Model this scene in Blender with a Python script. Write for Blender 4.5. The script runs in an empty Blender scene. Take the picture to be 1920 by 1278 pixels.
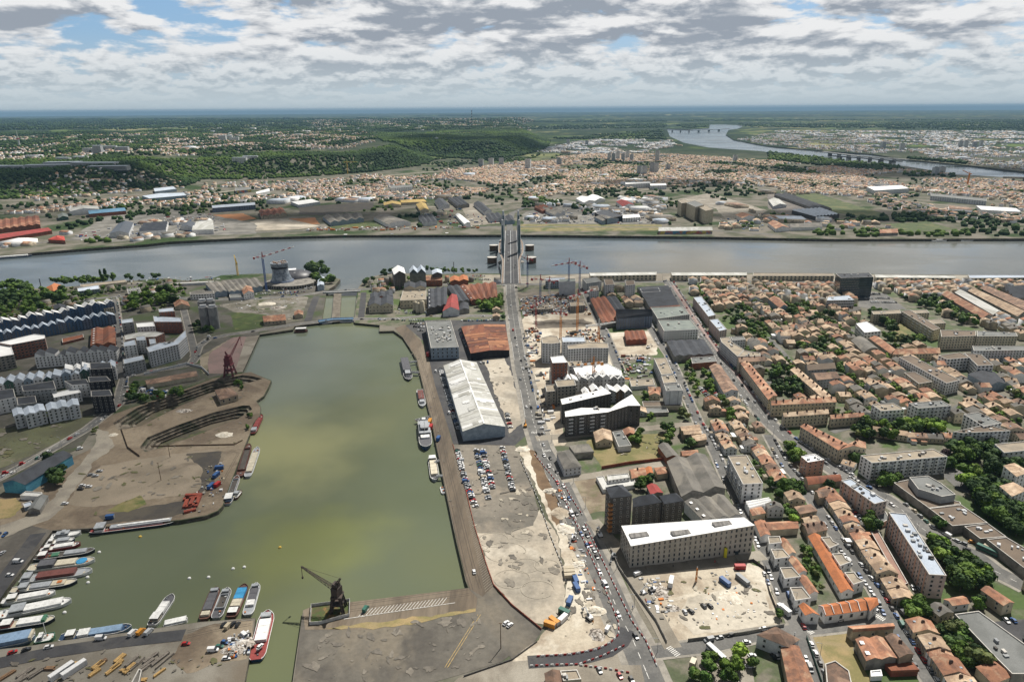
import bpy,math,random
import numpy as np
from mathutils import Vector,Matrix,geometry
R=math.radians
rnd=random.Random(7)
SC=bpy.context.scene
COL=SC.collection
# ------------------------------------------------------------------ camera
CH=250.0 # flying height (m)
F=1280.0 # focal length in photo pixels (24 mm on 36 mm)
PITCH=math.atan((639-203.5)/F)
ROLL=0.0068
_f=Vector((0,math.cos(PITCH),-math.sin(PITCH)))
_r=Vector((1,0,0))
_u=Vector((0,math.sin(PITCH),math.cos(PITCH)))
CX=_r*math.cos(ROLL)-_u*math.sin(ROLL)
CY=_r*math.sin(ROLL)+_u*math.cos(ROLL)
cam=bpy.data.cameras.new('camera');camo=bpy.data.objects.new('camera',cam);COL.objects.link(camo)
camo.matrix_world=Matrix(((CX.x,CY.x,-_f.x,0),(CX.y,CY.y,-_f.y,0),(CX.z,CY.z,-_f.z,CH),(0,0,0,1)))
cam.lens=24;cam.sensor_width=36;cam.clip_start=1;cam.clip_end=120000
SC.camera=camo
SC.view_settings.view_transform='Standard'
SC.view_settings.look='None'
SC.view_settings.exposure=0.4
SC.cycles.max_bounces=5
SC.cycles.diffuse_bounces=2
SC.cycles.volume_bounces=0
SC.cycles.transparent_max_bounces=16
SC.cycles.use_denoising=True
# ------------------------------------------------------------------ light
SUN_EL,SUN_AZ=R(56),R(30) # azimuth measured from the viewing direction (+Y) to the right
sd=Vector((math.sin(SUN_AZ)*math.cos(SUN_EL),math.cos(SUN_AZ)*math.cos(SUN_EL),math.sin(SUN_EL)))
sl=bpy.data.lights.new('sun','SUN');sl.energy=5.0;sl.angle=R(0.53);sl.color=(1,0.95,0.87)
so=bpy.data.objects.new('sun',sl);COL.objects.link(so)
so.rotation_euler=(-sd).to_track_quat('-Z','Y').to_euler()
def node(nt,t,**kw):
 n=nt.nodes.new(t)
 for k,v in kw.items():
  if k in('op',):n.operation=v
  elif k=='blend':n.blend_type=v
  else:n.inputs[k].default_value=v
 return n
def mth(nt,op,a,b=None,clamp=False):
 n=nt.nodes.new('ShaderNodeMath');n.operation=op;n.use_clamp=clamp
 for i,v in enumerate((a,b)):
  if v is None:continue
  if isinstance(v,(int,float)):n.inputs[i].default_value=v
  else:nt.links.new(v,n.inputs[i])
 return n.outputs[0]
def mixc(nt,fac,a,b,blend='MIX'):
 n=nt.nodes.new('ShaderNodeMix');n.data_type='RGBA';n.blend_type=blend
 for i,v in((0,fac),(6,a),(7,b)):
  if isinstance(v,(int,float)):n.inputs[i].default_value=v
  elif isinstance(v,tuple):n.inputs[i].default_value=(*v[:3],1)
  else:nt.links.new(v,n.inputs[i])
 return n.outputs[2]
def smooth(nt,v,a,b,lo=0.0,hi=1.0):
 n=nt.nodes.new('ShaderNodeMapRange');n.interpolation_type='SMOOTHSTEP'
 nt.links.new(v,n.inputs[0])
 for i,x in enumerate((a,b,lo,hi)):n.inputs[i+1].default_value=x
 return n.outputs[0]
def noise(nt,vec,scale,detail=4,rough=0.55,dist=0.0):
 n=nt.nodes.new('ShaderNodeTexNoise');n.inputs['Scale'].default_value=scale
 n.inputs['Detail'].default_value=detail;n.inputs['Roughness'].default_value=rough
 n.inputs['Distortion'].default_value=dist
 nt.links.new(vec,n.inputs['Vector']);return n.outputs[0]
w=bpy.data.worlds.new('World');SC.world=w;w.use_nodes=True
nt=w.node_tree;nt.nodes.clear()
def build_world():
 out=nt.nodes.new('ShaderNodeOutputWorld');bg=nt.nodes.new('ShaderNodeBackground')
 nt.links.new(bg.outputs[0],out.inputs[0])
 sky=nt.nodes.new('ShaderNodeTexSky');sky.sky_type='NISHITA';sky.sun_disc=False
 sky.sun_elevation=SUN_EL;sky.sun_rotation=SUN_AZ;sky.altitude=250
 sky.air_density=1.0;sky.dust_density=1.2;sky.ozone_density=1.5
 tc=nt.nodes.new('ShaderNodeTexCoord')
 sp=nt.nodes.new('ShaderNodeSeparateXYZ');nt.links.new(tc.outputs['Generated'],sp.inputs[0])
 z=mth(nt,'MAXIMUM',mth(nt,'ADD',sp.outputs[2],0.055),0.05)
 lz=mth(nt,'MULTIPLY',mth(nt,'LOGARITHM',z,2.718),2.9);az=mth(nt,'MULTIPLY',mth(nt,'ARCTAN2',sp.outputs[0],sp.outputs[1]),5.4)
 near_=smooth(nt,sp.outputs[2],0.02,0.10)
 def field(k,off,dy,sc,det,ro):
  cb=nt.nodes.new('ShaderNodeCombineXYZ');nt.links.new(mth(nt,'MULTIPLY',az,k),cb.inputs[0]);nt.links.new(mth(nt,'ADD',mth(nt,'MULTIPLY',lz,1.0),dy+off),cb.inputs[1]);cb.inputs[2].default_value=off
  return noise(nt,cb.outputs[0],sc,det,ro,0.15)
 def dens(dy=0.0):
  fa=field(1.0,2.3,dy,1.5,9,0.57);fb=field(2.2,5.1,dy,2.0,8,0.58)
  m=nt.nodes.new('ShaderNodeMix');m.data_type='FLOAT';nt.links.new(near_,m.inputs[0]);nt.links.new(fb,m.inputs[2]);nt.links.new(fa,m.inputs[3])
  return m.outputs[0]
 d0=dens();d1=dens(0.17) # here, and just higher up: what stands above it in the sky
 cover=smooth(nt,d0,0.375,0.46)
 lit=mth(nt,'SUBTRACT',d0,d1) # thicker than what is above it: a sunlit top
 core=smooth(nt,d1,0.44,0.62)
 shade=mth(nt,'ADD',mth(nt,'ADD',mth(nt,'MULTIPLY',core,0.85),0.14),mth(nt,'MULTIPLY',lit,-4.2),True)
 ccol=mixc(nt,shade,(0.70,0.705,0.71),(0.265,0.30,0.35))
 skyc=nt.nodes.new('ShaderNodeVectorMath');skyc.operation='SCALE';skyc.inputs[3].default_value=0.085
 nt.links.new(sky.outputs[0],skyc.inputs[0])
 s2=mixc(nt,0.5,skyc.outputs[0],(0.14,0.34,0.62))
 c=mixc(nt,cover,s2,ccol)
 # pale layer of air towards the horizon
 hz=smooth(nt,sp.outputs[2],-0.005,0.095,1.0,0.0)
 c=mixc(nt,hz,c,(0.43,0.50,0.54))
 # overhead sky, out of view, dimmed to cut its fill light on the land
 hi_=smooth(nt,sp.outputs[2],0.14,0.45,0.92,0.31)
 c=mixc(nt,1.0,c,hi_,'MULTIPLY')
 lo_=smooth(nt,sp.outputs[2],-0.0016,0.0004)
 c=mixc(nt,lo_,(0.17,0.24,0.28),c)
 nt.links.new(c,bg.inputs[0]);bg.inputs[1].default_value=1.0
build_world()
# ------------------------------------------------------------------ pixel of the photo -> place in the world
def ray(px,py):
 return(CX*((px-960)/F)+CY*(-(py-639)/F)+_f)
def G(px,py,z=0.0):
 d=ray(px,py);t=(z-CH)/d.z
 return Vector((d.x*t,d.y*t,z))
def pts(s):
 a=[float(v)for v in s.replace(',',' ').split()]
 return list(zip(a[::2],a[1::2]))
def GP(s,z=0.0):
 return[G(x,y,z)for x,y in(pts(s)if isinstance(s,str)else s)]
def dist2(p):return math.hypot(p[0],p[1])
# ------------------------------------------------------------------ plateau relief beyond the river
FOOT=pts("-700,398 0,372 130,368 250,358 350,349 372,338 400,334 480,336 600,329 700,321 790,309 815,300 800,290 845,294 900,297 980,291 1025,278 1032,264 1000,252 985,240 1010,228 -900,226")
FOOTW=np.array([G(x,y)[:2]for x,y in FOOT])
PLH=62.0
def poly_sd(P,xs,ys):
 """signed distance (inside positive) for arrays xs, ys"""
 n=len(P);d=np.full(xs.shape,1e18);ins=np.zeros(xs.shape,bool)
 for i in range(n):
  x0,y0=P[i];x1,y1=P[(i+1)%n]
  ex,ey=x1-x0,y1-y0;L=ex*ex+ey*ey+1e-9
  t=np.clip(((xs-x0)*ex+(ys-y0)*ey)/L,0,1)
  d=np.minimum(d,(xs-x0-t*ex)**2+(ys-y0-t*ey)**2)
  c=((y0>ys)!=(y1>ys))&(xs<(x1-x0)*(ys-y0)/((y1-y0)if y1!=y0 else 1e-9)+x0)
  ins^=c
 d=np.sqrt(d);return np.where(ins,d,-d)
def Harr(xs,ys):
 sdv=poly_sd(FOOTW,xs,ys)
 t=np.clip(sdv/230.0,0,1);t=t*t*(3-2*t)
 roll=1+0.16*np.sin(xs*0.0031+1)*np.sin(ys*0.0023)+0.10*np.sin(xs*0.008+ys*0.005)
 return PLH*t*roll
def H(x,y):
 return float(Harr(np.array([x]),np.array([y]))[0])
def GH(px,py):
 z=0.0
 for _ in range(8):
  p=G(px,py,z);z=0.5*z+0.5*H(p.x,p.y)
 p.z=z;return p
 # ------------------------------------------------------------------ materials
MATS={}
def material(name):
 m=bpy.data.materials.new(name);m.use_nodes=True
 t=m.node_tree;t.nodes.clear()
 o=t.nodes.new('ShaderNodeOutputMaterial');b=t.nodes.new('ShaderNodeBsdfPrincipled')
 t.links.new(b.outputs[0],o.inputs[0]);MATS[name]=m
 return m,t,b
def M(name,c1,c2=None,scale=0.15,rough=0.85,c3=None,vary=0.0,metal=0.0,fine=2.0,spec=0.3,detail=5,lo=0.40,hi=0.60,stretch=None):
 """procedural: a coarse and a fine noise blend two or three tints; vary = difference from object to object"""
 if name in MATS:return MATS[name]
 m,t,b=material(name)
 tc=t.nodes.new('ShaderNodeTexCoord');vec=tc.outputs['Object']
 if vary:
  oi=t.nodes.new('ShaderNodeObjectInfo')
  ad=t.nodes.new('ShaderNodeVectorMath');ad.operation='ADD'
  sc=t.nodes.new('ShaderNodeVectorMath');sc.operation='SCALE';sc.inputs[0].default_value=(170,90,40)
  t.links.new(oi.outputs['Random'],sc.inputs[3]);t.links.new(vec,ad.inputs[0]);t.links.new(sc.outputs[0],ad.inputs[1])
  vec=ad.outputs[0]
 if stretch:
  mp=t.nodes.new('ShaderNodeMapping');mp.inputs['Rotation'].default_value=(0,0,stretch[1]);mp.inputs['Scale'].default_value=(1,stretch[0],1)
  t.links.new(vec,mp.inputs[0]);vec=mp.outputs[0]
 c2=c2 or tuple(v*0.8 for v in c1)
 f1=smooth(t,noise(t,vec,scale,detail,0.6),lo,hi)
 c=mixc(t,f1,c1,c2)
 if c3:
  f3=smooth(t,noise(t,vec,scale*0.37,detail,0.62,0.6),0.5,0.62)
  c=mixc(t,f3,c,c3)
 f2=noise(t,vec,fine,3,0.7)
 g=t.nodes.new('ShaderNodeMapRange');t.links.new(f2,g.inputs[0])
 for i,x in enumerate((0.25,0.75,0.80,1.2)):g.inputs[i+1].default_value=x
 c=mixc(t,1.0,c,g.outputs[0],'MULTIPLY')
 if vary:
  r=t.nodes.new('ShaderNodeMapRange');t.links.new(oi.outputs['Random'],r.inputs[0])
  r.inputs[3].default_value=1-vary;r.inputs[4].default_value=1+vary
  c=mixc(t,1.0,c,r.outputs[0],'MULTIPLY')
 t.links.new(c,b.inputs['Base Color'])
 b.inputs['Roughness'].default_value=rough;b.inputs['Metallic'].default_value=metal
 b.inputs['Specular IOR Level'].default_value=spec
 return m
 # ------------------------------------------------------------------ mesh helpers
class MB:
 def __init__(s):s.v=[];s.f=[];s.mi=[]
 def poly(s,P,mi=0):
  i=len(s.v);s.v+=[tuple(p)for p in P];s.f.append(tuple(range(i,i+len(P))));s.mi.append(mi)
 def faces(s,V,Fc,mi=0):
  i=len(s.v);s.v+=[tuple(p)for p in V]
  for f in Fc:s.f.append(tuple(i+k for k in f));s.mi.append(mi)
 def prism(s,P,z0,z1,mi=0,top=True,bot=False,mtop=None):
  """P: ccw list of xy(z); z0/z1 numbers or per-corner lists"""
  n=len(P);a=z0 if isinstance(z0,(list,tuple))else[z0]*n;b=z1 if isinstance(z1,(list,tuple))else[z1]*n
  V=[(P[k][0],P[k][1],a[k])for k in range(n)]+[(P[k][0],P[k][1],b[k])for k in range(n)]
  s.faces(V,[(k,(k+1)%n,n+(k+1)%n,n+k)for k in range(n)],mi)
  if top:
   T=[(P[k][0],P[k][1],b[k])for k in range(n)]
   if n==4:s.poly(T,mi if mtop is None else mtop)
   else:
    for tr in geometry.tessellate_polygon([[Vector(q)for q in T]]):s.poly([T[j]for j in tr],mi if mtop is None else mtop)
  if bot:s.poly([(P[k][0],P[k][1],a[k])for k in reversed(range(n))],mi)
 def box(s,c,size,ang=0.0,mi=0,bot=True):
  hx,hy=size[0]/2,size[1]/2;ca,sa=math.cos(ang),math.sin(ang)
  P=[(c[0]+x*ca-y*sa,c[1]+x*sa+y*ca)for x,y in((-hx,-hy),(hx,-hy),(hx,hy),(-hx,hy))]
  s.prism(P,c[2],c[2]+size[2],mi,True,bot)
 def beam(s,p,q,w,mi=0,h=None):
  p=Vector(p);q=Vector(q);d=(q-p)
  if d.length<1e-6:return
  d.normalize();a=d.cross(Vector((0,0,1)))
  if a.length<1e-3:a=Vector((1,0,0))
  a.normalize();b=d.cross(a);a=a*(w/2);b=b*((h or w)/2)
  V=[p+a+b,p-a+b,p-a-b,p+a-b,q+a+b,q-a+b,q-a-b,q+a-b]
  s.faces(V,[(0,1,2,3),(7,6,5,4),(0,4,5,1),(1,5,6,2),(2,6,7,3),(3,7,4,0)],mi)
 def cyl(s,p,r0,r1,h,n=10,mi=0,cap=True):
  V=[(p[0]+r0*math.cos(2*math.pi*k/n),p[1]+r0*math.sin(2*math.pi*k/n),p[2])for k in range(n)]
  V+=[(p[0]+r1*math.cos(2*math.pi*k/n),p[1]+r1*math.sin(2*math.pi*k/n),p[2]+h)for k in range(n)]
  s.faces(V,[(k,(k+1)%n,n+(k+1)%n,n+k)for k in range(n)],mi)
  if cap:s.poly(V[n:],mi)
 def lathe(s,c,prof,n=24,mi=0,sx=1,sy=1,lean=(0,0)):
  V=[]
  for(r,z)in prof:
   for k in range(n):
    a=2*math.pi*k/n;V.append((c[0]+lean[0]*z+r*sx*math.cos(a),c[1]+lean[1]*z+r*sy*math.sin(a),c[2]+z))
  Fs=[]
  for j in range(len(prof)-1):
   for k in range(n):Fs.append((j*n+k,j*n+(k+1)%n,(j+1)*n+(k+1)%n,(j+1)*n+k))
  s.faces(V,Fs,mi);s.poly(V[-n:],mi)
 def slab(s,Q,t,mi=0):
  """thick sheet: Q corners of the underside, raised by t"""
  n=len(Q);V=[tuple(q)for q in Q]+[(q[0],q[1],q[2]+t)for q in Q]
  s.faces(V,[tuple(reversed(range(n))),tuple(range(n,2*n))]+[(k,(k+1)%n,n+(k+1)%n,n+k)for k in range(n)],mi)
 def mesh(s,name,mats,off=(0,0,0),smooth_=False):
  me=bpy.data.meshes.new(name)
  if off!=(0,0,0):V=[(v[0]-off[0],v[1]-off[1],v[2]-off[2])for v in s.v]
  else:V=s.v
  me.from_pydata(V,[],s.f)
  for m in(mats if isinstance(mats,(list,tuple))else[mats]):me.materials.append(m)
  if any(s.mi):me.polygons.foreach_set('material_index',s.mi)
  if smooth_:me.polygons.foreach_set('use_smooth',[True]*len(s.f))
  return me
 def build(s,name,mats,parent=None,smooth_=False,**kw):
  off=tuple(parent.get('_o',(0,0,0)))if parent else(0,0,0)
  me=s.mesh(name,mats,off,smooth_)
  o=bpy.data.objects.new(name,me);COL.objects.link(o)
  if parent:o.parent=parent
  o['_o']=off
  for k,v in kw.items():o[k]=v
  return o
def thing(name,loc,label,cat,group=None):
 o=bpy.data.objects.new(name,None);COL.objects.link(o);o.location=loc;o.empty_display_size=1
 o['_o']=tuple(loc);o['label']=trim(label);o['category']=cat
 if group:o['group']=group
 return o
def trim(s):
 for p,q in((' in the ',' in '),(' of the ',' of '),(' from the ',' from '),(' beside the ',' by '),(' at the ',' at '),(' on the ',' on '),(' along the ',' along '),('the ','')):
  if len(s.split())<=16:break
  s=s.replace(p,q)
 return s
def tag(o,label=None,cat=None,group=None,kind=None):
 for k,v in(('label',label),('category',cat),('group',group),('kind',kind)):
  if v:o[k]=trim(v)if k=='label' else v
 return o
def inst(name,me,parent,loc,rz=0.0,scale=None):
 o=bpy.data.objects.new(name,me);COL.objects.link(o)
 if parent:o.parent=parent
 o.location=loc;o.rotation_euler=(0,0,rz)
 if scale:o.scale=scale
 return o
def np_mesh(name,V,Fq,mats,mi=None):
 """V (n,3) array, Fq (m,k) array of equal-sized faces"""
 me=bpy.data.meshes.new(name);m,k=Fq.shape
 me.vertices.add(len(V));me.vertices.foreach_set('co',V.astype(np.float32).ravel())
 me.loops.add(m*k);me.loops.foreach_set('vertex_index',Fq.astype(np.int32).ravel())
 me.polygons.add(m);me.polygons.foreach_set('loop_start',np.arange(0,m*k,k,dtype=np.int32))
 for q in(mats if isinstance(mats,(list,tuple))else[mats]):me.materials.append(q)
 if mi is not None:me.polygons.foreach_set('material_index',mi.astype(np.int32))
 me.update(calc_edges=True);me.validate();return me
ORD="zeroth first second third fourth fifth sixth seventh eighth ninth tenth eleventh twelfth thirteenth fourteenth fifteenth sixteenth seventeenth eighteenth nineteenth twentieth".split()
def nth(n):
 if n<=20:return ORD[n]
 return f"{n}"+('th' if 10<=n%100<=20 else{1:'st',2:'nd',3:'rd'}.get(n%10,'th'))
def ccw(P):
 a=sum(P[i][0]*P[(i+1)%len(P)][1]-P[(i+1)%len(P)][0]*P[i][1]for i in range(len(P)))
 return P if a>0 else list(reversed(P))
OCC=[]
def occupy(P,grow=0.0):
 A=np.array([[p[0],p[1]]for p in P]);OCC.append((A[:,0].min()-grow,A[:,0].max()+grow,A[:,1].min()-grow,A[:,1].max()+grow,A,grow))
def inpoly(P,x,y):
 ins=False;n=len(P);j=n-1
 for i in range(n):
  if(P[i][1]>y)!=(P[j][1]>y)and x<(P[j][0]-P[i][0])*(y-P[i][1])/(P[j][1]-P[i][1])+P[i][0]:ins=not ins
  j=i
 return ins
def blocked(x,y,r=0.0):
 for x0,x1,y0,y1,A,g in OCC:
  if x<x0-r or x>x1+r or y<y0-r or y>y1+r:continue
  if inpoly(A,x,y):return True
  if r>0 or g>0:
   if poly_sd(A,np.array([x]),np.array([y]))[0]>-(r+g):return True
 return False
 # ------------------------------------------------------------------ ground, water, roads
GROUND=M('town_ground',(0.105,0.095,0.08),(0.055,0.055,0.045),0.03,c3=(0.035,0.055,0.02),fine=0.4,rough=0.95)
def far_ground_material():
 m,t,b=material('far_land')
 tc=t.nodes.new('ShaderNodeTexCoord');v=tc.outputs['Object']
 woods=mixc(t,smooth(t,noise(t,v,0.004,6,0.65),0.42,0.58),(0.010,0.024,0.010),(0.022,0.040,0.014))
 vo=t.nodes.new('ShaderNodeTexVoronoi');vo.inputs['Scale'].default_value=0.0022;t.links.new(v,vo.inputs['Vector'])
 field=mixc(t,smooth(t,noise(t,v,0.0008,3,0.6),0.45,0.6),(0.09,0.13,0.035),(0.20,0.19,0.09))
 sel=mth(t,'MULTIPLY',smooth(t,noise(t,v,0.00045,6,0.65),0.47,0.53),smooth(t,noise(t,v,0.0035,5,0.65),0.5,0.56))
 c=mixc(t,sel,woods,field)
 twn=mth(t,'MULTIPLY',smooth(t,noise(t,v,0.00032,5,0.6),0.52,0.6),smooth(t,noise(t,v,0.012,4,0.8),0.56,0.63))
 c=mixc(t,mth(t,'MULTIPLY',twn,0.8),c,(0.30,0.26,0.23))
 # town tint close to the river, woods further out
 sp=t.nodes.new('ShaderNodeSeparateXYZ');t.links.new(v,sp.inputs[0])
 near=smooth(t,mth(t,'ADD',sp.outputs[1],mth(t,'MULTIPLY',noise(t,v,0.0016,4),900)),2600,5200,0,1)
 tn=mixc(t,smooth(t,noise(t,v,0.02,5,0.6),0.42,0.6),(0.17,0.155,0.13),(0.085,0.09,0.06))
 tn=mixc(t,smooth(t,noise(t,v,0.006,5,0.6),0.5,0.62),tn,(0.03,0.055,0.018))
 tn=mixc(t,mth(t,'MULTIPLY',smooth(t,noise(t,v,0.25,3,0.7),0.5,0.65),0.3),tn,(0.16,0.145,0.12))
 c=mixc(t,near,tn,c)
 t.links.new(c,b.inputs['Base Color']);b.inputs['Roughness'].default_value=0.95;b.inputs['Specular IOR Level'].default_value=0.1
 return m
LAND=far_ground_material()
RIVER="-900,590 -300,562 0,545 60,541 150,536 230,528 310,521 350,526 400,521 415,516 480,513 505,513 560,515 622,519 638,523 628,535 618,541 612,549 611,552 603,601 600,604 552,612 549,618 487,627 454,698 478,701 509,713 505,724 495,742 481,752 489,762 488,778 474,795 468,815 452,855 436,898 418,948 410,957 388,966 338,975 250,982 168,990 98,994 60,1045 0,1120 -70,1190 -120,1250 0,1216 50,1211 113,1200 180,1193 250,1183 283,1178 376,1165 430,1161 479,1157 476,1180 466,1238 458,1280 430,1420 520,1440 548,1282 568,1143 584,1136 656,1128 705,1123 815,1109 878,1101 873,1088 855,1012 843,955 830,895 824,865 817,832 807,782 800,755 790,712 780,672 768,652 755,632 738,620 711,621 712,609 664,604 669,552 671,541 676,533 688,521 720,513 735,511 800,514 905,512 938,513 997,516 1096,513 1230,512 1435,512 1565,513 1920,516 2400,522 3200,530 3200,452 2300,450 1920,447 1565,448 1440,446 1350,444 975,440 941,440 640,441 480,445 375,450 318,453 275,458 200,463 133,468 0,479 -300,497 -900,530"
UPRIV="1250,241 1285,243 1330,240 1332,226 1395,236 1385,241 1366,244 1361,253 1376,262 1440,274 1560,284 1635,289 1690,298 1815,310 1920,322 2200,352 2200,372 1920,334 1790,327 1752,320 1700,312 1600,303 1522,294 1420,283 1330,277 1283,268 1256,256"
LOCKIS="626,550 640,550 637,598 622,598"
DOCKS=["212,793 258,764 330,738 400,714 455,703 474,705 492,710 468,717 440,723 400,735 340,760 262,799 222,806","262,838 276,820 330,798 400,773 455,760 468,760 473,767 448,784 380,811 310,837 272,847"]
def build_ground():
 n=96;outer=[Vector((47000*math.cos(2*math.pi*k/n),47000*math.sin(2*math.pi*k/n),0))for k in range(n)]
 riv=GP(RIVER);up=GP(UPRIV)
 loops=[outer,riv,up]+[GP(d)for d in DOCKS]
 tris=geometry.tessellate_polygon(loops);allv=[v for l in loops for v in l]
 mb=MB();mb.v=[tuple(v)for v in allv];mb.f=[tuple(t)for t in tris];mb.mi=[0]*len(mb.f)
 tag(mb.build('ground',LAND),kind='structure',label='land around the river and dock')
 isl=ccw(GP(LOCKIS));q=MB();q.prism(isl,-8,0.02)
 tag(q.build('lock_island_ground',M('lock_stone',(0.17,0.15,0.12),(0.10,0.085,0.065),0.15)),kind='structure')
 # quay walls down from the water's edge
 qw=MB()
 for L in(riv,up):
  for a,b in zip(L,L[1:]+L[:1]):qw.poly([(a.x,a.y,0),(b.x,b.y,0),(b.x,b.y,-12),(a.x,a.y,-12)])
 tag(qw.build('quay_wall_ground',M('quay_wall',(0.12,0.105,0.085),(0.05,0.045,0.035),0.3,c3=(0.05,0.055,0.03))),kind='structure')
 # hills
 xs=np.arange(-5200,1700,46.0);ys=np.arange(1500,9900,46.0)
 X,Y=np.meshgrid(xs,ys);Z=Harr(X.ravel(),Y.ravel()).reshape(X.shape)
 V=np.stack([X.ravel(),Y.ravel(),Z.ravel()-0.6],1);nx,ny=len(xs),len(ys)
 i,j=np.meshgrid(np.arange(nx-1),np.arange(ny-1));a=(j*nx+i).ravel()
 Fq=np.stack([a,a+1,a+nx+1,a+nx],1)
 keep=Z.ravel()[Fq].max(1)>0.3
 me=np_mesh('hills',V,Fq[keep],LAND);me.polygons.foreach_set('use_smooth',[True]*len(me.polygons))
 o=bpy.data.objects.new('hills',me);COL.objects.link(o);o['kind']='structure'
 # far rolling ridges on the horizon
 rb=random.Random(5);hb=MB()
 for k in range(26):
  d=rb.uniform(9000,29000);a=rb.uniform(-0.72,0.72);x,y=d*math.sin(a),d*math.cos(a)
  L,W,hh=rb.uniform(1500,5000),rb.uniform(500,1100),rb.uniform(18,55)*(0.6 if a>0.25 else 1)
  ca,sa=math.cos(rb.uniform(-.25,.25)),math.sin(rb.uniform(-.25,.25));nn=20;prev=None
  rings=[]
  for(s_,z_)in((1.0,-1),(0.85,0.25),(0.6,0.7),(0.3,0.95),(0.02,1)):
   rings.append([(x+L*s_*math.cos(2*math.pi*q/nn)*ca-W*s_*math.sin(2*math.pi*q/nn)*sa,y+L*s_*math.cos(2*math.pi*q/nn)*sa+W*s_*math.sin(2*math.pi*q/nn)*ca,hh*z_*(1+.12*math.sin(q*1.7+k)))for q in range(nn)])
  V_=[p for r_ in rings for p in r_]
  hb.faces(V_,[(j*nn+q,j*nn+(q+1)%nn,(j+1)*nn+(q+1)%nn,(j+1)*nn+q)for j in range(4)for q in range(nn)])
 tag(hb.build('horizon_hills',LAND,smooth_=True),kind='structure')
build_ground()
def water_material(name,deep,tint,patch,psc,rough,bump,blotch=None):
 m,t,b=material(name)
 tc=t.nodes.new('ShaderNodeTexCoord');v=tc.outputs['Object']
 c=mixc(t,smooth(t,noise(t,v,psc,5,0.5,0.6),0.35,0.65),deep,tint)
 c=mixc(t,smooth(t,noise(t,v,psc*0.6,4,0.5,0.9),0.50,0.68),c,patch)
 for(x,y,r,col,k)in blotch or():
  mp=t.nodes.new('ShaderNodeVectorMath');mp.operation='DISTANCE';mp.inputs[1].default_value=(x,y,0)
  nz=t.nodes.new('ShaderNodeVectorMath');nz.operation='MULTIPLY_ADD'
  nn=t.nodes.new('ShaderNodeTexNoise');nn.inputs['Scale'].default_value=0.012;nn.inputs['Detail'].default_value=4;t.links.new(v,nn.inputs['Vector'])
  t.links.new(nn.outputs['Color'],nz.inputs[0]);nz.inputs[1].default_value=(130,130,0);t.links.new(v,nz.inputs[2])
  t.links.new(nz.outputs[0],mp.inputs[0])
  c=mixc(t,mth(t,'MULTIPLY',smooth(t,mp.outputs[1],r*0.15,r,1,0),k),c,col)
 t.links.new(c,b.inputs['Base Color']);b.inputs['Roughness'].default_value=rough
 b.inputs['IOR'].default_value=1.33;b.inputs['Specular IOR Level'].default_value=0.5
 wv=t.nodes.new('ShaderNodeMapping');wv.inputs['Scale'].default_value=(0.35,1,1);wv.inputs['Rotation'].default_value=(0,0,.25);t.links.new(v,wv.inputs[0])
 t.links.new(smooth(t,noise(t,wv.outputs[0],psc*3.2,6,0.6,0.8),0.4,0.62,rough*.7,rough*2.2),b.inputs['Roughness'])
 bp=t.nodes.new('ShaderNodeBump');bp.inputs['Strength'].default_value=bump;bp.inputs['Distance'].default_value=0.3
 t.links.new(noise(t,v,0.35,5,0.65),bp.inputs['Height']);t.links.new(bp.outputs[0],b.inputs['Normal'])
 return m
def bl(px,py,r,col,k):
 p=G(px,py,-3);return(p.x,p.y,r,col,k)
GREEN_W=water_material('dock_water',(0.092,0.108,0.066),(0.106,0.124,0.080),(0.118,0.130,0.072),0.006,0.10,0.12,  # paler patches and blotches: cloud reflections painted into the dock colour
[bl(700,775,95,(0.25,0.25,0.125),0.85),bl(600,700,150,(0.15,0.17,0.13),0.7),bl(600,640,190,(0.16,0.185,0.155),0.8),bl(790,900,60,(0.16,0.175,0.065),0.7),
bl(800,1030,90,(0.13,0.14,0.065),0.45),bl(230,1110,70,(0.06,0.065,0.038),0.9),bl(540,1230,60,(0.05,0.095,0.055),0.7)])
RIV_W=water_material('river_water',(0.06,0.078,0.088),(0.085,0.104,0.11),(0.125,0.135,0.13),0.0035,0.10,0.2,
[bl(1350,480,260,(0.21,0.18,0.125),0.6),bl(1600,470,380,(0.19,0.17,0.125),0.5),bl(1850,460,260,(0.17,0.155,0.12),0.4)])
def sheet(name,P,z,mat,holes=(),**kw):
 P=[Vector((p[0],p[1],z))for p in P];HL=[[Vector((p[0],p[1],z))for p in GP(h)]for h in holes];L_=[P]+HL;P=[p for l in L_ for p in l];mb=MB();mb.v=[tuple(p)for p in P]
 mb.f=[tuple(t)if(P[t[1]]-P[t[0]]).cross(P[t[2]]-P[t[0]]).z>0 else tuple(reversed(t))for t in geometry.tessellate_polygon(L_)];mb.mi=[0]*len(mb.f)
 return tag(mb.build(name,mat),kind='structure',**kw)
_RP=pts(RIVER);_i0=_RP.index((611,552));_i1=_RP.index((669,552))
def grow_poly(P,d):
 """push a closed polygon outwards by d (slides the water's rim under the quay)"""
 P=ccw([Vector((p[0],p[1],0))for p in P]);n=len(P);out=[]
 for k in range(n):
  a,b,c=P[k-1],P[k],P[(k+1)%n]
  e1=(b-a).normalized();e2=(c-b).normalized();nn=Vector((e1.y+e2.y,-e1.x-e2.x,0))
  out.append(b+nn.normalized()*d if nn.length>.3 else b)
 return out
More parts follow.
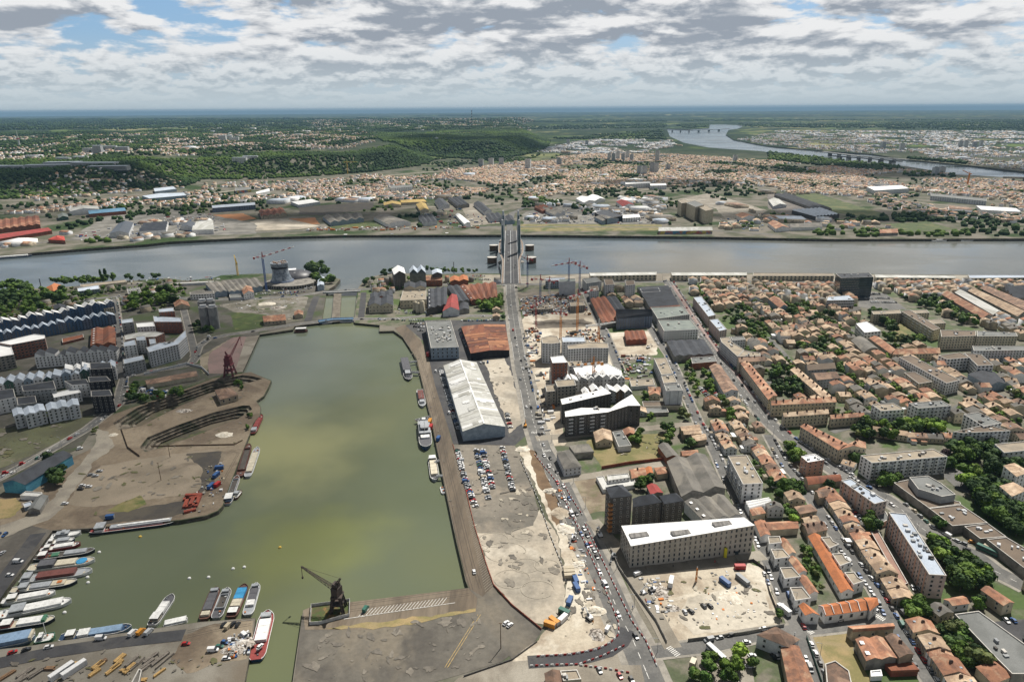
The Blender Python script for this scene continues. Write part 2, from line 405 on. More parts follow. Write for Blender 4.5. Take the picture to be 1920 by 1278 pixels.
 # the river and the dock are separate water bodies, parted by the locks
dockp=GP(_RP[_i0:_i1+1]);rivp=GP(_RP[:_i0+1]+_RP[_i1:])
def offset_quad(px,py,dx,dy):p=G(px,py);return Vector((p.x+dx,p.y+dy,0))
def big(P): # simple rectangle covering P
 xs=[p.x for p in P];ys=[p.y for p in P];return min(xs)-5,max(xs)+5,min(ys)-5,max(ys)+5
y_lock=G(640,551).y
sheet('dock_water',grow_poly(dockp,2.5),-2.6,GREEN_W)
x0,x1,y0,y1=big(rivp);sheet('river_water',[(-9000,y_lock),(9000,y_lock),(9000,2400),(-9000,2400)],-5.2,RIV_W)
x0,x1,y0,y1=big(GP(UPRIV));sheet('upstream_river_water',[(x0,y0),(x1,y0),(x1,y1),(x0,y1)],-5.2,RIV_W)
# surfaces laid on the land; each layer a few centimetres above the one below
LAY={}
JAG=set('lighter_dirt_yard cinder_patch gravel_track_road weedy_field grass_verge dry_weeds brown_quay_patch dusty_lot pale_car_park_dust_ground roadworks_sand brown_trench_soil building_site_sand dark_site_soil school_front_lot grey_lot_patch weedy_meadow dug_lot straw_lot park_lawn shed_court lockside_grass rubble_field riverside_grass rusty_grass_strip orange_sports_field orange_earth_field bare_field black_field green_field green_strip_field bare_yard rail_yard_ground industrial_yard sandy_bank light_quay_road school_lawn far_quay_grass site_ground'.split())
def jagged(P,rr):
 out=[];tot=sum((P[i]-P[i-1]).length for i in range(len(P)));st=max(3.0,tot/160)
 for i in range(len(P)):
  a,b=P[i],P[(i+1)%len(P)];d=b-a;n=max(1,int(d.length/st));nn=Vector((-d.y,d.x,0)).normalized()if d.length>0 else d;w=0
  for k in range(n):w=.6*w+rr.uniform(-.5,.5)*st*.6;out.append(a.lerp(b,k/n)+nn*(w if k else 0))
 return out
def surf(name,mat,s,layer=1,occ=False,z=None,holes=()):
 P=ccw(GP(s))
 if name in JAG:P=jagged(P,random.Random(int(P[0].x*3)))
 LAY[layer]=LAY.get(layer,0)+1
 zz=0.05*layer+0.0015*(LAY[layer]%20)if z is None else z
 if occ:occupy(P)
 return sheet(name,P,zz,mat,holes=holes)
def strip_pts(L,w,off=0.0):
 n=len(L);A=[];B=[]
 for k in range(n):
  t=Vector((0,0,0))
  if k>0:t+=(L[k]-L[k-1]).normalized()
  if k<n-1:t+=(L[k+1]-L[k]).normalized()
  t.z=0;t.normalize();nn=Vector((-t.y,t.x,0));A.append(L[k]+nn*(off+w/2));B.append(L[k]+nn*(off-w/2))
 return A,B
ROADS={}
def road(name,mat,s,w,layer=3,pave=0,occ=True,key=None,z=None):
 L=GP(s);A,B=strip_pts(L,w);LAY[layer]=LAY.get(layer,0)+1
 zz=0.05*layer+0.0012*(LAY[layer]%30)if z is None else z
 mb=MB()
 for k in range(len(L)-1):mb.poly([(*B[k][:2],zz),(*B[k+1][:2],zz),(*A[k+1][:2],zz),(*A[k][:2],zz)])
 o=tag(mb.build(name,mat),kind='structure')
 if pave:
  A2,B2=strip_pts(L,w+2*pave);mp=MB();zp=zz-0.035
  for k in range(len(L)-1):mp.poly([(*B2[k][:2],zp),(*B2[k+1][:2],zp),(*A2[k+1][:2],zp),(*A2[k][:2],zp)])
  tag(mp.build('pavement',PAVE),kind='structure')
 if occ:
  A2,B2=strip_pts(L,w+2*pave+1)
  for k in range(len(L)-1):occupy([B2[k],B2[k+1],A2[k+1],A2[k]])
 if key:ROADS[key]=L
 return o
ASPH=M('asphalt',(0.125,0.122,0.115),(0.095,0.094,0.09),0.12,c3=(0.15,0.145,0.135),fine=0.8)
ASPHD=M('dark_asphalt',(0.055,0.055,0.058),(0.042,0.042,0.045),0.1,c3=(0.07,0.068,0.066))
PAVE=M('pale_pavement',(0.27,0.25,0.215),(0.20,0.185,0.16),0.15)
PINKP=M('pink_paving',(0.24,0.165,0.15),(0.19,0.14,0.125),0.06)
CONC=M('dusty_concrete',(0.235,0.21,0.17),(0.17,0.15,0.12),0.05,c3=(0.29,0.265,0.22))
SAND=M('pale_sand',(0.42,0.37,0.29),(0.29,0.24,0.18),0.05,c3=(0.52,0.48,0.40),fine=0.5)
DIRT=M('brown_dirt',(0.17,0.135,0.095),(0.115,0.088,0.062),0.035,c3=(0.215,0.175,0.125),fine=0.4)
QUAY=M('quay_track',(0.125,0.098,0.07),(0.085,0.068,0.05),0.06,c3=(0.165,0.135,0.1),fine=0.6,stretch=(0.15,0.2))
QUAYD=M('worn_quay_tarmac',(0.115,0.105,0.088),(0.075,0.068,0.058),0.03,c3=(0.15,0.13,0.10),fine=0.3)
LOT=M('car_park_dust',(0.185,0.165,0.135),(0.12,0.11,0.092),0.025,c3=(0.24,0.205,0.16),fine=0.3)
LOTP=M('pale_car_park_dust',(0.36,0.315,0.25),(0.24,0.215,0.175),0.03,c3=(0.44,0.40,0.33),fine=0.3)
GRASS=M('green_grass',(0.06,0.085,0.022),(0.04,0.06,0.016),0.08,c3=(0.11,0.11,0.04))
GRASSY=M('dry_grass',(0.13,0.125,0.045),(0.21,0.17,0.08),0.06,c3=(0.07,0.095,0.025))
STRAW=M('straw_grass',(0.29,0.215,0.105),(0.17,0.15,0.06),0.06,c3=(0.24,0.19,0.10))
ORANGE=M('orange_soil',(0.34,0.15,0.06),(0.25,0.12,0.05),0.03)
BLACKD=M('dark_cinder',(0.05,0.045,0.04),(0.075,0.065,0.05),0.05)
WHITEP=M('white_road_paint',(0.62,0.61,0.58),(0.45,0.44,0.41),0.8)
YELP=M('yellow_road_paint',(0.42,0.29,0.10),(0.26,0.2,0.11),0.8)
# --- land uses, near bank
TOWN=M('yard_ground',(0.15,0.135,0.105),(0.065,0.08,0.04),0.05,c3=(0.055,0.09,0.022),fine=0.5)
surf('town_ground',TOWN,"975,540 1090,528 1300,528 1600,532 1925,534 2500,545 2900,1400 1160,1420 1160,1270 1085,1000 1020,840 985,700",1)
surf('west_bank_ground',M('west_yard_ground',(0.095,0.088,0.075),(0.06,0.058,0.045),0.05,c3=(0.042,0.06,0.02),fine=0.5),
"-700,640 0,552 130,545 300,527 400,526 500,518 560,520 600,527 612,545 603,600 560,610 488,624 455,695 400,706 330,728 245,754 190,780 150,840 -100,960 -700,1200",1)
surf('old_town_quay_ground',TOWN,"680,540 700,524 740,515 900,516 945,520 975,540 985,700 1020,840 960,840 955,835 850,830 790,690 760,625 740,612 665,605 672,545",1)
surf('riverside_grass',GRASS,"-300,572 0,556 170,545 215,560 190,590 120,600 -200,640",2)
surf('lockside_grass',GRASS,"433,590 470,577 505,588 493,612 440,618",2)
surf('rubble_field',M('rubble_soil',(0.2,0.185,0.16),(0.12,0.11,0.085),0.06,c3=(0.07,0.08,0.035)),"410,572 470,562 560,555 578,557 566,600 520,608 500,590 440,585",2)
surf('red_slipway_paving',PINKP,"386,662 438,632 462,631 440,698 432,700 392,700",2)
surf('slipway_paving',CONC,"462,631 486,629 455,697 440,698",2)
surf('sandy_bank',M('bank_sand',(0.27,0.23,0.17),(0.18,0.16,0.11),0.05),"375,668 436,632 392,664 388,700 380,700",2)
surf('peninsula_dirt',DIRT,"186,786 245,765 330,736 400,709 470,697 481,702 508,714 504,724 494,742 480,752 488,763 487,778 473,795 467,815 451,855 435,898 417,948 408,957 387,965 338,974 168,989 98,993 40,1010 0,1000 0,930 60,900 130,860 185,835",2,holes=DOCKS)
surf('lighter_dirt_yard',M('pale_dirt_yard',(0.235,0.195,0.145),(0.18,0.15,0.11),0.025,c3=(0.10,0.08,0.06)),"190,872 290,856 400,842 425,848 405,885 385,920 300,935 170,950 130,945 150,905",3)
surf('cinder_patch',BLACKD,"185,968 270,950 370,935 345,962 300,972 200,982",3)
surf('cinder_patch',BLACKD,"350,850 415,846 400,905 375,925 380,880",3)
surf('gravel_track_road',M('gravel_track',(0.26,0.235,0.19),(0.19,0.17,0.14),0.05),"180,800 200,808 215,835 200,850 175,865 150,905 120,950 90,975 60,985 0,1010 0,985 60,965 100,935 140,880 170,845 180,825",3)
surf('weedy_field',M('weedy_field',(0.10,0.105,0.055),(0.075,0.075,0.045),0.03,c3=(0.16,0.14,0.10)),"-300,830 0,803 100,790 180,778 150,805 110,828 40,862 -40,893 -300,980",2)
surf('grass_verge',STRAW,"-40,935 30,933 42,950 20,970 -40,975",4)
surf('dry_weeds',GRASSY,"240,938 262,928 275,945 240,960 200,957",4)
surf('lower_left_quay',M('timber_yard_concrete',(0.2,0.185,0.155),(0.145,0.13,0.105),0.04,c3=(0.12,0.10,0.075)),"-300,1262 0,1218 113,1202 250,1185 376,1167 478,1159 476,1180 466,1238 458,1280 440,1420 -300,1500",2)
surf('brown_quay_patch',DIRT,"345,1190 390,1172 475,1163 470,1200 462,1235 410,1240 350,1262 320,1235 335,1210",3)
surf('left_mooring_ground',QUAYD,"-300,1010 60,985 97,994 60,1044 0,1119 -70,1189 -300,1300",2)
surf('bottom_quay',QUAYD,"568,1144 584,1137 878,1102 905,1080 933,1111 962,1135 905,1150 980,1210 940,1240 870,1262 800,1282 700,1300 548,1300",2)
surf('bottom_quay_corner_ground',QUAYD,"900,1085 926,1098 933,1111 962,1135 1018,1180 1000,1206 960,1236 900,1150",2)
surf('bottom_quay_tracks',QUAY,"584,1137 878,1102 895,1120 893,1140 700,1180 572,1180 568,1144",3)
surf('rusty_grass_strip',STRAW,"610,1177 700,1166 820,1152 892,1140 892,1146 780,1168 700,1180 640,1180",4)
surf('light_quay_road',CONC,"820,1300 870,1266 960,1236 1005,1205 1090,1150 1170,1190 1200,1300",3)
surf('quay_track_ground',QUAY,"740,615 760,608 790,640 806,680 815,720 830,768 840,800 849,833 870,905 890,988 910,1055 925,1098 905,1118 880,1103 874,1088 856,1012 844,955 831,895 825,865 818,832 808,782 801,755 791,712 781,672 769,652 756,632",2)
surf('hangar_forecourt',ASPHD,"760,610 800,600 860,600 955,600 970,640 985,720 1005,800 965,835 850,832 840,800 830,768 815,720 806,680 795,640",2)
surf('dusty_lot',LOTP,"905,672 945,670 962,705 980,790 955,812 945,780",3)
surf('car_park_dust_ground',LOT,"850,833 965,835 990,880 1010,960 1000,990 940,1000 895,1000 890,988 870,905",2)
surf('pale_car_park_dust_ground',LOTP,"893,998 940,1000 1000,985 1012,955 1042,1000 1060,1090 1058,1140 1020,1170 985,1155 960,1133 926,1098 911,1055",2)
surf('roadworks_sand',SAND,"970,838 1003,830 1030,890 1062,965 1092,1030 1125,1100 1160,1170 1165,1200 1090,1230 1000,1235 960,1240 1010,1200 1060,1150 1064,1090 1045,1000 1015,940 990,880",3)
surf('brown_trench_soil',M('trench_soil',(0.16,0.105,0.06),(0.11,0.07,0.04),0.1),"992,842 1003,845 1020,880 1045,935 1055,975 1043,985 1022,930 1000,880",4)
surf('building_site_sand',SAND,"972,610 985,590 1105,578 1130,620 1160,680 1165,740 1060,765 1058,835 1020,838 1003,790 988,715",2)
surf('dark_site_soil',M('site_pit_soil',(0.09,0.075,0.06),(0.13,0.11,0.085),0.1),"1000,602 1095,598 1108,612 1010,616",3)
surf('site_ground',M('site_mud',(0.2,0.17,0.135),(0.12,0.105,0.085),0.08),"968,548 1070,545 1095,560 1105,580 985,592",2)
surf('school_front_lot',SAND,"1197,1078 1250,1068 1400,1052 1436,1066 1445,1110 1465,1165 1462,1178 1330,1200 1290,1212 1240,1200 1215,1130",2)
surf('grey_lot_patch',LOTP,"1290,1120 1400,1090 1436,1110 1455,1165 1370,1180 1300,1190 1270,1160",3)
surf('weedy_meadow',GRASSY,"1100,826 1150,815 1250,812 1262,850 1240,864 1128,878",2)
surf('dug_lot',M('dug_lot_soil',(0.24,0.2,0.14),(0.15,0.115,0.08),0.06,c3=(0.09,0.1,0.04)),"1063,902 1118,896 1135,925 1135,958 1092,966",2)
surf('straw_lot',STRAW,"1512,1196 1590,1184 1634,1285 1545,1285",3)
surf('park_lawn',GRASSY,"1668,602 1690,600 1720,630 1700,645 1675,630",3)
surf('shed_court',SAND,"1130,625 1215,620 1232,640 1232,665 1160,670",3)
surf('school_lawn',GRASS,"1180,742 1225,742 1230,790 1190,792",3)
surf('paved_school_court',CONC,"1300,1205 1400,1195 1415,1280 1320,1300",3)
surf('parking_court',ASPH,"1610,545 1660,550 1700,580 1640,580 1610,575",3)
surf('supermarket_car_park',ASPH,"1740,870 1790,870 1860,920 1850,935 1800,920",3)
surf('parking_court',ASPHD,"1865,1165 1925,1160 1925,1235 1870,1190",3)
surf('riverside_promenade',CONC,"945,518 1000,517 1100,514 1300,513 1600,515 1925,517 1925,528 1300,526 1100,527 1000,532 985,536",2)
surf('bridgehead_square',M('beige_square',(0.28,0.25,0.2),(0.22,0.2,0.16),0.1),"905,515 940,515 944,528 925,534 905,530",2)
# --- far bank
surf('far_quay_grass',GRASSY,"975,420 1240,421 1240,432 975,434",2)
surf('orange_sports_field',ORANGE,"383,404 455,400 482,410 400,421",2)
surf('orange_earth_field',ORANGE,"541,410 590,408 600,420 560,422",2)
surf('bare_field',LOTP,"482,412 540,410 600,424 560,430 480,432 440,424",2)
surf('black_field',BLACKD,"560,388 700,378 700,392 600,404 560,402",2)
surf('green_strip_field',GRASS,"610,420 690,414 715,424 620,428",2)
surf('green_field',GRASS,"1480,368 1530,362 1655,400 1645,412 1560,398 1500,388",2)
surf('green_field',GRASS,"1660,420 1740,415 1790,430 1700,434",2)
surf('green_field',GRASSY,"1200,372 1245,376 1240,392 1215,390",2)
surf('rail_yard_ground',M('rail_yard',(0.1,0.09,0.085),(0.15,0.13,0.11),0.03),"1440,362 1475,362 1600,420 1500,415 1440,390",2)
surf('bare_yard',CONC,"865,385 890,380 945,418 880,424",2)
surf('bare_yard',CONC,"1250,378 1330,362 1440,395 1370,420 1340,390",2)
surf('industrial_yard',M('yard_far',(0.2,0.19,0.17),(0.12,0.115,0.1),0.03),"130,448 200,405 330,392 480,418 480,438 320,445 200,455",2)
surf('industrial_yard',M('yard_far',(0.2,0.19,0.17)),"980,400 1060,375 1240,400 1240,420 980,420",2)
surf('plateau_meadow_field',GRASSY,"-60,505 -50,506 -55,510",2)
# --- roads
AV="957,534 958,560 962,590 969,640 978,690 988,730 1000,790 1016,840 1042,888 1060,928 1078,968 1098,1012 1120,1055 1142,1105 1162,1153 1187,1200 1212,1260 1240,1330"
road('avenue_road',ASPH,AV,13.5,4,pave=3.5,key='av')
road('branch_road',ASPHD,"1178,1180 1165,1203 1140,1220 1100,1231 1060,1237 990,1241",8,5,key='branch')
road('bottom_road',CONC,"980,1262 1060,1262 1130,1262 1205,1262",10,4,occ=True)
road('street_road',ASPH,"1252,526 1283,575 1318,630 1350,675 1385,720 1431,780 1440,790 1478,825 1522,855 1572,888 1615,910 1660,935 1690,955 1728,990 1778,1020 1830,1042 1865,1070 1925,1100",12,4,pave=2.5,key='R4')
road('street_road',ASPH,"1092,532 1110,575 1130,615 1150,662 1165,700",9,4,pave=1.5,key='R5')
road('street_road',ASPH,"1205,575 1220,615 1235,640 1253,665 1270,700 1285,738 1310,793 1325,818 1343,853 1360,893 1383,930 1400,968 1423,1005 1440,1050 1455,1083 1473,1128 1497,1178 1515,1220 1537,1270 1555,1320",7.5,4,pave=1.5,key='R6')
road('street_road',ASPH,"1440,815 1470,870 1492,893 1522,935 1545,972 1580,1025 1610,1067 1640,1105 1665,1148 1690,1190 1715,1230 1748,1282",7.5,4,pave=1.5,key='R7')
road('street_road',ASPH,"1225,1222 1260,1218 1335,1210 1410,1192 1497,1181 1565,1174 1640,1163 1662,1148",8,4,pave=1.5,key='R8')
road('street_road',CONC,"1052,900 1120,890 1178,880 1248,868",8,4,key='R9')
road('street_road',CONC,"1005,822 1055,818 1120,813 1185,806 1273,797 1313,796",9,4,key='R10')
road('street_road',CONC,"1188,1070 1250,1062 1330,1053 1408,1044 1432,1040",9,4,key='R11')
road('site_access_road',CONC,"1110,975 1150,1020 1172,1060 1200,1110 1235,1165 1262,1215",9,4,key='R11b')
road('dockside_road',ASPH,"365,668 372,650 390,636 425,628 480,620 540,610 600,603 665,598 745,597 800,592 855,592 950,592",8,4,pave=1.5,key='R12')
road('dockside_road',ASPH,"368,668 360,680 345,686 275,697 233,707 228,730 222,757 200,776 160,806 110,835 50,869 -20,906 -200,990",8,4,pave=1.5,key='R12b')
road('west_street_road',ASPH,"214,560 218,585 223,630 225,675 228,710",8,4,pave=2,key='R13')
road('west_street_road',ASPH,"343,575 352,610 360,640 366,668",7,4,pave=1,key='R14')
road('riverside_road',ASPH,"-300,640 0,597 60,582 130,566 215,556 300,556 390,562 485,560 550,556 600,548 670,543 740,538 805,534 938,533 1000,533 1100,529 1300,528 1925,531",9,4,pave=1,key='R15')
road('lock_road',ASPHD,"594,555 585,578 577,602",9,4,key='lk1')
road('lock_road',ASPHD,"682,548 680,570 677,595",8,4,key='lk2')
road('mooring_road',ASPHD,"72,1000 50,1030 20,1070 -20,1130 -80,1200",9,5,key='R16')
road('mooring_road',ASPHD,"345,1190 290,1196 225,1203 160,1213 100,1222 40,1234 -60,1255",8,5,key='R17')
road('inner_street_road',ASPH,"1440,632 1468,660 1492,690",5,4,key='q1')
road('inner_street_road',ASPH,"1300,545 1420,555 1560,600 1660,650 1760,690 1920,760",5,3,key='q2')
road('inner_street_road',ASPH,"1385,720 1480,715 1560,690",5,3,key='q3')
road('inner_street_road',ASPH,"1560,810 1640,790 1740,790 1840,740",5,3,key='q4')
road('pink_pavement',PINKP,"1262,535 1300,595 1345,655 1400,725 1450,782",5,4,occ=False)
road('far_bank_road',ASPH,"-200,480 130,450 330,438 480,436 640,430 780,428 940,425 980,425 1240,426 1450,440",9,3,occ=False)
road('far_motorway_road',CONC,"150,395 300,372 400,362 500,350 640,338 720,330 780,324 850,320",22,3,occ=False)
road('far_avenue_road',ASPH,"957,436 955,420 960,400 1000,380 1060,350 1100,330",14,3,occ=False)
road('far_rail_road',CONC,"700,392 900,385 1050,372 1250,352 1440,352 1640,372 1925,400",12,3,occ=False)
# --- painted markings
def dashes(key,w=0.25,on=3,off=6,lay=0.27,offs=0.0,name='lane_marking',mat=None):
 L=ROADS[key];mb=MB()
 for a,b in zip(L,L[1:]):
  d=(b-a);ln=d.length;d.normalize();n=Vector((-d.y,d.x,0));s=0
  while s+on<ln:
   p=a+d*s+n*offs;q=p+d*on;mb.poly([(*(p+n*w/2)[:2],lay),(*(p-n*w/2)[:2],lay),(*(q-n*w/2)[:2],lay),(*(q+n*w/2)[:2],lay)]);s+=on+off
 return tag(mb.build(name,mat or WHITEP),kind='structure')
dashes('av',0.35,4,4);dashes('av',0.3,60,0.2,offs=-6.2);dashes('av',0.3,60,0.2,offs=6.2)
dashes('R4',0.3,3,5);dashes('R4',0.25,60,.2,offs=4.2);dashes('R12',0.25,3,4);dashes('R12b',0.25,3,4)
def stripes(p,q,n,length,w,name,mat,skew=0.0,z=0.29):
 a=G(*p);b=G(*q);d=(b-a);u=d.normalized();nn=Vector((-u.y,u.x,0));nn=(nn+u*skew).normalized();mb=MB()
 for k in range(n):
  c=a+d*((k+.5)/n);e=c+nn*length
  mb.poly([(*(c-u*w/2)[:2],z),(*(c+u*w/2)[:2],z),(*(e+u*w/2)[:2],z),(*(e-u*w/2)[:2],z)])
 return tag(mb.build(name,mat),kind='structure')
stripes((668,1157),(830,1134),24,6.5,0.35,'parking_bay_marking',WHITEP,0.7)
stripes((664,1158),(835,1133),1,0.35,58,'parking_line_marking',WHITEP)
stripes((860,845),(925,1098),78,-7.0,0.28,'hatched_bay_marking',M('faded_white_paint',(0.27,0.25,0.21),(0.19,0.17,0.14),1.0),-0.9,0.19)
for a_,b_,n_ in(((1248,1215),(1268,1232),7),((1502,1176),(1520,1190),7),((1634,1152),(1655,1165),7),((1018,848),(1034,846),6),((995,812),(1012,814),6)):
 stripes(a_,b_,n_,3.2,0.5,'zebra_crossing_marking',WHITEP)
for dx in(0,5):
 a_=G(896+dx,1152);b_=G(834+dx,1251);mb=MB();d_=(b_-a_).normalized();n_=Vector((-d_.y,d_.x,0))*.16
 mb.poly([(*(a_+n_)[:2],.24),(*(a_-n_)[:2],.24),(*(b_-n_)[:2],.24),(*(b_+n_)[:2],.24)]);tag(mb.build('yellow_line_marking',YELP),kind='structure')
def rails(s,offs,name='rail_track'):
 L=GP(s);mb=MB()
 for o in offs:
  A,B=strip_pts(L,0.25,o)
  for k in range(len(L)-1):mb.poly([(*B[k][:2],.17),(*B[k+1][:2],.17),(*A[k+1][:2],.17),(*A[k][:2],.17)])
 tag(mb.build(name,M('rail_steel',(0.07,0.055,0.045),(0.05,0.04,0.03),1)),kind='structure')
rails("778,655 797,712 815,782 832,865 853,955 878,1060 892,1105",(-3,-1.5,2,3.5))
rails("600,1150 720,1134 880,1112",(-1.5,0,3,4.5));rails("220,985 280,975 345,968",(0,1.5,4));rails("430,845 445,850 415,905",(0,1.5))
rails("350,1196 400,1184 470,1172",(0,1.5,4,5.5));rails("-50,425 300,400",(0,4,8))
# drained dry docks: sunken basins with stepped stone sides
def dry_dock(s,label):
 P=ccw(GP(s));c=sum(P,Vector())/len(P);th=thing('dry_dock',(c.x,c.y,0),label,'dry dock')
 st=M('dock_stone',(0.21,0.18,0.14),(0.10,0.085,0.065),0.2,c3=(0.045,0.05,0.03));mb=MB();k=len(P)
 lev=[(1.0,.15),(1.0,-2.2),(0.93,-2.2),(0.93,-4.4),(0.85,-4.4),(0.85,-6.8),(0.78,-6.8),(0.78,-8.4)]
 for(f0,z0),(f1,z1)in zip(lev,lev[1:]):
  A=[c+(p-c)*f0 for p in P];B=[c+(p-c)*f1 for p in P]
  for i in range(k):j=(i+1)%k;mb.poly([(*A[i][:2],z0),(*A[j][:2],z0),(*B[j][:2],z1),(*B[i][:2],z1)])
 mb.build('stone_steps',st,th)
 f=MB();f.prism([c+(p-c)*0.8 for p in P],-9,-8.4);f.build('dock_floor',M('dock_floor',(0.12,0.10,0.07),(0.055,0.05,0.035),0.06,c3=(0.06,0.075,0.03)),th)
for s_,l_ in zip(DOCKS,('long dark drained dry dock with stone steps beside the peninsula ruin','shorter dark drained dry dock nearest the beached barges')):dry_dock(s_,l_)
# stains, tyre loops and repairs on the open ground
def stain(px,py,rx,ry,mat,z,name='ground_stain',seed=0):
 p=G(px,py);rr=random.Random(int(px*7+py)+seed);n=18;a0=rr.uniform(0,3);P=[]
 for k in range(n):a=2*math.pi*k/n;j=rr.uniform(.6,1.25);x,y=rx*j*math.cos(a),ry*j*math.sin(a);P.append(Vector((p.x+x*math.cos(a0)-y*math.sin(a0),p.y+x*math.sin(a0)+y*math.cos(a0),0)))
 sheet(name,P,z,mat)
ST1=M('oil_stain',(0.10,0.09,0.075),(0.14,0.125,0.105),.3);ST2=M('pale_scuff',(0.19,0.17,0.14),(0.145,0.13,0.108),.3);ST3=M('dusty_scuff',(0.40,0.36,0.29),(0.31,0.28,0.22),.3);ST4=M('brown_weeds',(0.11,0.10,0.05),(0.08,0.085,0.035),.4)
rs=random.Random(99);zz_=.30
for s_,n_,mats_,r_ in(("590,1190 890,1150 930,1200 860,1255 720,1280 580,1280",46,(ST1,ST1,ST2),(.8,6)),("880,960 1000,900 1040,1010 1055,1090 1000,1140 920,1060",40,(ST1,ST2,ST3),(1,6)),("150,880 400,850 400,920 180,965",34,(ST1,ST2,ST4),(.8,6)),("240,790 470,720 495,735 300,800",22,(ST2,ST4,ST1),(.8,4)),("300,830 460,790 440,840 320,850",14,(ST4,ST2),(.8,4)),
("1215,1090 1430,1070 1450,1165 1260,1190",34,(ST2,ST3,ST4,ST1),(.6,4)),("0,800 150,785 60,850 -20,880",26,(ST4,ST2),(1.5,7)),("1040,1100 1140,1090 1160,1190 1060,1220",18,(ST1,ST3,ST2),(.8,5)),("860,840 990,840 1000,960 890,960",20,(ST1,ST2),(1,5)),("760,660 800,640 870,1080 890,1100 880,1110 800,760",26,(ST1,ST2),(.6,2.6)),("10,1235 330,1205 440,1250 0,1300",26,(ST1,ST2,ST4),(.8,4)),("980,620 1150,640 1050,760 1010,790",26,(ST1,ST2,ST3),(1,5)),("1110,828 1240,818 1230,860 1140,872",16,(ST3,ST4),(.8,4)),("420,570 560,560 560,600 460,612",16,(ST3,ST1,ST4),(1.5,6)),("905,680 945,680 970,790 950,800",10,(ST1,ST2),(1,5))):
 P_=[(p.x,p.y)for p in GP(s_)];X_=[p[0]for p in P_];Y_=[p[1]for p in P_];k_=0
 while k_<n_:
  x_,y_=rs.uniform(min(X_),max(X_)),rs.uniform(min(Y_),max(Y_))
  if not inpoly(P_,x_,y_):continue
  k_+=.5;zz_+=.0004;nn_=12;r1=r_[0]*.6+(r_[1]-r_[0])*.75*rs.random()**2.2;r2=r1*rs.uniform(.25,.7);a0=rs.uniform(0,3.1)
  sheet('ground_stain',[(x_+r1*j_*math.cos(a_)*math.cos(a0)-r2*j_*math.sin(a_)*math.sin(a0),y_+r1*j_*math.cos(a_)*math.sin(a0)+r2*j_*math.sin(a_)*math.cos(a0))for a_,j_ in((2*math.pi*q/nn_,rs.uniform(.55,1.25))for q in range(nn_))],zz_,rs.choice(mats_))
for(px,py,r0)in((925,1012,9),(948,1035,12),(985,1060,8),(960,1085,10),(905,905,7),(980,1000,7),(1008,1105,9),(1025,1060,7)):
 p=G(px,py);mb=MB();n=40;a1=5.6
 for k in range(n):
  q=[(p.x+(r0+o)*math.cos(a1*j/n),p.y+(r0+o)*.8*math.sin(a1*j/n),.34+r0*.001)for j,o in((k,0),(k+1,0),(k+1,.28),(k,.28))];mb.poly([q[0],q[3],q[2],q[1]])
 tag(mb.build('tyre_marking',ST3),kind='structure')
 # ------------------------------------------------------------------ building materials
GLASS=M('window_glass',(0.02,0.025,0.03),(0.035,0.04,0.045),0.5,rough=0.12,spec=0.6)
W=dict(
white=M('white_render',(0.74,0.74,0.73),(0.62,0.62,0.61),0.2,vary=.05),grey=M('grey_render',(0.30,0.31,0.31),(0.24,0.25,0.26),0.2,vary=.08),
lgrey=M('pale_grey_render',(0.54,0.55,0.56),(0.44,0.455,0.47),0.2,vary=.06),cream=M('cream_stone',(0.50,0.45,0.34),(0.40,0.35,0.26),0.2,vary=.1),
stone=M('bordeaux_stone',(0.42,0.355,0.26),(0.31,0.265,0.195),0.25,c3=(0.17,0.145,0.115),vary=.15),dark=M('dark_cladding',(0.095,0.088,0.08),(0.07,0.066,0.062),0.3),
black=M('black_cladding',(0.018,0.018,0.021),(0.025,0.025,0.03),0.3),blue=M('navy_cladding',(0.065,0.12,0.21),(0.045,0.08,0.15),0.08),
pink=M('salmon_render',(0.44,0.27,0.20),(0.38,0.24,0.185),0.1),rose=M('pale_rose_render',(0.44,0.36,0.32),(0.37,0.31,0.285),0.2),
brick=M('red_brick',(0.26,0.10,0.06),(0.18,0.075,0.05),0.3),slate=M('slate_blue_cladding',(0.13,0.165,0.23),(0.10,0.12,0.17),0.2),
metal=M('pale_blue_metal',(0.28,0.34,0.40),(0.21,0.26,0.31),0.3,rough=.5),conc=M('raw_concrete',(0.27,0.255,0.225),(0.19,0.18,0.16),0.25,c3=(0.14,0.13,0.12)),
glassw=M('curtain_glass',(0.03,0.045,0.055),(0.05,0.07,0.08),0.2,rough=.15,spec=.6),turq=M('turquoise_sheet',(0.10,0.34,0.42),(0.06,0.20,0.30),0.15,stretch=(.1,0)),
rustm=M('rusty_red_sheet',(0.24,0.07,0.045),(0.16,0.06,0.04),0.2),mural=M('mural_wall',(0.10,0.25,0.35),(0.45,0.12,0.08),0.12,c3=(0.5,0.42,0.1),fine=.3),
steelblue=M('steel_blue_panel',(0.26,0.32,0.38),(0.20,0.25,0.30),.3),green=M('dark_green_cladding',(0.06,0.12,0.09),(0.04,0.08,0.07),.1),wood=M('timber_wall',(0.16,0.10,0.06),(0.10,0.07,0.045),.3),
)
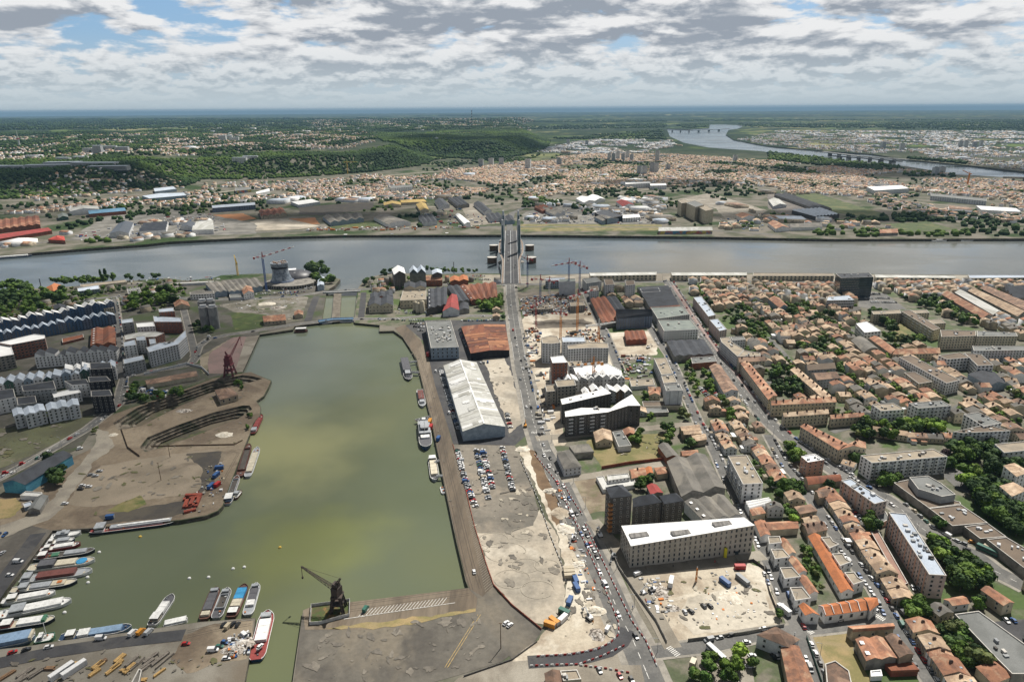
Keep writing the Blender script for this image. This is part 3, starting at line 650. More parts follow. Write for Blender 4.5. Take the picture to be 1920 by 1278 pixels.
T=dict(
tile=M('terracotta_tiles',(0.33,0.16,0.095),(0.20,0.105,0.07),0.22,c3=(0.40,0.26,0.17),vary=.22,fine=1.2),tan=M('weathered_tan_tiles',(0.40,0.29,0.195),(0.26,0.185,0.13),0.22,c3=(0.50,0.39,0.28),vary=.25,fine=1.2),
brown=M('old_brown_tiles',(0.20,0.125,0.088),(0.12,0.082,0.062),0.22,c3=(0.28,0.185,0.13),vary=.25,fine=1.2),orange=M('bright_orange_tiles',(0.42,0.15,0.06),(0.33,0.125,0.055),0.25,vary=.06,fine=1.2),
grey=M('fibre_cement_roof',(0.15,0.14,0.125),(0.10,0.095,0.085),0.08,c3=(0.19,0.175,0.15),vary=.1),dark=M('dark_slate_roof',(0.05,0.055,0.065),(0.035,0.038,0.045),0.1,vary=.1),
gravel=M('gravel_roof',(0.29,0.245,0.185),(0.22,0.19,0.15),0.12,vary=.1),browng=M('brown_gravel_roof',(0.15,0.115,0.085),(0.12,0.092,0.07),0.06,vary=.06),white=M('white_membrane',(0.78,0.78,0.77),(0.68,0.68,0.67),0.05),
pale=M('pale_blue_grey_roof',(0.38,0.43,0.50),(0.32,0.36,0.42),0.05,stretch=(.2,0)),sheet=M('pale_metal_roof',(0.48,0.48,0.46),(0.38,0.38,0.35),0.06,c3=(0.33,0.325,0.29),stretch=(.2,.3),lo=.45,hi=.52,detail=3),
rust=M('rusty_iron_roof',(0.20,0.072,0.038),(0.12,0.05,0.034),0.12,c3=(0.27,0.135,0.08),stretch=(.15,0),fine=.8),red=M('maroon_roof',(0.30,0.055,0.05),(0.22,0.045,0.04),.1),felt=M('grey_felt_roof',(0.17,0.175,0.17),(0.13,0.135,0.13),0.06,vary=.05),
greeng=M('grey_green_roof',(0.19,0.215,0.195),(0.15,0.17,0.16),.1),yellow=M('yellow_sheet_roof',(0.5,0.36,0.12),(0.42,0.3,0.12),.1),blue=M('light_blue_roof',(0.12,0.26,0.38),(0.1,0.2,0.3),.1),solar=M('solar_panels',(0.04,0.045,0.055),(0.06,0.065,0.075),.1,rough=.3),
zinc=M('zinc_roof',(0.42,0.47,0.54),(0.34,0.385,0.44),.1,vary=.08),
)
TRIM=M('pale_coping',(0.52,0.50,0.46),(0.42,0.40,0.37),0.5)
CHIM=M('chimney_brick',(0.13,0.085,0.065),(0.08,0.06,0.05),0.8)
_wm={}
def win_mesh(w,h,shut=None):
 k=(w,h,shut)
 if k not in _wm:
  mb=MB();mb.box((0,0,-h/2),(w,.10,h),0,0)
  f=.09
  if w>.5:
   for sx in(-1,1):mb.box((sx*(w/2),0,-h/2-f),(f,.2,h+2*f),0,1)
   mb.box((0,0,h/2),(w,.2,f),0,1);mb.box((0,0,-h/2-f),(w+.3,.34,f),0,1)
  _wm[k]=mb.mesh('window',[GLASS,TRIM])
 return _wm[k]
def windows(root,P,h,floors,sp,w,hh,z0=1.0,base=0.0,allw=False,zt=None,cap=100,name='window'):
 """rows of window children on every wall that looks towards the flight path"""
 o=Vector(root['_o']);n=len(P);spots=[]
 for i in range(n):
  a=Vector((P[i][0],P[i][1],0));b=Vector((P[(i+1)%n][0],P[(i+1)%n][1],0));d=b-a;L=d.length
  if L<sp*0.8:continue
  d.normalize();nn=Vector((d.y,-d.x,0));mid=(a+b)/2
  if not allw and nn.dot(-mid)<-0.15*mid.length:continue
  m=max(1,int((L-.6)/sp));hh_=h if not isinstance(h,(list,tuple))else None
  for q in range(m):
   t=(q+.5)/m
   ht=hh_ if hh_ else h[i]+(h[(i+1)%n]-h[i])*t
   fh=(ht-z0)/floors
   for f in range(floors):
    p=a+d*(L*t)+nn*0.03;spots.append((p.x-o.x,p.y-o.y,base+z0+fh*(f+.5),math.atan2(d.y,d.x)))
 me=win_mesh(w,hh)
 if len(spots)>cap:
  rest=spots[cap:];spots=spots[:cap];mb=MB()
  for(x,y,z,a)in rest:mb.box((x+o.x,y+o.y,z+o.z-hh/2),(w,.12,hh),a)
  r=mb.build('window',GLASS,root);r['kind']='stuff'
 for(x,y,z,a)in spots:inst(name,me,root,(x,y,z),a)
def inset(P,d):
 n=len(P);out=[]
 for i in range(n):
  a,b,c=Vector(P[i-1][:2]),Vector(P[i][:2]),Vector(P[(i+1)%n][:2]);e1=(b-a).normalized();e2=(c-b).normalized()
  m=Vector((-e1.y-e2.y,e1.x+e2.x));l=m.length
  if l<.2:out.append(b);continue
  m/=l;k=min(d/max(.35,m.dot(Vector((-e1.y,e1.x)))),d*2.2);out.append(b+m*k)
 return out
ROOTS=[]
def gable_parts(root,A,B,C,D,h,rise,wall,roof,n=1,style='gable',z0=0.0,over=.35,rname='roof',light=None):
 """A-B runs along the ridge; n spans side by side from A to D"""
 mw=MB();mr=MB();A,B,C,D=[Vector((p[0],p[1],0))for p in(A,B,C,D)]
 up=lambda v,z:Vector((v.x,v.y,z));L=(B-A).normalized();Wd=(D-A).normalized()
 for P,Q in((A,B),(B,C),(C,D),(D,A)):mw.poly([up(P,z0),up(Q,z0),up(Q,h),up(P,h)])
 for k in range(n):
  a0=A.lerp(D,k/n);a1=A.lerp(D,(k+1)/n);b0=B.lerp(C,k/n);b1=B.lerp(C,(k+1)/n)
  fr={'gable':.5,'saw':.12,'hip':.5,'mono':0.98}.get(style,.5)
  if style=='barrel':
   m=8;prev=None
   for q in range(m):
    t0,t1=q/m,(q+1)/m;s0,s1=math.sin(math.pi*t0)*rise,math.sin(math.pi*t1)*rise
    mr.slab([up(a0.lerp(a1,t0),h+s0),up(b0.lerp(b1,t0),h+s0),up(b0.lerp(b1,t1),h+s1),up(a0.lerp(a1,t1),h+s1)][::1],.2)
    for(u0,u1)in((a0,a1),(b0,b1)):mw.poly([up(u0.lerp(u1,t0),h),up(u0.lerp(u1,t1),h),up(u0.lerp(u1,t1),h+s1),up(u0.lerp(u1,t0),h+s0)])
   continue
  ra,rb=a0.lerp(a1,fr),b0.lerp(b1,fr)
  if style=='hip':
   ww=(a1-a0).length/2*.9;ww=min(ww,(rb-ra).length*.45);ra=ra+L*ww;rb=rb-L*ww
   eo=over
   q0,q1,q2,q3=a0-L*eo-Wd*eo,b0+L*eo-Wd*eo,b1+L*eo+Wd*eo,a1-L*eo+Wd*eo
   for tri in((q0,q1,rb,ra),(q1,q2,rb),(q2,q3,ra,rb),(q3,q0,ra)):
    V=[up(p,h+(rise if p in(ra,rb)else 0))for p in tri];mr.poly([v+Vector((0,0,.15))for v in V])
   mr.poly([up(p,h+.02)for p in(q3,q2,q1,q0)]);
   for p,q in((q0,q1),(q1,q2),(q2,q3),(q3,q0)):mr.poly([up(p,h+.02),up(q,h+.02),up(q,h+.16),up(p,h+.16)])
   continue
  ext=over
  e0,e1=(a0-Wd*(over if k==0 else 0)),(b0-Wd*(over if k==0 else 0));f0,f1=(a1+Wd*(over if k==n-1 else 0)),(b1+Wd*(over if k==n-1 else 0))
  mr.slab([up(e0-L*ext,h-(.12 if k==0 else 0)),up(e1+L*ext,h-(.12 if k==0 else 0)),up(rb+L*ext,h+rise),up(ra-L*ext,h+rise)],.14)
  mr.slab([up(ra-L*ext,h+rise),up(rb+L*ext,h+rise),up(f1+L*ext,h-(.12 if k==n-1 else 0)),up(f0-L*ext,h-(.12 if k==n-1 else 0))],.14)
  mw.poly([up(a0,h),up(a1,h),up(ra,h+rise)][::-1]);mw.poly([up(b0,h),up(b1,h),up(rb,h+rise)])
 wo=mw.build('wall',wall,root);ro=mr.build(rname,roof,root);return wo,ro
def chimneys(roof_o,spots,off):
 for(x,y,z,a)in spots:
  mb=MB();mb.box((x,y,z-1.2),(.75,1.5,2.6),a);mb.box((x,y,z+1.4),(.45,1.1,.35),a,0);mb.build('chimney',CHIM,roof_o)
def B(name,label,s,h,wall,roof,style='flat',n=1,rise=None,win=None,clut=0,grp=None,cat=None,band=None,chim=0,par=True,z=0.0,swap=False,skyl=0,bal=0,cap=100):
 cat=cat or name.replace('_',' ')
 hv=h if isinstance(h,(list,tuple))else None;h0=max(h)if hv else h
 pp=pts(s);P=[G(x,y,(hv[i]if hv else h)+z)for i,(x,y)in enumerate(pp)]
 a_=sum(P[i].x*P[(i+1)%len(P)].y-P[(i+1)%len(P)].x*P[i].y for i in range(len(P)))
 if a_<0:
  if style=='flat':P.reverse();hv=hv[::-1]if hv else None
  elif len(P)==4:P=[P[1],P[0],P[3],P[2]]
 c=sum(P,Vector())/len(P);root=thing(name,(c.x,c.y,z),label,cat,grp);occupy(P,1.0)
 wm=W[wall]if isinstance(wall,str)else wall;rm=T[roof]if isinstance(roof,str)else roof;rr=random.Random(int(c.x*13+c.y))
 if style=='flat':
  Q=inset(P,.45);top=[v+z for v in(hv or[h]*len(P))];ph=.55 if par else.1;n_=len(P)
  mw=MB();mw.prism(P,z,[t for t in top],top=False);mw.build('wall',wm,root)
  mp=MB()
  for i in range(n_):
   j=(i+1)%n_;a,b,cc,d=P[i],P[j],Q[j],Q[i]
   mp.poly([(a.x,a.y,top[i]),(b.x,b.y,top[j]),(cc.x,cc.y,top[j]),(d.x,d.y,top[i])]);mp.poly([(d.x,d.y,top[i]),(cc.x,cc.y,top[j]),(cc.x,cc.y,top[j]-ph),(d.x,d.y,top[i]-ph)])
  mp.build('parapet',TRIM if roof!='white' else T['white'],root)
  mr=MB();V=[Vector((Q[i].x,Q[i].y,top[i]-ph))for i in range(n_)]
  for t in geometry.tessellate_polygon([V]):
   t=t if(V[t[1]]-V[t[0]]).cross(V[t[2]]-V[t[0]]).z>0 else t[::-1];mr.poly([V[k]for k in t])
  ro=mr.build('roof',rm,root)
  ang=math.atan2(P[1].y-P[0].y,P[1].x-P[0].x)
  for k in range(clut):
   for _ in range(20):
    u=[rr.random()for _ in V];su=sum(u);p=sum((V[i]*(u[i]/su)for i in range(n_)),Vector())
    if len(V)==4:
     u,v=rr.uniform(.1,.9),rr.uniform(.2,.8);p=V[0].lerp(V[1],u).lerp(V[3].lerp(V[2],u),v)
    if inpoly([q[:2]for q in V],p.x,p.y):break
   mb=MB();sx,sy,sz=rr.uniform(.8,2.6),rr.uniform(.8,2.2),rr.uniform(.5,1.5);mb.box((p.x,p.y,p.z),(sx,sy,sz),ang);mb.box((p.x,p.y,p.z+sz),(sx*1.1,sy*1.1,.12),ang)
   mb.build('roof_vent',[W['lgrey'],W['grey'],TRIM,W['dark']][rr.randrange(4)],ro)
 else:
  A_,B_,C_,D_=P if not swap else(P[1],P[2],P[3],P[0])
  if n==1:
   if(D_-A_).length>(B_-A_).length*1.02 and style!='mono':A_,B_,C_,D_=B_,C_,D_,A_
  ww=(D_-A_).length/n;rise=rise if rise is not None else min(ww*.2,5.0)
  wo,ro=gable_parts(root,A_,B_,C_,D_,h+z,rise,wm,rm,n,style,z)
  for k in range(chim):
   t=(k+.5)/chim;p=A_.lerp(D_,.5).lerp(B_.lerp(C_,.5),t);chimneys(ro,[(p.x+rr.uniform(-1,1),p.y+rr.uniform(-1,1),h+z+rise*.9,math.atan2(B_.y-A_.y,B_.x-A_.x))],None)
  for k in range(skyl):
   t=(k+.5)/skyl;p=A_.lerp(D_,.25/n*1).lerp(B_.lerp(C_,.25/n),t);mb=MB();mb.box((p.x,p.y,h+z+rise*.5+.1),(2.2,2.2,.35),math.atan2(B_.y-A_.y,B_.x-A_.x));mb.build('skylight',T['white'],ro)
 if win:windows(root,P,hv or h,*win,base=0,cap=cap)
 if bal: # projecting balcony slabs with railing on the longest wall in view
  best=max(range(len(P)),key=lambda i:(P[(i+1)%len(P)]-P[i]).length*(1 if Vector((P[(i+1)%len(P)].y-P[i].y,-(P[(i+1)%len(P)].x-P[i].x),0)).dot(-P[i])>0 else.01))
  a,b=P[best],P[(best+1)%len(P)];d=(b-a).normalized();nn=Vector((d.y,-d.x,0));fl=max(2,int(h0/3))
  m=max(1,int((b-a).length/9))
  for q in range(m):
   for f in range(1,fl):
    p=a.lerp(b,(q+.5)/m);p=Vector((p.x,p.y,0))+nn*.7;mb=MB();ang=math.atan2(d.y,d.x)
    mb.box((p.x,p.y,z+f*h0/fl),(3.6,1.3,.18),ang);pr=p+nn*.62;mb.box((pr.x,pr.y,z+f*h0/fl+.18),(3.6,.06,.95),ang);mb.build('balcony',W['lgrey'],root)
 ROOTS.append(root)
 return root,P
def roof_patches(ret,n,mats,rise,seed=1,h=9,full=.5,frac=.06):
 """sheet panels of slightly different age laid over a gable roof"""
 root,P=ret;ro=[c for c in root.children if c.name.startswith('roof')][0];rr=random.Random(seed)
 if(P[1]-P[0]).length<(P[2]-P[1]).length:P=P[1:]+P[:1]
 A,B_,C,D=[Vector((p.x,p.y,0))for p in P];L=(B_-A).length
 for k in range(n):
  t0=rr.uniform(0,.96);t1=min(1,t0+rr.uniform(.01,frac));s0=rr.choice((0,.5));s1=s0+.5;
  if rr.random()>full:q=rr.uniform(0,.35);s0+=q;s1=s0+rr.uniform(.08,.5-q)
  s1=min(s1,.5 if s0<.5 else 1);Z=lambda s:h+rise*(1-abs(2*s-1))+.18+.004*k;V=[]
  for t,s in((t0,s0),(t1,s0),(t1,s1),(t0,s1)):v=A.lerp(B_,t).lerp(D.lerp(C,t),s);V.append((v.x,v.y,Z(s)))
  mb=MB();mb.poly(V);mb.build('roof_panel',mats[rr.randrange(len(mats))],ro)
  # ------------------------------------------------------------------ small houses
def house(cx,cy,ang,L,Wd,h,wall,roof,label,grp,rr,near=True,style='gable',z=0.0,cat='house',name='house'):
 root=thing(name,(cx,cy,z),label,cat,grp);ca,sa=math.cos(ang),math.sin(ang)
 P=[Vector((cx+x*ca-y*sa,cy+x*sa+y*ca,0))for x,y in((-L/2,-Wd/2),(L/2,-Wd/2),(L/2,Wd/2),(-L/2,Wd/2))]
 rise=Wd*rr.uniform(.16,.24);wo,ro=gable_parts(root,*P,h+z,rise,W[wall],T[roof],1,style,z,over=.2)
 if rr.random()<.75:
  p=P[0].lerp(P[1],rr.choice((.08,.92))).lerp(P[3],rr.uniform(.3,.6));x=p.x;y=p.y
  chimneys(ro,[(x,y,h+z+rise*.8,ang)],None)
 if rr.random()<.5:
  s_=1 if rr.random()<.5 else-1;lx=rr.uniform(-.2,.2)*L;ww=rr.uniform(.35,.8)*L;ed=rr.uniform(2.5,4.5);y0=s_*(Wd/2+ed/2+.03);mb=MB();hh=h*rr.uniform(.5,.75)
  mb.box((cx+lx*ca-y0*sa,cy+lx*sa+y0*ca,z),(min(ww,L-2*abs(lx)),ed,hh),ang);e_=mb.build('extension',W[wall],root);mb=MB();mb.box((cx+lx*ca-y0*sa,cy+lx*sa+y0*ca,z+hh),(min(ww,L-2*abs(lx))+.2,ed+.2,.14),ang);mb.build('extension_roof',T[rr.choice(['tile','grey','gravel','white','felt'])],e_)
 if near and rr.random()<.6:
  s_=1 if rr.random()<.5 else-1;lx=rr.uniform(-.3,.3)*L;y0=s_*Wd*.25;mb=MB();mb.box((cx+lx*ca-y0*sa,cy+lx*sa+y0*ca,h+z+rise*.5),(1.1,1.3,.32),ang);mb.build('skylight',M('skylight_glass',(.35,.4,.45),(.2,.25,.3),1,rough=.2),ro)
 if near:
  windows(root,P,h,2 if h>5 else 1,2.6,.9,1.4 if h>5 else 1.3,z0=.6,base=0,cap=8)
 return root
 # cheap far houses merged: countless, read as a mass
def house_mass(name,items,mats,kind='stuff',label=None):
 """items: (x, y, z, ang, L, W, h, rise, wall index, roof index)"""
 A=np.array(items,float);n=len(A)
 x,y,z,an,L,Wd,h,rs,wi,ri=A.T
 ca,sa=np.cos(an),np.sin(an)
 def pt(lx,ly,lz):return np.stack([x+lx*ca-ly*sa,y+lx*sa+ly*ca,lz],1)
 z0=z-1.0
 V=np.stack([pt(-L/2,-Wd/2,z0),pt(L/2,-Wd/2,z0),pt(L/2,Wd/2,z0),pt(-L/2,Wd/2,z0),
pt(-L/2,-Wd/2,z+h),pt(L/2,-Wd/2,z+h),pt(L/2,Wd/2,z+h),pt(-L/2,Wd/2,z+h),
pt(-L/2,0*Wd,z+h+rs),pt(L/2,0*Wd,z+h+rs)],1).reshape(-1,3)
 Fq=np.array([[0,1,5,4],[1,2,6,5],[2,3,7,6],[3,0,4,7],[4,5,9,8],[6,7,8,9],[4,8,8,7],[5,6,9,9]])
 F3=[];me=bpy.data.meshes.new(name)
 quads=np.array([[0,1,5,4],[1,2,6,5],[2,3,7,6],[3,0,4,7],[4,5,9,8],[6,7,8,9]]);tris=np.array([[4,8,7],[5,6,9]])
 b=(np.arange(n)*10)[:,None,None];q=(quads[None]+b).reshape(-1,4);t=(tris[None]+b).reshape(-1,3)
 loops=np.concatenate([q.ravel(),t.ravel()]);me.vertices.add(len(V));me.vertices.foreach_set('co',V.astype(np.float32).ravel())
 me.loops.add(len(loops));me.loops.foreach_set('vertex_index',loops.astype(np.int32));me.polygons.add(len(q)+len(t))
 me.polygons.foreach_set('loop_start',np.concatenate([np.arange(len(q))*4,len(q)*4+np.arange(len(t))*3]).astype(np.int32))
 mi=np.concatenate([np.stack([wi,wi,wi,wi,ri,ri],1).ravel(),np.stack([wi,wi],1).ravel()]).astype(np.int32)
 for m in mats:me.materials.append(m)
 me.polygons.foreach_set('material_index',mi);me.update(calc_edges=True);me.validate()
 o=bpy.data.objects.new(name,me);COL.objects.link(o)
 if kind:o['kind']=kind
 if label:o['label']=label
 return o
 # ------------------------------------------------------------------ trees
def leaf_mat(name,a,b,c):
 return M(name,a,b,0.5,rough=.7,c3=c,vary=.36,fine=2.5,spec=.15)
LEAF=[leaf_mat('leaf_green',(0.075,0.13,0.022),(0.045,0.09,0.018),(0.11,0.165,0.03)),leaf_mat('leaf_dark',(0.034,0.065,0.018),(0.022,0.045,0.014),(0.05,0.085,0.022)),
leaf_mat('leaf_bright',(0.13,0.21,0.03),(0.09,0.16,0.025),(0.17,0.25,0.04)),leaf_mat('leaf_olive',(0.10,0.12,0.04),(0.065,0.085,0.028),(0.14,0.15,0.05)),leaf_mat('leaf_purple',(0.05,0.026,0.03),(0.035,0.02,0.022),(0.065,0.04,0.036))]
BARK=M('bark',(0.09,0.07,0.05),(0.055,0.045,0.035),1.5)
ICO=None
def ico_arrays(sub):
 import bmesh
 bm=bmesh.new();bmesh.ops.create_icosphere(bm,subdivisions=sub,radius=1.0)
 V=np.array([v.co[:]for v in bm.verts]);Fc=np.array([[v.index for v in f.verts]for f in bm.faces]);bm.free();return V,Fc
IV1,IF1=ico_arrays(1);IV2,IF2=ico_arrays(2)
def crown_mesh(seed,wide,tall,mat,nleaf=620):
 """a crown 1 unit high standing on z=0.25: clumps of leaf cards round uneven lumps, with gaps"""
 r=np.random.RandomState(seed);nb=9;C=[]
 for k in range(nb):
  a=r.uniform(0,6.28);q=r.uniform(.15,.75)*wide*.5;z=r.uniform(.38,.86);C.append((q*math.cos(a),q*math.sin(a),z,r.uniform(.13,.22)))
 C.append((0,0,.62,.27));C=np.array(C);
 Vs=[];Fs=[];n0=0
 for(x,y,z,rad)in C:
  V=IV2*(rad*.86)*(1+r.uniform(-.22,.22,(len(IV2),1)))*np.array([1.05,1.05,tall])+(x,y,z);Vs.append(V);Fs.append(np.hstack([IF2,IF2[:,2:3]])+n0);n0+=len(V)
 k=r.randint(0,len(C),nleaf);d=r.normal(size=(nleaf,3));d/=np.linalg.norm(d,axis=1)[:,None];d[:,2]=np.abs(d[:,2])*.9-.25
 P=C[k,:3]+d*(C[k,3]*r.uniform(.85,1.28,nleaf))[:,None]*np.array([1.05,1.05,tall]);s=r.uniform(.028,.055,nleaf)
 u=r.normal(size=(nleaf,3));u/=np.linalg.norm(u,axis=1)[:,None];v=np.cross(u,d);v/=np.linalg.norm(v,axis=1)[:,None]+1e-9
 Q=np.stack([P-u*s[:,None]-v*s[:,None],P+u*s[:,None]-v*s[:,None],P+u*s[:,None]+v*s[:,None],P-u*s[:,None]+v*s[:,None]],1).reshape(-1,3)
 Vs.append(Q);Fs.append(np.arange(nleaf*4).reshape(-1,4)+n0)
 V=np.concatenate(Vs);me=bpy.data.meshes.new('crown');Fq=np.concatenate(Fs)
 me.from_pydata(V.tolist(),[],[tuple(dict.fromkeys(f))for f in Fq.tolist()]);me.materials.append(mat);return me
def trunk_mesh(seed):
 rr=random.Random(seed);mb=MB();mb.cyl((0,0,0),.028,.018,.42,7)
 for k in range(4):
  a=k*1.6+rr.random();mb.beam((0,0,.3+.03*k),(.17*math.cos(a),.17*math.sin(a),.55+.04*k),.016)
 return mb.mesh('trunk',BARK)
CROWNS={}
def get_crown(kind,v):
 k=(kind,v)
 if k not in CROWNS:
  col=dict(green=0,dark=1,bright=2,olive=3,purple=4,poplar=1)[kind]
  CROWNS[k]=crown_mesh(v*31+col*7+3,.55 if kind!='poplar' else.12,1.0 if kind!='poplar' else 1.7,LEAF[col])
 return CROWNS[k]
TRUNKS=[trunk_mesh(k)for k in range(3)]
NT=0
def tree(x,y,hgt,kind,label,grp,rr,z=0.0,name=None,wide=1.0):
 global NT
 NT+=1;root=thing(name or 'broadleaf_tree',(x,y,z),label,'tree',grp);a=rr.uniform(0,6.28)
 if kind=='poplar':wide=wide*.42;hgt*=1.15
 inst('trunk',TRUNKS[rr.randrange(3)],root,(0,0,0),a,(hgt,hgt,hgt));inst('crown',get_crown(kind,rr.randrange(4)),root,(0,0,-hgt*.08),a,(hgt*1.25*wide,hgt*1.25*wide,hgt*1.05));return root
def tree_mass(name,items,mat,kind='stuff',label=None,leaves=0):
 """items (x,y,z,r): uneven leafy lumps in one mesh"""
 A=np.array(items,float);n=len(A);r=np.random.RandomState(n);m=len(IV1)
 J=1+r.uniform(-.3,.3,(n,m,1));V=IV1[None]*J*A[:,None,3:4]*np.stack([r.uniform(.8,1.2,n),r.uniform(.8,1.2,n),r.uniform(.75,1.15,n)],1)[:,None,:]+A[:,None,:3]+np.array([0,0,.45])*A[:,None,3:4]
 Fc=(IF1[None]+(np.arange(n)*m)[:,None,None]).reshape(-1,3);me=np_mesh(name,V.reshape(-1,3),Fc,mat)
 o=bpy.data.objects.new(name,me);COL.objects.link(o)
 if kind:o['kind']=kind
 if label:o['label']=label
 return o
AB='apartment_building';WH='warehouse';TH='terraced_house';HS='house';OB='office_building';SH='shed'
WN=(5,3.2,1.3,1.5)
# ---- lower right
B(AB,'longest slab block with pale blue-grey roof and a salmon end wall',"1666,959 1699,962 1775,1078 1742,1076",15,'rose','pale',win=(5,3.2,1.4,1.4),clut=16,cap=100)
B(AB,'shorter slab block with pale blue-grey roof beside the pink cube building',"1577,900 1595,896 1663,938 1640,944",13,'rose','pale',win=(4,3.2,1.4,1.4),clut=8)
B('link_building','small salmon link block between the two slab blocks',"1641,960 1661,958 1668,972 1652,980",4,'pink','felt')
B(TH,'middle of the white corner terrace with bright orange roof',"1535,1135 1615,1122 1627,1142 1548,1153",5.5,'white','orange','gable',rise=2,win=(1,5,1.6,2))
for k in range(5):
 a=G(1535+16.5*k,1135-2.6*k,5.6);b=G(1548+16.2*k,1153-2.2*k,5.6);mb=MB();mb.beam((*a[:2],6.0),(*((a+b)/2)[:2],8.1),.3);mb.beam((*((a+b)/2)[:2],8.1),(*b[:2],6.0),.3);mb.build('fire_wall',W['white'],ROOTS[-1])
B(TH,'west end of the white corner terrace with an orange tiled cap',"1499,1135 1512,1133 1536,1152 1510,1152",6,'white','orange','gable',rise=1.6,win=(1,5,1.2,2))
B(TH,'east end of the white corner terrace with an orange tiled cap',"1620,1120 1640,1120 1646,1131 1632,1144",6.5,'white','orange','gable',rise=1.6,win=(1,5,1.2,2))
for lab,s in(('northernmost of the four',"1440,1005 1462,1004 1466,1016 1442,1019"),('second from the north of the four',"1445,1028 1468,1028 1482,1043 1453,1047"),('third from the north of the four',"1462,1063 1485,1062 1502,1080 1471,1084"),('southernmost of the four',"1481,1100 1504,1099 1521,1120 1491,1125")):
 B(TH,lab+' white walled houses with brown gravel flat roofs',s,6.5,'white','gravel',win=(2,4,1,1.4),grp='white flat-roofed houses west of the gardens')
for lab,s in(('northern',"1460,1012 1475,1011 1492,1036 1478,1040"),('middle',"1477,1046 1492,1045 1513,1071 1498,1074"),('southern',"1497,1082 1512,1080 1534,1110 1518,1113")):
 B(TH,lab+' red-brown tiled house between white flat-roofed houses',s,5,'white','tile','gable',rise=1.5,grp='red tiled houses west of the gardens')
B(TH,'long low house with a bright orange tiled roof beside the gardens',"1516,1005 1537,1003 1600,1107 1577,1110",4.6,'white','orange','gable',rise=2,win=(1,6,1,1.3))
for lab,s in(('upper',"1539,1006 1557,1005 1562,1013 1574,1019 1555,1027"),('middle',"1560,1037 1580,1036 1586,1046 1597,1052 1575,1060"),('lower',"1583,1072 1602,1071 1609,1081 1621,1088 1600,1095")):
 B(TH,lab+' white house with stepped gravel roof east of the long orange roof',s,7,'white','gravel',win=(2,4,1,1.4),grp='white stepped houses along the parked street')
B('carport','long narrow pinkish garage roof below the longest slab block',"1631,993 1645,991 1703,1092 1690,1097 1655,1035",2.8,'brick',M('pink_garage_roof',(0.30,0.18,0.14),(0.25,0.155,0.12),.1))
B('shopping_centre','low brown-roofed shopping hall, wing nearest the grey-roofed upper block',"1676,904 1703,898 1740,925 1800,940 1802,944 1742,952",6,'conc','browng',clut=7)
B('shopping_centre','raised grey-roofed block on top of the shopping hall',"1705,894 1740,891 1765,905 1792,926 1766,930 1740,921 1722,916",11,'grey','felt',clut=10)
B('shopping_centre','middle brown-roofed wing of the shopping hall',"1742,952 1802,945 1852,979 1786,985",6,'conc','browng',clut=8)
B('shopping_centre','smaller reddish-brown roof wing of the shopping hall',"1808,986 1852,980 1887,1005 1838,1009",5.5,'conc','browng',clut=4)
B('shopping_centre','long far wing of the shopping hall by the loading yard',"1850,1010 1887,1006 1935,1034 1935,1075",6,'conc','browng',clut=5)
B(WH,'large grey flat-roofed store with star-shaped white roof patches',"1790,1150 1835,1144 1930,1212 1930,1262 1898,1262 1868,1232",7,'conc','felt',clut=4)
B(HS,'low brown-roofed house row at the foot of the salmon end wall',"1770,1123 1805,1117 1817,1130 1786,1134",4.5,'lgrey','tile','gable',win=(1,4,1,1.4))
B(HS,'two-storey house with brown roof beside the lower main road',"1840,1105 1855,1099 1901,1129 1881,1134",6.5,'cream','tile','gable',win=(2,4,1.1,1.3))
B(HS,'wide hipped tile roof at the bottom beside the garden trees',"1831,1250 1866,1239 1902,1264 1862,1282",5,'cream','tile','hip')
B(WH,'narrow orange lean-to building heading the workshop group',"1590,1174 1674,1168 1676,1177 1600,1183",6,'stone','tile','mono',rise=1.2,win=(1,6,1.2,1.2))
B(WH,'twin-gabled red workshop with four white skylights',"1605,1198 1655,1195 1681,1232 1625,1237",6,'conc','tile','gable',n=2,swap=True,skyl=2)
B(WH,'brown tiled workshop beside the parked street',"1661,1193 1680,1189 1713,1225 1687,1231",7,'stone','brown','gable',swap=True,chim=1)
B(SH,'rusty corrugated lean-to shed below the workshops',"1660,1244 1712,1242 1722,1257 1672,1259",3,'rustm','rust','mono',rise=.6)
B(SH,'small white flat shed below the workshops',"1632,1256 1652,1254 1655,1266 1633,1267",2.8,'white','white')
B(WH,'old brown tiled barn in the straw-coloured lot',"1547,1243 1566,1237 1592,1256 1602,1300 1552,1300",5,'stone','brown','flat')
B(HS,'pale house with hipped brown roof at the street crossing',"1420,1190 1455,1175 1498,1198 1478,1212",7.5,'lgrey','brown','hip',win=(2,5,1.2,1.4))
B(WH,'long orange-brown tiled hall below the crossing',"1465,1215 1497,1211 1530,1290 1482,1295",6,'stone','tile','gable',swap=True)
B(AB,'pink cube apartment house with white flat roof',"1502,855 1528,850 1546,861 1515,866",12,'pink','white',win=(4,4,1.4,1),clut=3)
B(WH,'rust-streaked barrel shed beside the pink cube building',"1508,894 1572,889 1579,901 1515,909",4.5,'stone','rust','barrel',rise=2)
B(TH,'cream stone terrace with dormered brown roof, leg along the main street',"1501,799 1515,796 1590,832 1572,843",11,'cream','tile','gable',swap=True,win=(3,3,1.1,1.6),chim=7)
B(TH,'cream stone terrace with dormered brown roof, leg turning off the corner',"1573,843 1590,832 1622,829 1624,840",11,'cream','tile','gable',win=(3,3,1.1,1.6),chim=3)
B(AB,'white slab block with gravel roof behind purple-leaved trees',"1614,853 1750,841 1777,855 1635,867",14,'white','gravel',win=(5,3.2,1.4,1.4),clut=9,bal=1)
B(AB,'white balconied block in front of the dark industrial roofs, lower wing',"1787,809 1850,795 1895,807 1808,811",13,'lgrey','browng',win=(5,3.2,1.6,1.5),bal=1,clut=4)
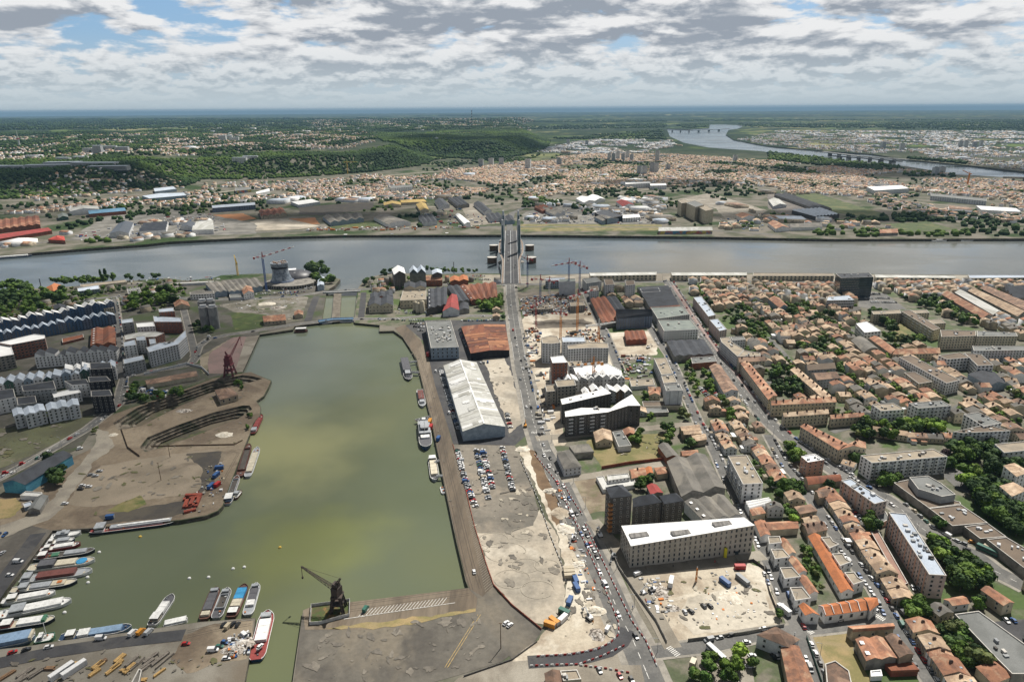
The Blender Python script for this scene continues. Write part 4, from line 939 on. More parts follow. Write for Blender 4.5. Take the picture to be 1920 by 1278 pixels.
B(AB,'white balconied block in front of the dark industrial roofs, upper wing',"1807,776 1835,772 1878,792 1845,799",14,'white','felt',win=(5,3.2,1.6,1.5),clut=4)
B(AB,'grey-white flat-roofed block beside the dark tree crowns',"1865,832 1925,826 1930,843 1883,848",11,'lgrey','gravel',win=(3,3.6,1.6,1.5))
B(AB,'white towered house with hipped roof, the upper of two',"1882,873 1902,868 1930,884 1906,893",13,'white','tan','hip',win=(4,4,1.2,1.4))
B(AB,'white towered house with hipped roof, the lower of two',"1875,911 1900,904 1925,918 1897,930",11,'white','tan','hip',win=(4,4,1.2,1.4))
B(HS,'brown hipped house beside the parked street and the two dark trees',"1490,950 1520,945 1532,957 1500,963",5,'stone','brown','hip',win=(1,4,1,1.4))
B(HS,'tan house with chimney south of the hipped brown house',"1503,971 1528,966 1537,977 1509,981",5,'stone','tan','gable',chim=1,win=(1,4,1,1.4))
B(HS,'brown house with three chimneys facing the parked street',"1504,981 1539,976 1551,992 1515,1000",5,'stone','brown','gable',chim=3,win=(1,4,1,1.4))
B(HS,'wide orange-brown roofed hall north of the white flat-roofed houses',"1432,979 1493,976 1497,989 1440,993",5,'cream','tile','gable')
B(HS,'house with dark gable and white edge by the garden trees',"1528,920 1549,915 1561,927 1536,933",6,'stone','brown','gable',swap=True)
# ---- around the school
r_,P_=B('school_building','grey school with sloping bright white roof and rows of narrow windows',"1165,985 1395,969 1415,984 1183,1023",[15,18,19.5,15],M('pale_school_concrete',(0.40,0.37,0.32),(0.34,0.315,0.27),.15),'white',par=False,win=(5,3.1,1.05,1.9),z=0)
for(t,q)in((.10,.45),(.42,.28),(.78,.55)):
 a=P_[0].lerp(P_[1],t);b=P_[3].lerp(P_[2],t);p=a.lerp(b,q);ang=math.atan2(P_[1].y-P_[0].y,P_[1].x-P_[0].x);mb=MB();mb.box((p.x,p.y,p.z-.3),(11,4.2,.7),ang);mb.build('roof_terrace',M('roof_opening',(0.12,0.115,0.11),(0.2,0.19,0.18),.5,stretch=(.1,0)),r_)
def front(px0,px1,h,name,mat,root,dep=.6,z0=0):
 a=G(*px0);b=G(*px1);d=(b-a);m=(a+b)/2;mb=MB();mb.box((m.x,m.y,z0),(d.length,dep,h),math.atan2(d.y,d.x));return mb.build(name,mat,root)
front((1333,1043),(1357,1040),5.5,'entrance_opening',W['dark'],r_,1.2);front((1355,1041),(1360,1041),6.5,'yellow_entrance_wall',M('yellow_panel',(0.62,0.55,0.03),(0.55,0.5,0.03),1),r_,5)
for k,(a_,b_)in enumerate((((1210,1055),(1226,1053)),((1288,1048),(1303,1046)),((1377,1040),(1391,1038)))):front(a_,b_,3,'entrance_door',W['glassw'],r_,1.0)
for a_ in((1219,1059),(1297,1052),(1350,1047),(1387,1042)):
 p=G(*a_);mb=MB();mb.box((p.x,p.y-2,0.05),(6,6,.5),.1);tag(mb.build('entrance_ramp',CONC),'pale entrance ramp before the white-roofed school, '+{1219:'western',1297:'central',1350:'wide yellow-doored',1387:'eastern'}[a_[0]],'ramp')
B(AB,'tallest dark tower of the black-clad housing group with bronze balconies',"1136,914 1167,909 1185,929 1146,933",26,'dark','dark','hip',rise=4,win=(8,4,1.1,1.3))
B(AB,'middle wing of the black-clad housing group',"1187,935 1225,926 1240,941 1188,950",18,'dark','dark','hip',rise=4,win=(6,4,1.1,1.3))
B(AB,'east wing of the black-clad housing group beside the big workshop',"1237,930 1268,925 1281,938 1246,944",18,'dark','dark','hip',rise=3.5,win=(6,4,1.1,1.3))
rt=ROOTS[-3]
for k in range(7):
 p=G(1147,934,26);mb=MB();mb.box((p.x-.6,p.y-.2,3+3*k),(2.4,2.4,1.4),.3);mb.build('balcony',M('bronze_panel',(0.32,0.14,0.04),(0.22,0.10,0.04),1,rough=.4),rt)
bw_=B(WH,'big twin-gabled grey warehouse north-east of the black housing group',"1251,865 1322,852 1360,915 1278,930",9,'conc','grey','gable',n=2,swap=True,rise=3.2)
B(WH,'three-gabled grey warehouse behind the white-roofed school',"1284,940 1357,928 1391,966 1320,976",8,'lgrey','grey','gable',n=3,swap=True,skyl=3)
B(AB,'white corner apartment house with beige roof beside the side street',"1365,854 1400,852 1431,905 1393,907",15,'white','gravel',win=(5,3.4,1.3,1.5),clut=8,bal=1)
B(HS,'grey hipped corner house with blue ground floor on the avenue',"1044,848 1067,843 1090,874 1058,879",6.5,'lgrey','grey','hip',win=(2,3,1,1.2))
B(SH,'plain grey mono-pitch shed behind the blue corner house',"1067,835 1103,832 1113,848 1078,851",4.5,'conc','grey','mono',rise=.8)
B(HS,'tan roofed house at the north edge of the weedy meadow',"1113,810 1145,807 1148,826 1118,829",5,'cream','tan','gable',win=(1,4,1,1.4))
B(SH,'long grey flat roof beside the weedy meadow',"1148,809 1167,806 1184,834 1160,837",5,'lgrey','felt',clut=3)
B(HS,'small pink-tiled house behind the weedy meadow',"1168,805 1189,803 1190,814 1172,815",5,'brick','tile','gable')
B('barn','dark roofed barn with a brick gable east of the weedy meadow',"1234,835 1252,831 1274,856 1250,857",6,'brick','grey','gable',swap=True)
B(HS,'pale-tiled double house at the junction of two side streets',"1274,800 1310,796 1315,812 1283,814",6,'stone','tan','gable',n=2,win=(2,4,1,1.4))
B(HS,'tiled house just south of the pale double house',"1296,816 1320,813 1325,823 1300,827",5,'stone','tan','gable')
B(HS,'low red-tiled house above the twin-gabled warehouse',"1276,846 1307,843 1309,852 1280,854",3.5,'stone','tile','gable')
B('site_cabin','long white site cabin range on the dug lot',"1118,893 1132,891 1137,901 1190,898 1192,908 1131,917",3.2,'white','sheet')
B('site_cabin','two-storey white site cabin block behind the long range',"1138,890 1178,886 1181,894 1140,900",5.5,'white','sheet',win=(2,2.6,1,1))
B(HS,'red tiled house east of the white site cabins',"1180,880 1206,876 1212,890 1185,896",4.5,'cream','tile','gable',chim=1)
B(HS,'small orange tiled house attached beyond the site cabins',"1210,877 1221,875 1224,886 1213,888",4.5,'cream','orange','gable')
B(HS,'square red tiled house next to the twin-gabled warehouse',"1227,877 1247,875 1253,886 1233,889",4.5,'cream','tile','hip')
B(SH,'bright red sheet roof in the garden behind the black housing',"1213,910 1230,908 1243,923 1221,927",4,'conc','red','gable',swap=True)
B(SH,'row of scalloped white canopy roofs beside the side street',"1397,941 1440,934 1450,944 1405,956",4.5,'white','white','barrel',n=3,rise=1.4)
B(HS,'red hipped house south of the white scalloped roofs',"1405,953 1427,949 1435,961 1411,966",4.5,'cream','tile','hip')
B(HS,'long reddish roof with white wall along the side street below the school',"1415,978 1434,976 1444,1002 1427,1005",5,'white','tile','gable',swap=True)
# ---- north of the school: grey brick zigzag blocks and the new quarter
B(AB,'dark brick zigzag block with white folded roof facing the camera street',"1059,771 1090,764 1145,765 1160,754 1185,739 1201,760 1178,760 1140,772 1060,781",18,'dark','white',par=False,win=(6,3.4,1.1,1.6),clut=4,bal=1)
B(AB,'second dark brick block with white folded roof, behind the zigzag one',"1051,748 1135,728 1146,737 1054,758",18,'dark','white',par=False,win=(6,3.4,1.1,1.6),clut=3)
B('tower_block','unfinished orange brick tower with white top',"1032,669 1056,666 1064,679 1036,680",27,'brick','white',win=(8,3,1.3,1.6))
B(AB,'grey chequered block with curved front nearest the avenue',"1015,633 1030,629 1045,630 1051,642 1034,644 1017,643",22,'lgrey','gravel',win=(8,2.4,1.2,1.5))
B(AB,'long grey chequered block with black dot windows',"1064,647 1103,641 1140,643 1141,652 1100,652 1065,654",20,'lgrey','gravel',win=(7,2.6,1.3,1.6))
B(AB,'white building with a sweeping curved roof on the building site',"1075,689 1105,684 1140,681 1165,694 1167,703 1120,702 1080,701",13,'lgrey','white',win=(4,3,1.3,1.4))
B(AB,'grey concrete block shell on the building site beside the sawtooth rows',"1040,713 1076,710 1080,722 1045,725",19,'conc','gravel',win=(6,3,1.6,1.8))
B(AB,'white slab block with ochre flat roof, northern third',"1226,671 1249,670 1262,700 1240,702",11,'lgrey','gravel',win=(3,3.2,1.3,1.4),clut=3)
B(AB,'white slab block with ochre flat roof, middle third',"1240,704 1263,702 1270,716 1244,718",12,'lgrey','gravel',win=(3,3.2,1.3,1.4),clut=2)
B(AB,'tall blank pale grey end block of the ochre-roofed slab',"1245,720 1275,719 1280,731 1249,732",17,'lgrey','felt',clut=3)
B(AB,'white modern block with two grey-green roofs beside the main street',"1234,600 1295,599 1309,617 1245,620",13,'white','greeng',win=(4,3,1.5,1.5),clut=4)
B(AB,'stepped grey glazed block north of the white modern block',"1220,576 1278,574 1293,589 1233,597",11,'grey','greeng',win=(4,3,1.5,1.5),clut=5)
B(AB,'northern rose-coloured slab with blue-grey roof on the main street',"1300,557 1315,555 1342,590 1328,593",13,'rose','pale',win=(5,3,1.3,1.3),clut=6)
B(AB,'southern rose-coloured slab with blue-grey roof on the main street',"1330,599 1346,597 1363,617 1349,620",13,'rose','pale',win=(5,3,1.3,1.3),clut=4)
B(AB,'white L-shaped apartment block wing running along the main street',"1350,633 1368,631 1372,640 1395,655 1383,668 1353,641",14,'lgrey','gravel',win=(5,3,1.3,1.4),clut=5)
B(AB,'white L-shaped apartment block wing running away from the street',"1384,668 1395,656 1425,661 1426,667",14,'lgrey','gravel',win=(5,3,1.3,1.4),clut=3)
B(AB,'white apartment wing with a grey roof behind the L-shaped block',"1370,631 1394,630 1398,636 1373,638",13,'lgrey','felt',win=(4,3,1.3,1.4))
B(TH,'long cream terrace with terracotta roof beside the pink pavement',"1389,681 1404,679 1457,741 1441,749",11,'cream','tile','gable',swap=True,win=(4,3,1.1,1.5),chim=9)
B(TH,'cream block crossing the head of the long cream terrace',"1383,671 1433,668 1435,676 1386,679",12,'cream','brown','gable',win=(4,3,1.1,1.5),chim=4)
B(AB,'dark slate-blue housing block with jagged gables',"1155,584 1220,585 1223,592 1157,597",14,'slate','dark','gable',n=5,rise=4,win=(5,3,1.2,1.5),swap=False)
B(WH,'rust and black striped warehouse roofs by the building-site street',"1107,561 1135,556 1166,600 1130,606",7,'conc','rust','gable',n=3,swap=True)
B(WH,'dark grey shed roof at the end of the striped warehouses',"1137,557 1155,556 1180,590 1166,600",7,'conc','dark','gable',n=2,swap=True)
B('factory','wide black-roofed factory with a white roof section',"1195,538 1252,535 1273,572 1218,576",7,'conc','dark','gable',n=2,rise=1.5)
B('factory','white roofed annex on the black-roofed factory',"1200,541 1235,539 1238,546 1204,548",8.5,'white','white')
B('factory','red-tiled strip at the lower end of the black-roofed factory',"1218,577 1273,573 1275,579 1220,583",6,'brick','rust','gable')
B('factory','dark many-roofed workshop south of the white modern block',"1250,640 1320,637 1338,664 1265,668",7,'conc','dark','gable',n=4,rise=1.5,swap=True)
B(WH,'grey flat-roofed depot with a red side wall',"1295,670 1340,667 1344,677 1298,681",7,'brick','felt',clut=3)
B(WH,'long brown-roofed hall with pale walls near the tree-lined court',"1330,687 1350,684 1384,732 1358,737",8,'lgrey','brown','gable',swap=True,win=(2,5,1.4,1.4))
B(SH,'rusty striped shed alone in the sandy court',"1171,621 1208,620 1213,636 1175,638",6,'rustm','rust','gable',n=4,swap=True)
B(AB,'western white tower house by the river hangars',"1132,523 1149,523 1152,533 1135,534",20,'lgrey','browng',win=(6,3,1.2,1.4))
B(AB,'eastern white tower house by the river hangars',"1172,526 1189,525 1191,533 1174,535",20,'lgrey','browng',win=(6,3,1.2,1.4))
B(AB,'pale grey block at the corner nearest the cranes',"1105,537 1121,535 1123,544 1107,546",14,'lgrey','browng',win=(4,3,1.2,1.4))
B(AB,'pale block with striped windows behind the corner block',"1092,522 1118,519 1128,527 1100,531",14,'lgrey','felt',win=(4,3,1.2,1.4))
B(OB,'low blue-white glazed building beside the bridgehead',"1023,521 1060,520 1060,526 1023,527",11,'steelblue','pale',win=(3,3,2,1.6))
B(OB,'pale concrete hall with green roof edge among the cranes',"1048,523 1079,522 1079,527 1048,528",20,'lgrey','greeng')
B('hangar','long riverside hangar, section nearest the bridge',"1105,511 1231,509 1231,515 1107,517",9,'cream','sheet',win=(2,6,3,2.4),cap=40)
B('hangar','long riverside hangar, second section from the bridge',"1258,510 1400,510 1401,516 1260,516",9,'cream','sheet',win=(2,6,3,2.4),cap=40)
B('hangar','long riverside hangar, section just before the office tower',"1412,511 1564,512 1564,517 1412,517",8,'cream','gravel',win=(2,6,3,2.4),cap=40)
B('hangar','long riverside hangar, section beyond the office tower',"1640,514 1790,516 1794,521 1642,520",8,'cream','sheet',win=(2,6,3,2.4),cap=40)
B('hangar','easternmost riverside hangar with glass roof',"1815,515 1940,515 1940,520 1818,521",9,'cream','pale',win=(2,6,3,2.4),cap=40)
B('office_tower','dark glass office tower standing by the riverside hangars',"1567,513 1630,511 1638,519 1577,521",29,'glassw','dark',win=(8,2.2,1.7,1.4),clut=5)
B(OB,'lower glass office building with white fins and blue roof',"1553,556 1592,553 1602,562 1550,563",15,'lgrey','pale',win=(4,2.2,1.8,1.6),clut=3)
B(AB,'bright white stepped villa block between the tree groups',"1605,606 1625,602 1652,620 1621,623",12,'white','white',win=(3,3.6,2,1.6),bal=1)
B(AB,'cream balconied slab with dark roof ridge beside the park lawn',"1690,583 1705,580 1763,615 1750,619",13,'cream','browng',win=(4,3,1.4,1.4),clut=5,bal=1)
B(AB,'cream low block heading the park slab to the west',"1634,583 1687,580 1690,587 1638,589",12,'cream','gravel',win=(4,3,1.4,1.4),clut=3)
B(AB,'cream low block heading the park slab to the east',"1707,581 1737,580 1743,586 1714,587",12,'cream','gravel',win=(4,3,1.4,1.4))
B(AB,'short cream block behind the park slab',"1736,599 1765,598 1774,605 1748,607",12,'cream','gravel',win=(4,3,1.4,1.4))
B(AB,'wide beige apartment block below the park slab',"1763,618 1830,620 1830,629 1765,631",15,'cream','browng',win=(5,3,1.4,1.4),clut=4)
B(AB,'wide beige apartment block continuing to the east',"1832,620 1905,623 1908,630 1832,630",15,'cream','felt',win=(5,3,1.4,1.4),clut=4)
B(AB,'long grey-white block with many dormers at the east edge',"1823,648 1935,648 1935,656 1826,657",14,'lgrey','felt',win=(5,3,1.4,1.4),clut=5)
B('school_building','orange-tiled cloister school, wing running down the street',"1630,634 1648,632 1682,657 1671,663",8,'cream','tile','gable',swap=True,win=(2,3,1.2,1.6))
B('school_building','orange-tiled cloister school, wing facing the court',"1674,664 1683,656 1758,654 1763,662",8,'cream','tile','gable',win=(2,3,1.2,1.6))
B('sports_hall','grey vaulted hall beside the orange-tiled school',"1595,638 1624,635 1650,656 1620,661",7,'conc','grey','barrel',swap=True,rise=4)
B(AB,'white modern block with red-brown roof garden, western part',"1760,666 1800,660 1820,670 1776,673",13,'white','browng',win=(4,3.2,2,1.6),bal=1)
B(AB,'white modern block with red-brown roof garden, eastern part',"1808,661 1840,664 1863,684 1833,685",13,'white','browng',win=(4,3.2,2,1.6),clut=3)
B(AB,'long white stepped block with red-brown roof beside the tiled school',"1686,669 1708,666 1800,712 1775,718",12,'white','browng',win=(4,3.2,1.5,1.5),clut=6,bal=1)
B(AB,'cream balconied block below the long white stepped block',"1695,698 1715,696 1748,715 1723,719",9,'cream','browng',win=(3,3.2,1.6,1.4),bal=1)
B('sports_hall','dark-roofed gymnasium with pale blue wall',"1815,701 1865,697 1886,719 1855,723",6,'steelblue','dark','gable',swap=True,rise=3)
B(AB,'white cube apartment block with balconies, western one',"1635,758 1675,755 1696,767 1652,770",13,'white','gravel',win=(4,3.4,1.6,1.5),bal=1,clut=3)
B(AB,'white cube apartment block with glass balconies, eastern one',"1704,755 1765,750 1784,760 1722,765",13,'lgrey','felt',win=(4,3.4,1.6,1.5),bal=1,clut=5)
B(TH,'cream terrace with shuttered windows across the street corner',"1445,752 1562,744 1568,753 1447,759",11,'cream','tile','gable',win=(3,3,1.1,1.5),chim=8)
B(TH,'diagonal cream terrace with chimneys behind the leafy court',"1482,693 1496,690 1561,744 1547,749",9,'cream','tan','gable',swap=True,win=(3,3,1.1,1.5),chim=8)
B(TH,'cream terrace with two-tone roof above the main street',"1467,774 1550,767 1554,775 1470,781",10,'cream','tan','gable',win=(3,3,1.1,1.5),chim=5)
B(TH,'low tan terrace above the garden trees',"1556,778 1617,773 1621,780 1558,785",8,'cream','tile','gable',win=(2,3,1.1,1.5),chim=4)
B(AB,'grey slate block behind the diagonal terrace, upper one',"1510,684 1560,680 1567,690 1515,694",9,'grey','browng','gable',win=(3,3,1.2,1.4))
B(AB,'grey slate block behind the diagonal terrace, lower one',"1520,700 1560,697 1575,708 1532,712",9,'grey','brown','gable',win=(3,3,1.2,1.4))
B(HS,'orange and pale blue fronted long house by the grassy plot',"1441,560 1461,558 1477,574 1462,577",9,'steelblue','tile','gable',swap=True,win=(3,3.4,1.2,1.4))
for k,(lab,s)in enumerate((('first',"1815,545 1833,543 1928,586 1908,593"),('second',"1790,548 1808,546 1880,585 1862,590"),('third',"1766,552 1784,549 1862,592 1842,597"),('fourth',"1838,540 1856,538 1935,570 1925,583"))):
 B(WH,lab+' of the long parallel tan shed roofs in the eastern quarter',s,7,'conc',('tan','sheet','tile','brown')[k],'gable',swap=True,grp='long parallel sheds in the eastern quarter')
B('factory','black-roofed factory hall at the eastern edge',"1880,540 1935,536 1940,556 1900,560",8,'conc','dark','gable',n=3)
# ---- old dock quarter
B(WH,'pale blue-white arcaded warehouse with cluttered flat roof',"798,602 845,600 860,650 808,652",13,'metal','felt',win=(3,4.2,1.3,1.9),clut=55)
rw_=B(WH,'rust-red roofed warehouse beside the cluttered flat roof',"865,612 947,608 955,656 883,662",7.5,'black','rust','gable',n=1,rise=1.6)
roof_patches(rw_,70,[M('dark_rust',(.13,.05,.035),(.09,.042,.03),.2),M('orange_rust',(.33,.15,.075),(.26,.12,.065),.2),M('mid_rust',(.22,.085,.045),(.17,.07,.042),.2)],1.6,5,7.5,.3,.09)
hg_=B('hangar','great white metal hangar beside the quay',"832,685 893,679 947,799 868,808",9,'metal','sheet','gable',swap=True,rise=4.5)
roof_patches(hg_,85,[M('old_sheet',(.36,.355,.32),(.30,.295,.27),.2),M('new_sheet',(.62,.62,.61),(.55,.55,.54),.2),M('mid_sheet',(.45,.45,.42),(.39,.385,.36),.2)],4.5,3)
mb=MB();q_=hg_[1];q_=q_ if(q_[1]-q_[0]).length>(q_[2]-q_[1]).length else q_[1:]+q_[:1];mb.beam((*q_[0].lerp(q_[3],.5)[:2],13.75),(*q_[1].lerp(q_[2],.5)[:2],13.75),1.1,0,.3);mb.build('ridge_capping',T['white'],hg_[0])
front((898,818),(906,817),5,'hangar_door',W['black'],ROOTS[-1],.8)
B(HS,'maroon metal-roofed house among the dark factory roofs',"838,561 857,553 861,581 830,583",8,'lgrey','red','gable',swap=True)
B('factory','black sawtooth factory with white skylights',"802,543 838,538 838,571 803,579",9,'dark','dark','gable',n=3,swap=True,skyl=5)
B('factory','cream factory hall with roof machinery beside its silos',"757,540 799,539 799,561 750,563",11,'cream','gravel',clut=9,win=(2,4,1.4,1.4))
B('factory','grey ridge-roofed upper storey behind the cream factory',"758,531 799,530 799,539 758,540",14,'cream','dark','gable',n=2,swap=True)
B(WH,'twin cream-gabled stone warehouse by the lock',"692,561 737,556 737,572 691,573",10,'cream','dark','gable',n=2,swap=True,rise=3.5,win=(2,4,1.4,1.2))
B(WH,'red and grey ridge warehouse behind the twin cream gables',"695,550 735,545 737,555 694,559",10,'brick','dark','gable',n=3,swap=True)
B('factory','large rust-brown sawtooth works near the avenue',"862,536 930,530 933,558 884,564",6.5,'brick','rust','gable',n=5,swap=True,skyl=4)
B('factory','grey ridge roof with skylight strip beside the sawtooth works',"838,537 861,535 880,563 858,566",6.5,'conc','dark','gable',n=2,swap=True)
B('brick_hall','long orange-roofed brick hall near the riverbank',"784,519 829,518 829,525 784,526",9,'brick','tile','gable',win=(1,4,1.2,2))
B('brick_hall','double orange-roofed brick hall nearest the bridgehead',"844,520 876,517 878,526 844,528",8,'brick','orange','gable',n=2,swap=True)
B('office_tower','white folded-roof tower clad in a grey lattice',"735,505 757,502 760,513 739,515",22,'dark','white','gable',rise=5,win=(6,2.5,1,1.4))
B('office_tower','dark tower with two pitched glass roof crowns',"768,505 796,503 798,511 768,512",22,'glassw','zinc','gable',n=2,swap=True,rise=6)
B(OB,'dark block with blue glass roof near the riverbank',"810,507 828,506 829,513 811,514",17,'dark','zinc','gable')
B(HS,'old stone customs house with brown roof beside the locks',"492,595 534,591 536,600 495,603",5,'stone','tile','gable',win=(1,4,1.4,1.6))
B(HS,'small red-roofed lock keeper lodge',"552,584 568,583 568,590 552,591",4.5,'cream','tile','gable')
B(SH,'dark rounded shed beside the bright green plane trees',"862,570 878,568 880,580 860,583",5,'conc','dark','barrel',swap=True)
# ---- west quarter
blue_label={0:'front row of the long navy housing block with white sawtooth roof',1:'rear row of the long navy housing block with white sawtooth roof'}
def saw_row(label,p0,p1,n,z,wd,h,wall,roof,seed,group=None,under=6):
 """a row of gabled roof caps with their ridges across the row, each cap a part"""
 a=G(*p0,z);b=G(*p1,z);d=(b-a);L=d.length;u=d.normalized();nn=Vector((-u.y,u.x,0));c=(a+b)/2
 root=thing(AB,(c.x,c.y,0),label,'apartment building',group);rr=random.Random(seed);occupy([a,b,b+nn*wd,a+nn*wd],1)
 for k in range(n):
  A=a+u*(L*k/n+.05);Bb=a+u*(L*(k+1)/n-.05);hh=h+rr.uniform(-1.8,1.8)
  mw=MB();mr=MB();C=Bb+nn*wd;D=A+nn*wd;r=(Bb-A).length;ra=A.lerp(Bb,.5 if rr.random()<.6 else.15);rb=ra+nn*wd;rise=r*.42
  up=lambda v,q:Vector((v.x,v.y,q))
  for P,Q in((A,Bb),(Bb,C),(C,D),(D,A)):mw.poly([up(P,0),up(Q,0),up(Q,hh),up(P,hh)])
  mw.poly([up(A,hh),up(Bb,hh),up(ra,hh+rise)]);mw.poly([up(D,hh),up(C,hh),up(rb,hh+rise)])
  o=nn*.3
  mr.slab([up(A-o,hh),up(ra-o,hh+rise),up(rb+o,hh+rise),up(D+o,hh)][::-1],.2);mr.slab([up(ra-o,hh+rise),up(Bb-o,hh),up(C+o,hh),up(rb+o,hh+rise)][::-1],.2)
  wl=mw.build('wall',W[wall[k%len(wall)]],root);ro=mr.build('roof',T[roof],root)
  if rr.random()<.7:p=up(ra.lerp(A,.5)+nn*wd*.4,hh+rise*.55);mb=MB();mb.box((p.x,p.y,p.z),(1.4,1.4,.3),math.atan2(u.y,u.x));mb.build('skylight',W['dark'],ro)
 P=ccw([a,b,b+nn*wd,a+nn*wd]);windows(root,P,h,max(2,int(h/3)),3.3,1.2,1.5,cap=90);return root
saw_row('long blue-walled row of white peaked roofs nearest the railway side',(-12,606),(214,566),15,15,14,14,['blue','blue','slate'],'white',3)
saw_row(blue_label[0],(-12,628),(216,590),14,12,12,12,['blue','slate','blue'],'zinc',23)
saw_row('white gabled row with slate roofs and red stair shafts behind the building plot',(64,668),(217,655),8,13,13,12,['white'],'dark',5)
saw_row('long building of white sawtooth roofs on the building site, upper row',(1044,716),(1172,708),9,11,13,11,['lgrey','grey'],'white',31)
saw_row('long building of white sawtooth roofs on the building site, lower row',(1094,738),(1186,733),6,10,12,10,['grey','wood','grey'],'white',32)
rt_=[o for o in bpy.data.objects if o.get('label','').startswith('white gabled row with slate')][0]
for px in(81,169):p=G(px,666,8);mb=MB();mb.box((p.x,p.y-0.6,0),(3.4,3,13),0);mb.build('red_stair_shaft',T['red'],rt_)
saw_row('long jagged white and green row south of the building plot',(-12,722),(216,688),13,13,16,12,['white','green','lgrey','steelblue'],'zinc',9)
saw_row('shorter row of white peaked roofs beside the black block',(120,694),(168,686),3,15,14,14,['white'],'white',12)
B(WH,'brick-red shed with a ridge of skylights beside the navy block',"172,617 215,614 216,644 170,648",7,'brick','rust','gable',n=2,swap=True,skyl=7)
B('carport','low rust-red canopy on the plot by the navy block',"116,634 156,626 157,632 117,642",3,'brick','rust')
B(AB,'unfinished brick and concrete block with white deck, long wing',"-4,642 64,626 84,628 84,634 20,646",17,'brick','white',win=(5,3.2,2.4,1.6))
B(AB,'unfinished concrete block with white deck at the west edge',"-10,643 19,644 26,664 -10,670",15,'conc','white',win=(5,3.2,2.2,1.6))
for lab,s,h in(('rear',"168,680 207,679 210,690 169,692",19),('middle',"165,706 200,705 208,713 167,716",18),('front',"170,732 206,730 211,741 171,743",16)):
 B('tower_block',lab+' of the three black-clad blocks beside the west street',s,h,'black','dark',win=(5,4,1.6,1.4),grp='black-clad blocks by the west street')
B(AB,'white flat block with punched windows behind the front gables',"98,737 145,726 152,735 101,745",9,'white','white',win=(3,3.2,1,1.4))
B(AB,'white upright block left of the middle black one',"120,714 162,710 167,719 135,722",13,'white','dark',win=(4,3.2,1,1.4))
B(AB,'dark grey block with violet-brown front in the west quarter',"40,723 100,713 105,728 43,733",13,'grey','dark',win=(4,3.2,1.4,1.2))
B(AB,'dark-roofed white block at the far west edge',"-12,732 25,728 29,744 -12,752",13,'white','dark',win=(4,3.2,1,1.4))
B(AB,'low black-roofed building between white blocks in the west quarter',"31,745 66,741 69,754 33,759",9,'grey','dark')
for lab,s,n in(('westernmost',"23,768 40,764 45,776 26,780",1),('second',"44,766 80,757 85,769 47,779",2),('third',"86,758 122,750 127,762 89,770",2),('easternmost',"126,753 145,747 148,759 128,763",1)):
 B(AB,lab+' of the grey-white gabled houses at the field edge',s,12,'lgrey','zinc','gable',n=n,swap=True,win=(4,3,1.4,1.5),bal=1,grp='gabled houses at the field edge')
B(AB,'big grey-white block bending round the road corner',"274,651 300,642 325,640 348,618 350,630 334,645 279,660",17,'lgrey','zinc',win=(6,3,1.3,1.5),clut=5)
B(AB,'white dotted cube block on the west street',"231,641 253,636 256,646 232,649",15,'white','zinc',win=(5,3,1.2,1.3))
B(AB,'small white-roofed block next to the dotted cube',"254,631 272,629 274,637 256,638",15,'lgrey','zinc',win=(5,3,1.2,1.3))
B(AB,'white block with flat zinc roof above the road corner, south one',"231,673 268,665 271,673 232,682",13,'grey','zinc',win=(4,3,1.2,1.3))
B(AB,'small zinc-roofed block inside the corner ensemble',"279,635 291,634 293,643 281,645",15,'lgrey','zinc',win=(5,3,1.2,1.3))
B(AB,'orange brick block with curved white roof',"233,628 262,622 291,621 308,624 292,631 262,632 235,637",13,'brick','sheet',win=(4,3,1.4,1.4))
B(AB,'dark metal cube at the head of the west street',"227,599 249,596 250,603 228,606",15,'grey','zinc',win=(4,4,1.4,1.4))
B('tower_block','brick tower with white rooftop near the round trees',"297,579 325,576 327,583 298,585",19,'brick','zinc',win=(6,3,1.6,1.3))
B(AB,'brick wing with terraces beside the brick tower',"287,592 339,595 341,603 289,603",14,'brick','zinc',win=(4,3,1.6,1.3))
B(AB,'white stepped block between dark cube and brick wing',"255,606 287,603 291,611 257,613",13,'white','white',win=(4,3,1.2,1.4))
B(OB,'cream tall-windowed office with white roof plant',"186,564 210,563 213,577 183,579",9,'cream','gravel',win=(2,2.4,1,2.6),clut=12)
B(OB,'low blue glass building among the riverside trees',"145,540 185,534 187,541 146,546",7,'steelblue','zinc',win=(2,3,1.6,1.4))
B(HS,'bright orange-roofed house among the riverside trees',"82,541 102,531 117,535 101,546",6,'stone','orange','hip',win=(1,4,1,1.4))
B(OB,'dark square building with white boxes on its roof',"238,541 261,538 266,549 240,551",7,'brick','felt',clut=16)
B(OB,'long white arcaded building near the west riverbank',"356,547 400,545 402,550 356,552",8,'white','grey',win=(2,3.4,1.8,1.6))
B(WH,'blue-grey vaulted warehouse beside the white arcaded building',"385,531 412,528 426,546 402,549",7,'steelblue','grey','gable',n=2,swap=True)
B(WH,'wide blue-grey ridge warehouse near the spiral museum',"413,528 455,524 470,543 430,547",7,'steelblue','grey','gable',n=4,swap=True)
B(WH,'grey ridge warehouse nearest the spiral museum',"456,524 482,522 492,537 471,541",7,'steelblue','grey','gable',n=2,swap=True)
B(HS,'white gabled house with orange roof near the spiral museum',"453,543 471,537 476,548 457,552",8,'white','tile','gable',swap=True,win=(2,3,1,1.2))
B('market_shed','long brown-roofed shed in the road bend above the dry docks',"272,713 367,695 370,704 276,721",4.5,'cream','brown','gable',rise=1.5)
B('pump_house','derelict hipped stone pump house on the peninsula',"403,731 433,727 446,740 413,749",5.5,'stone','brown','hip',win=(1,4,1.6,2))
B('workshop','turquoise-walled boatyard hangar with dark roof',"5,905 105,849 135,853 47,908",7.5,'turq','dark','gable',swap=True,rise=3)
B(SH,'white flat hut in front of the turquoise hangar',"37,928 48,920 79,922 75,930",3.5,'white','sheet')
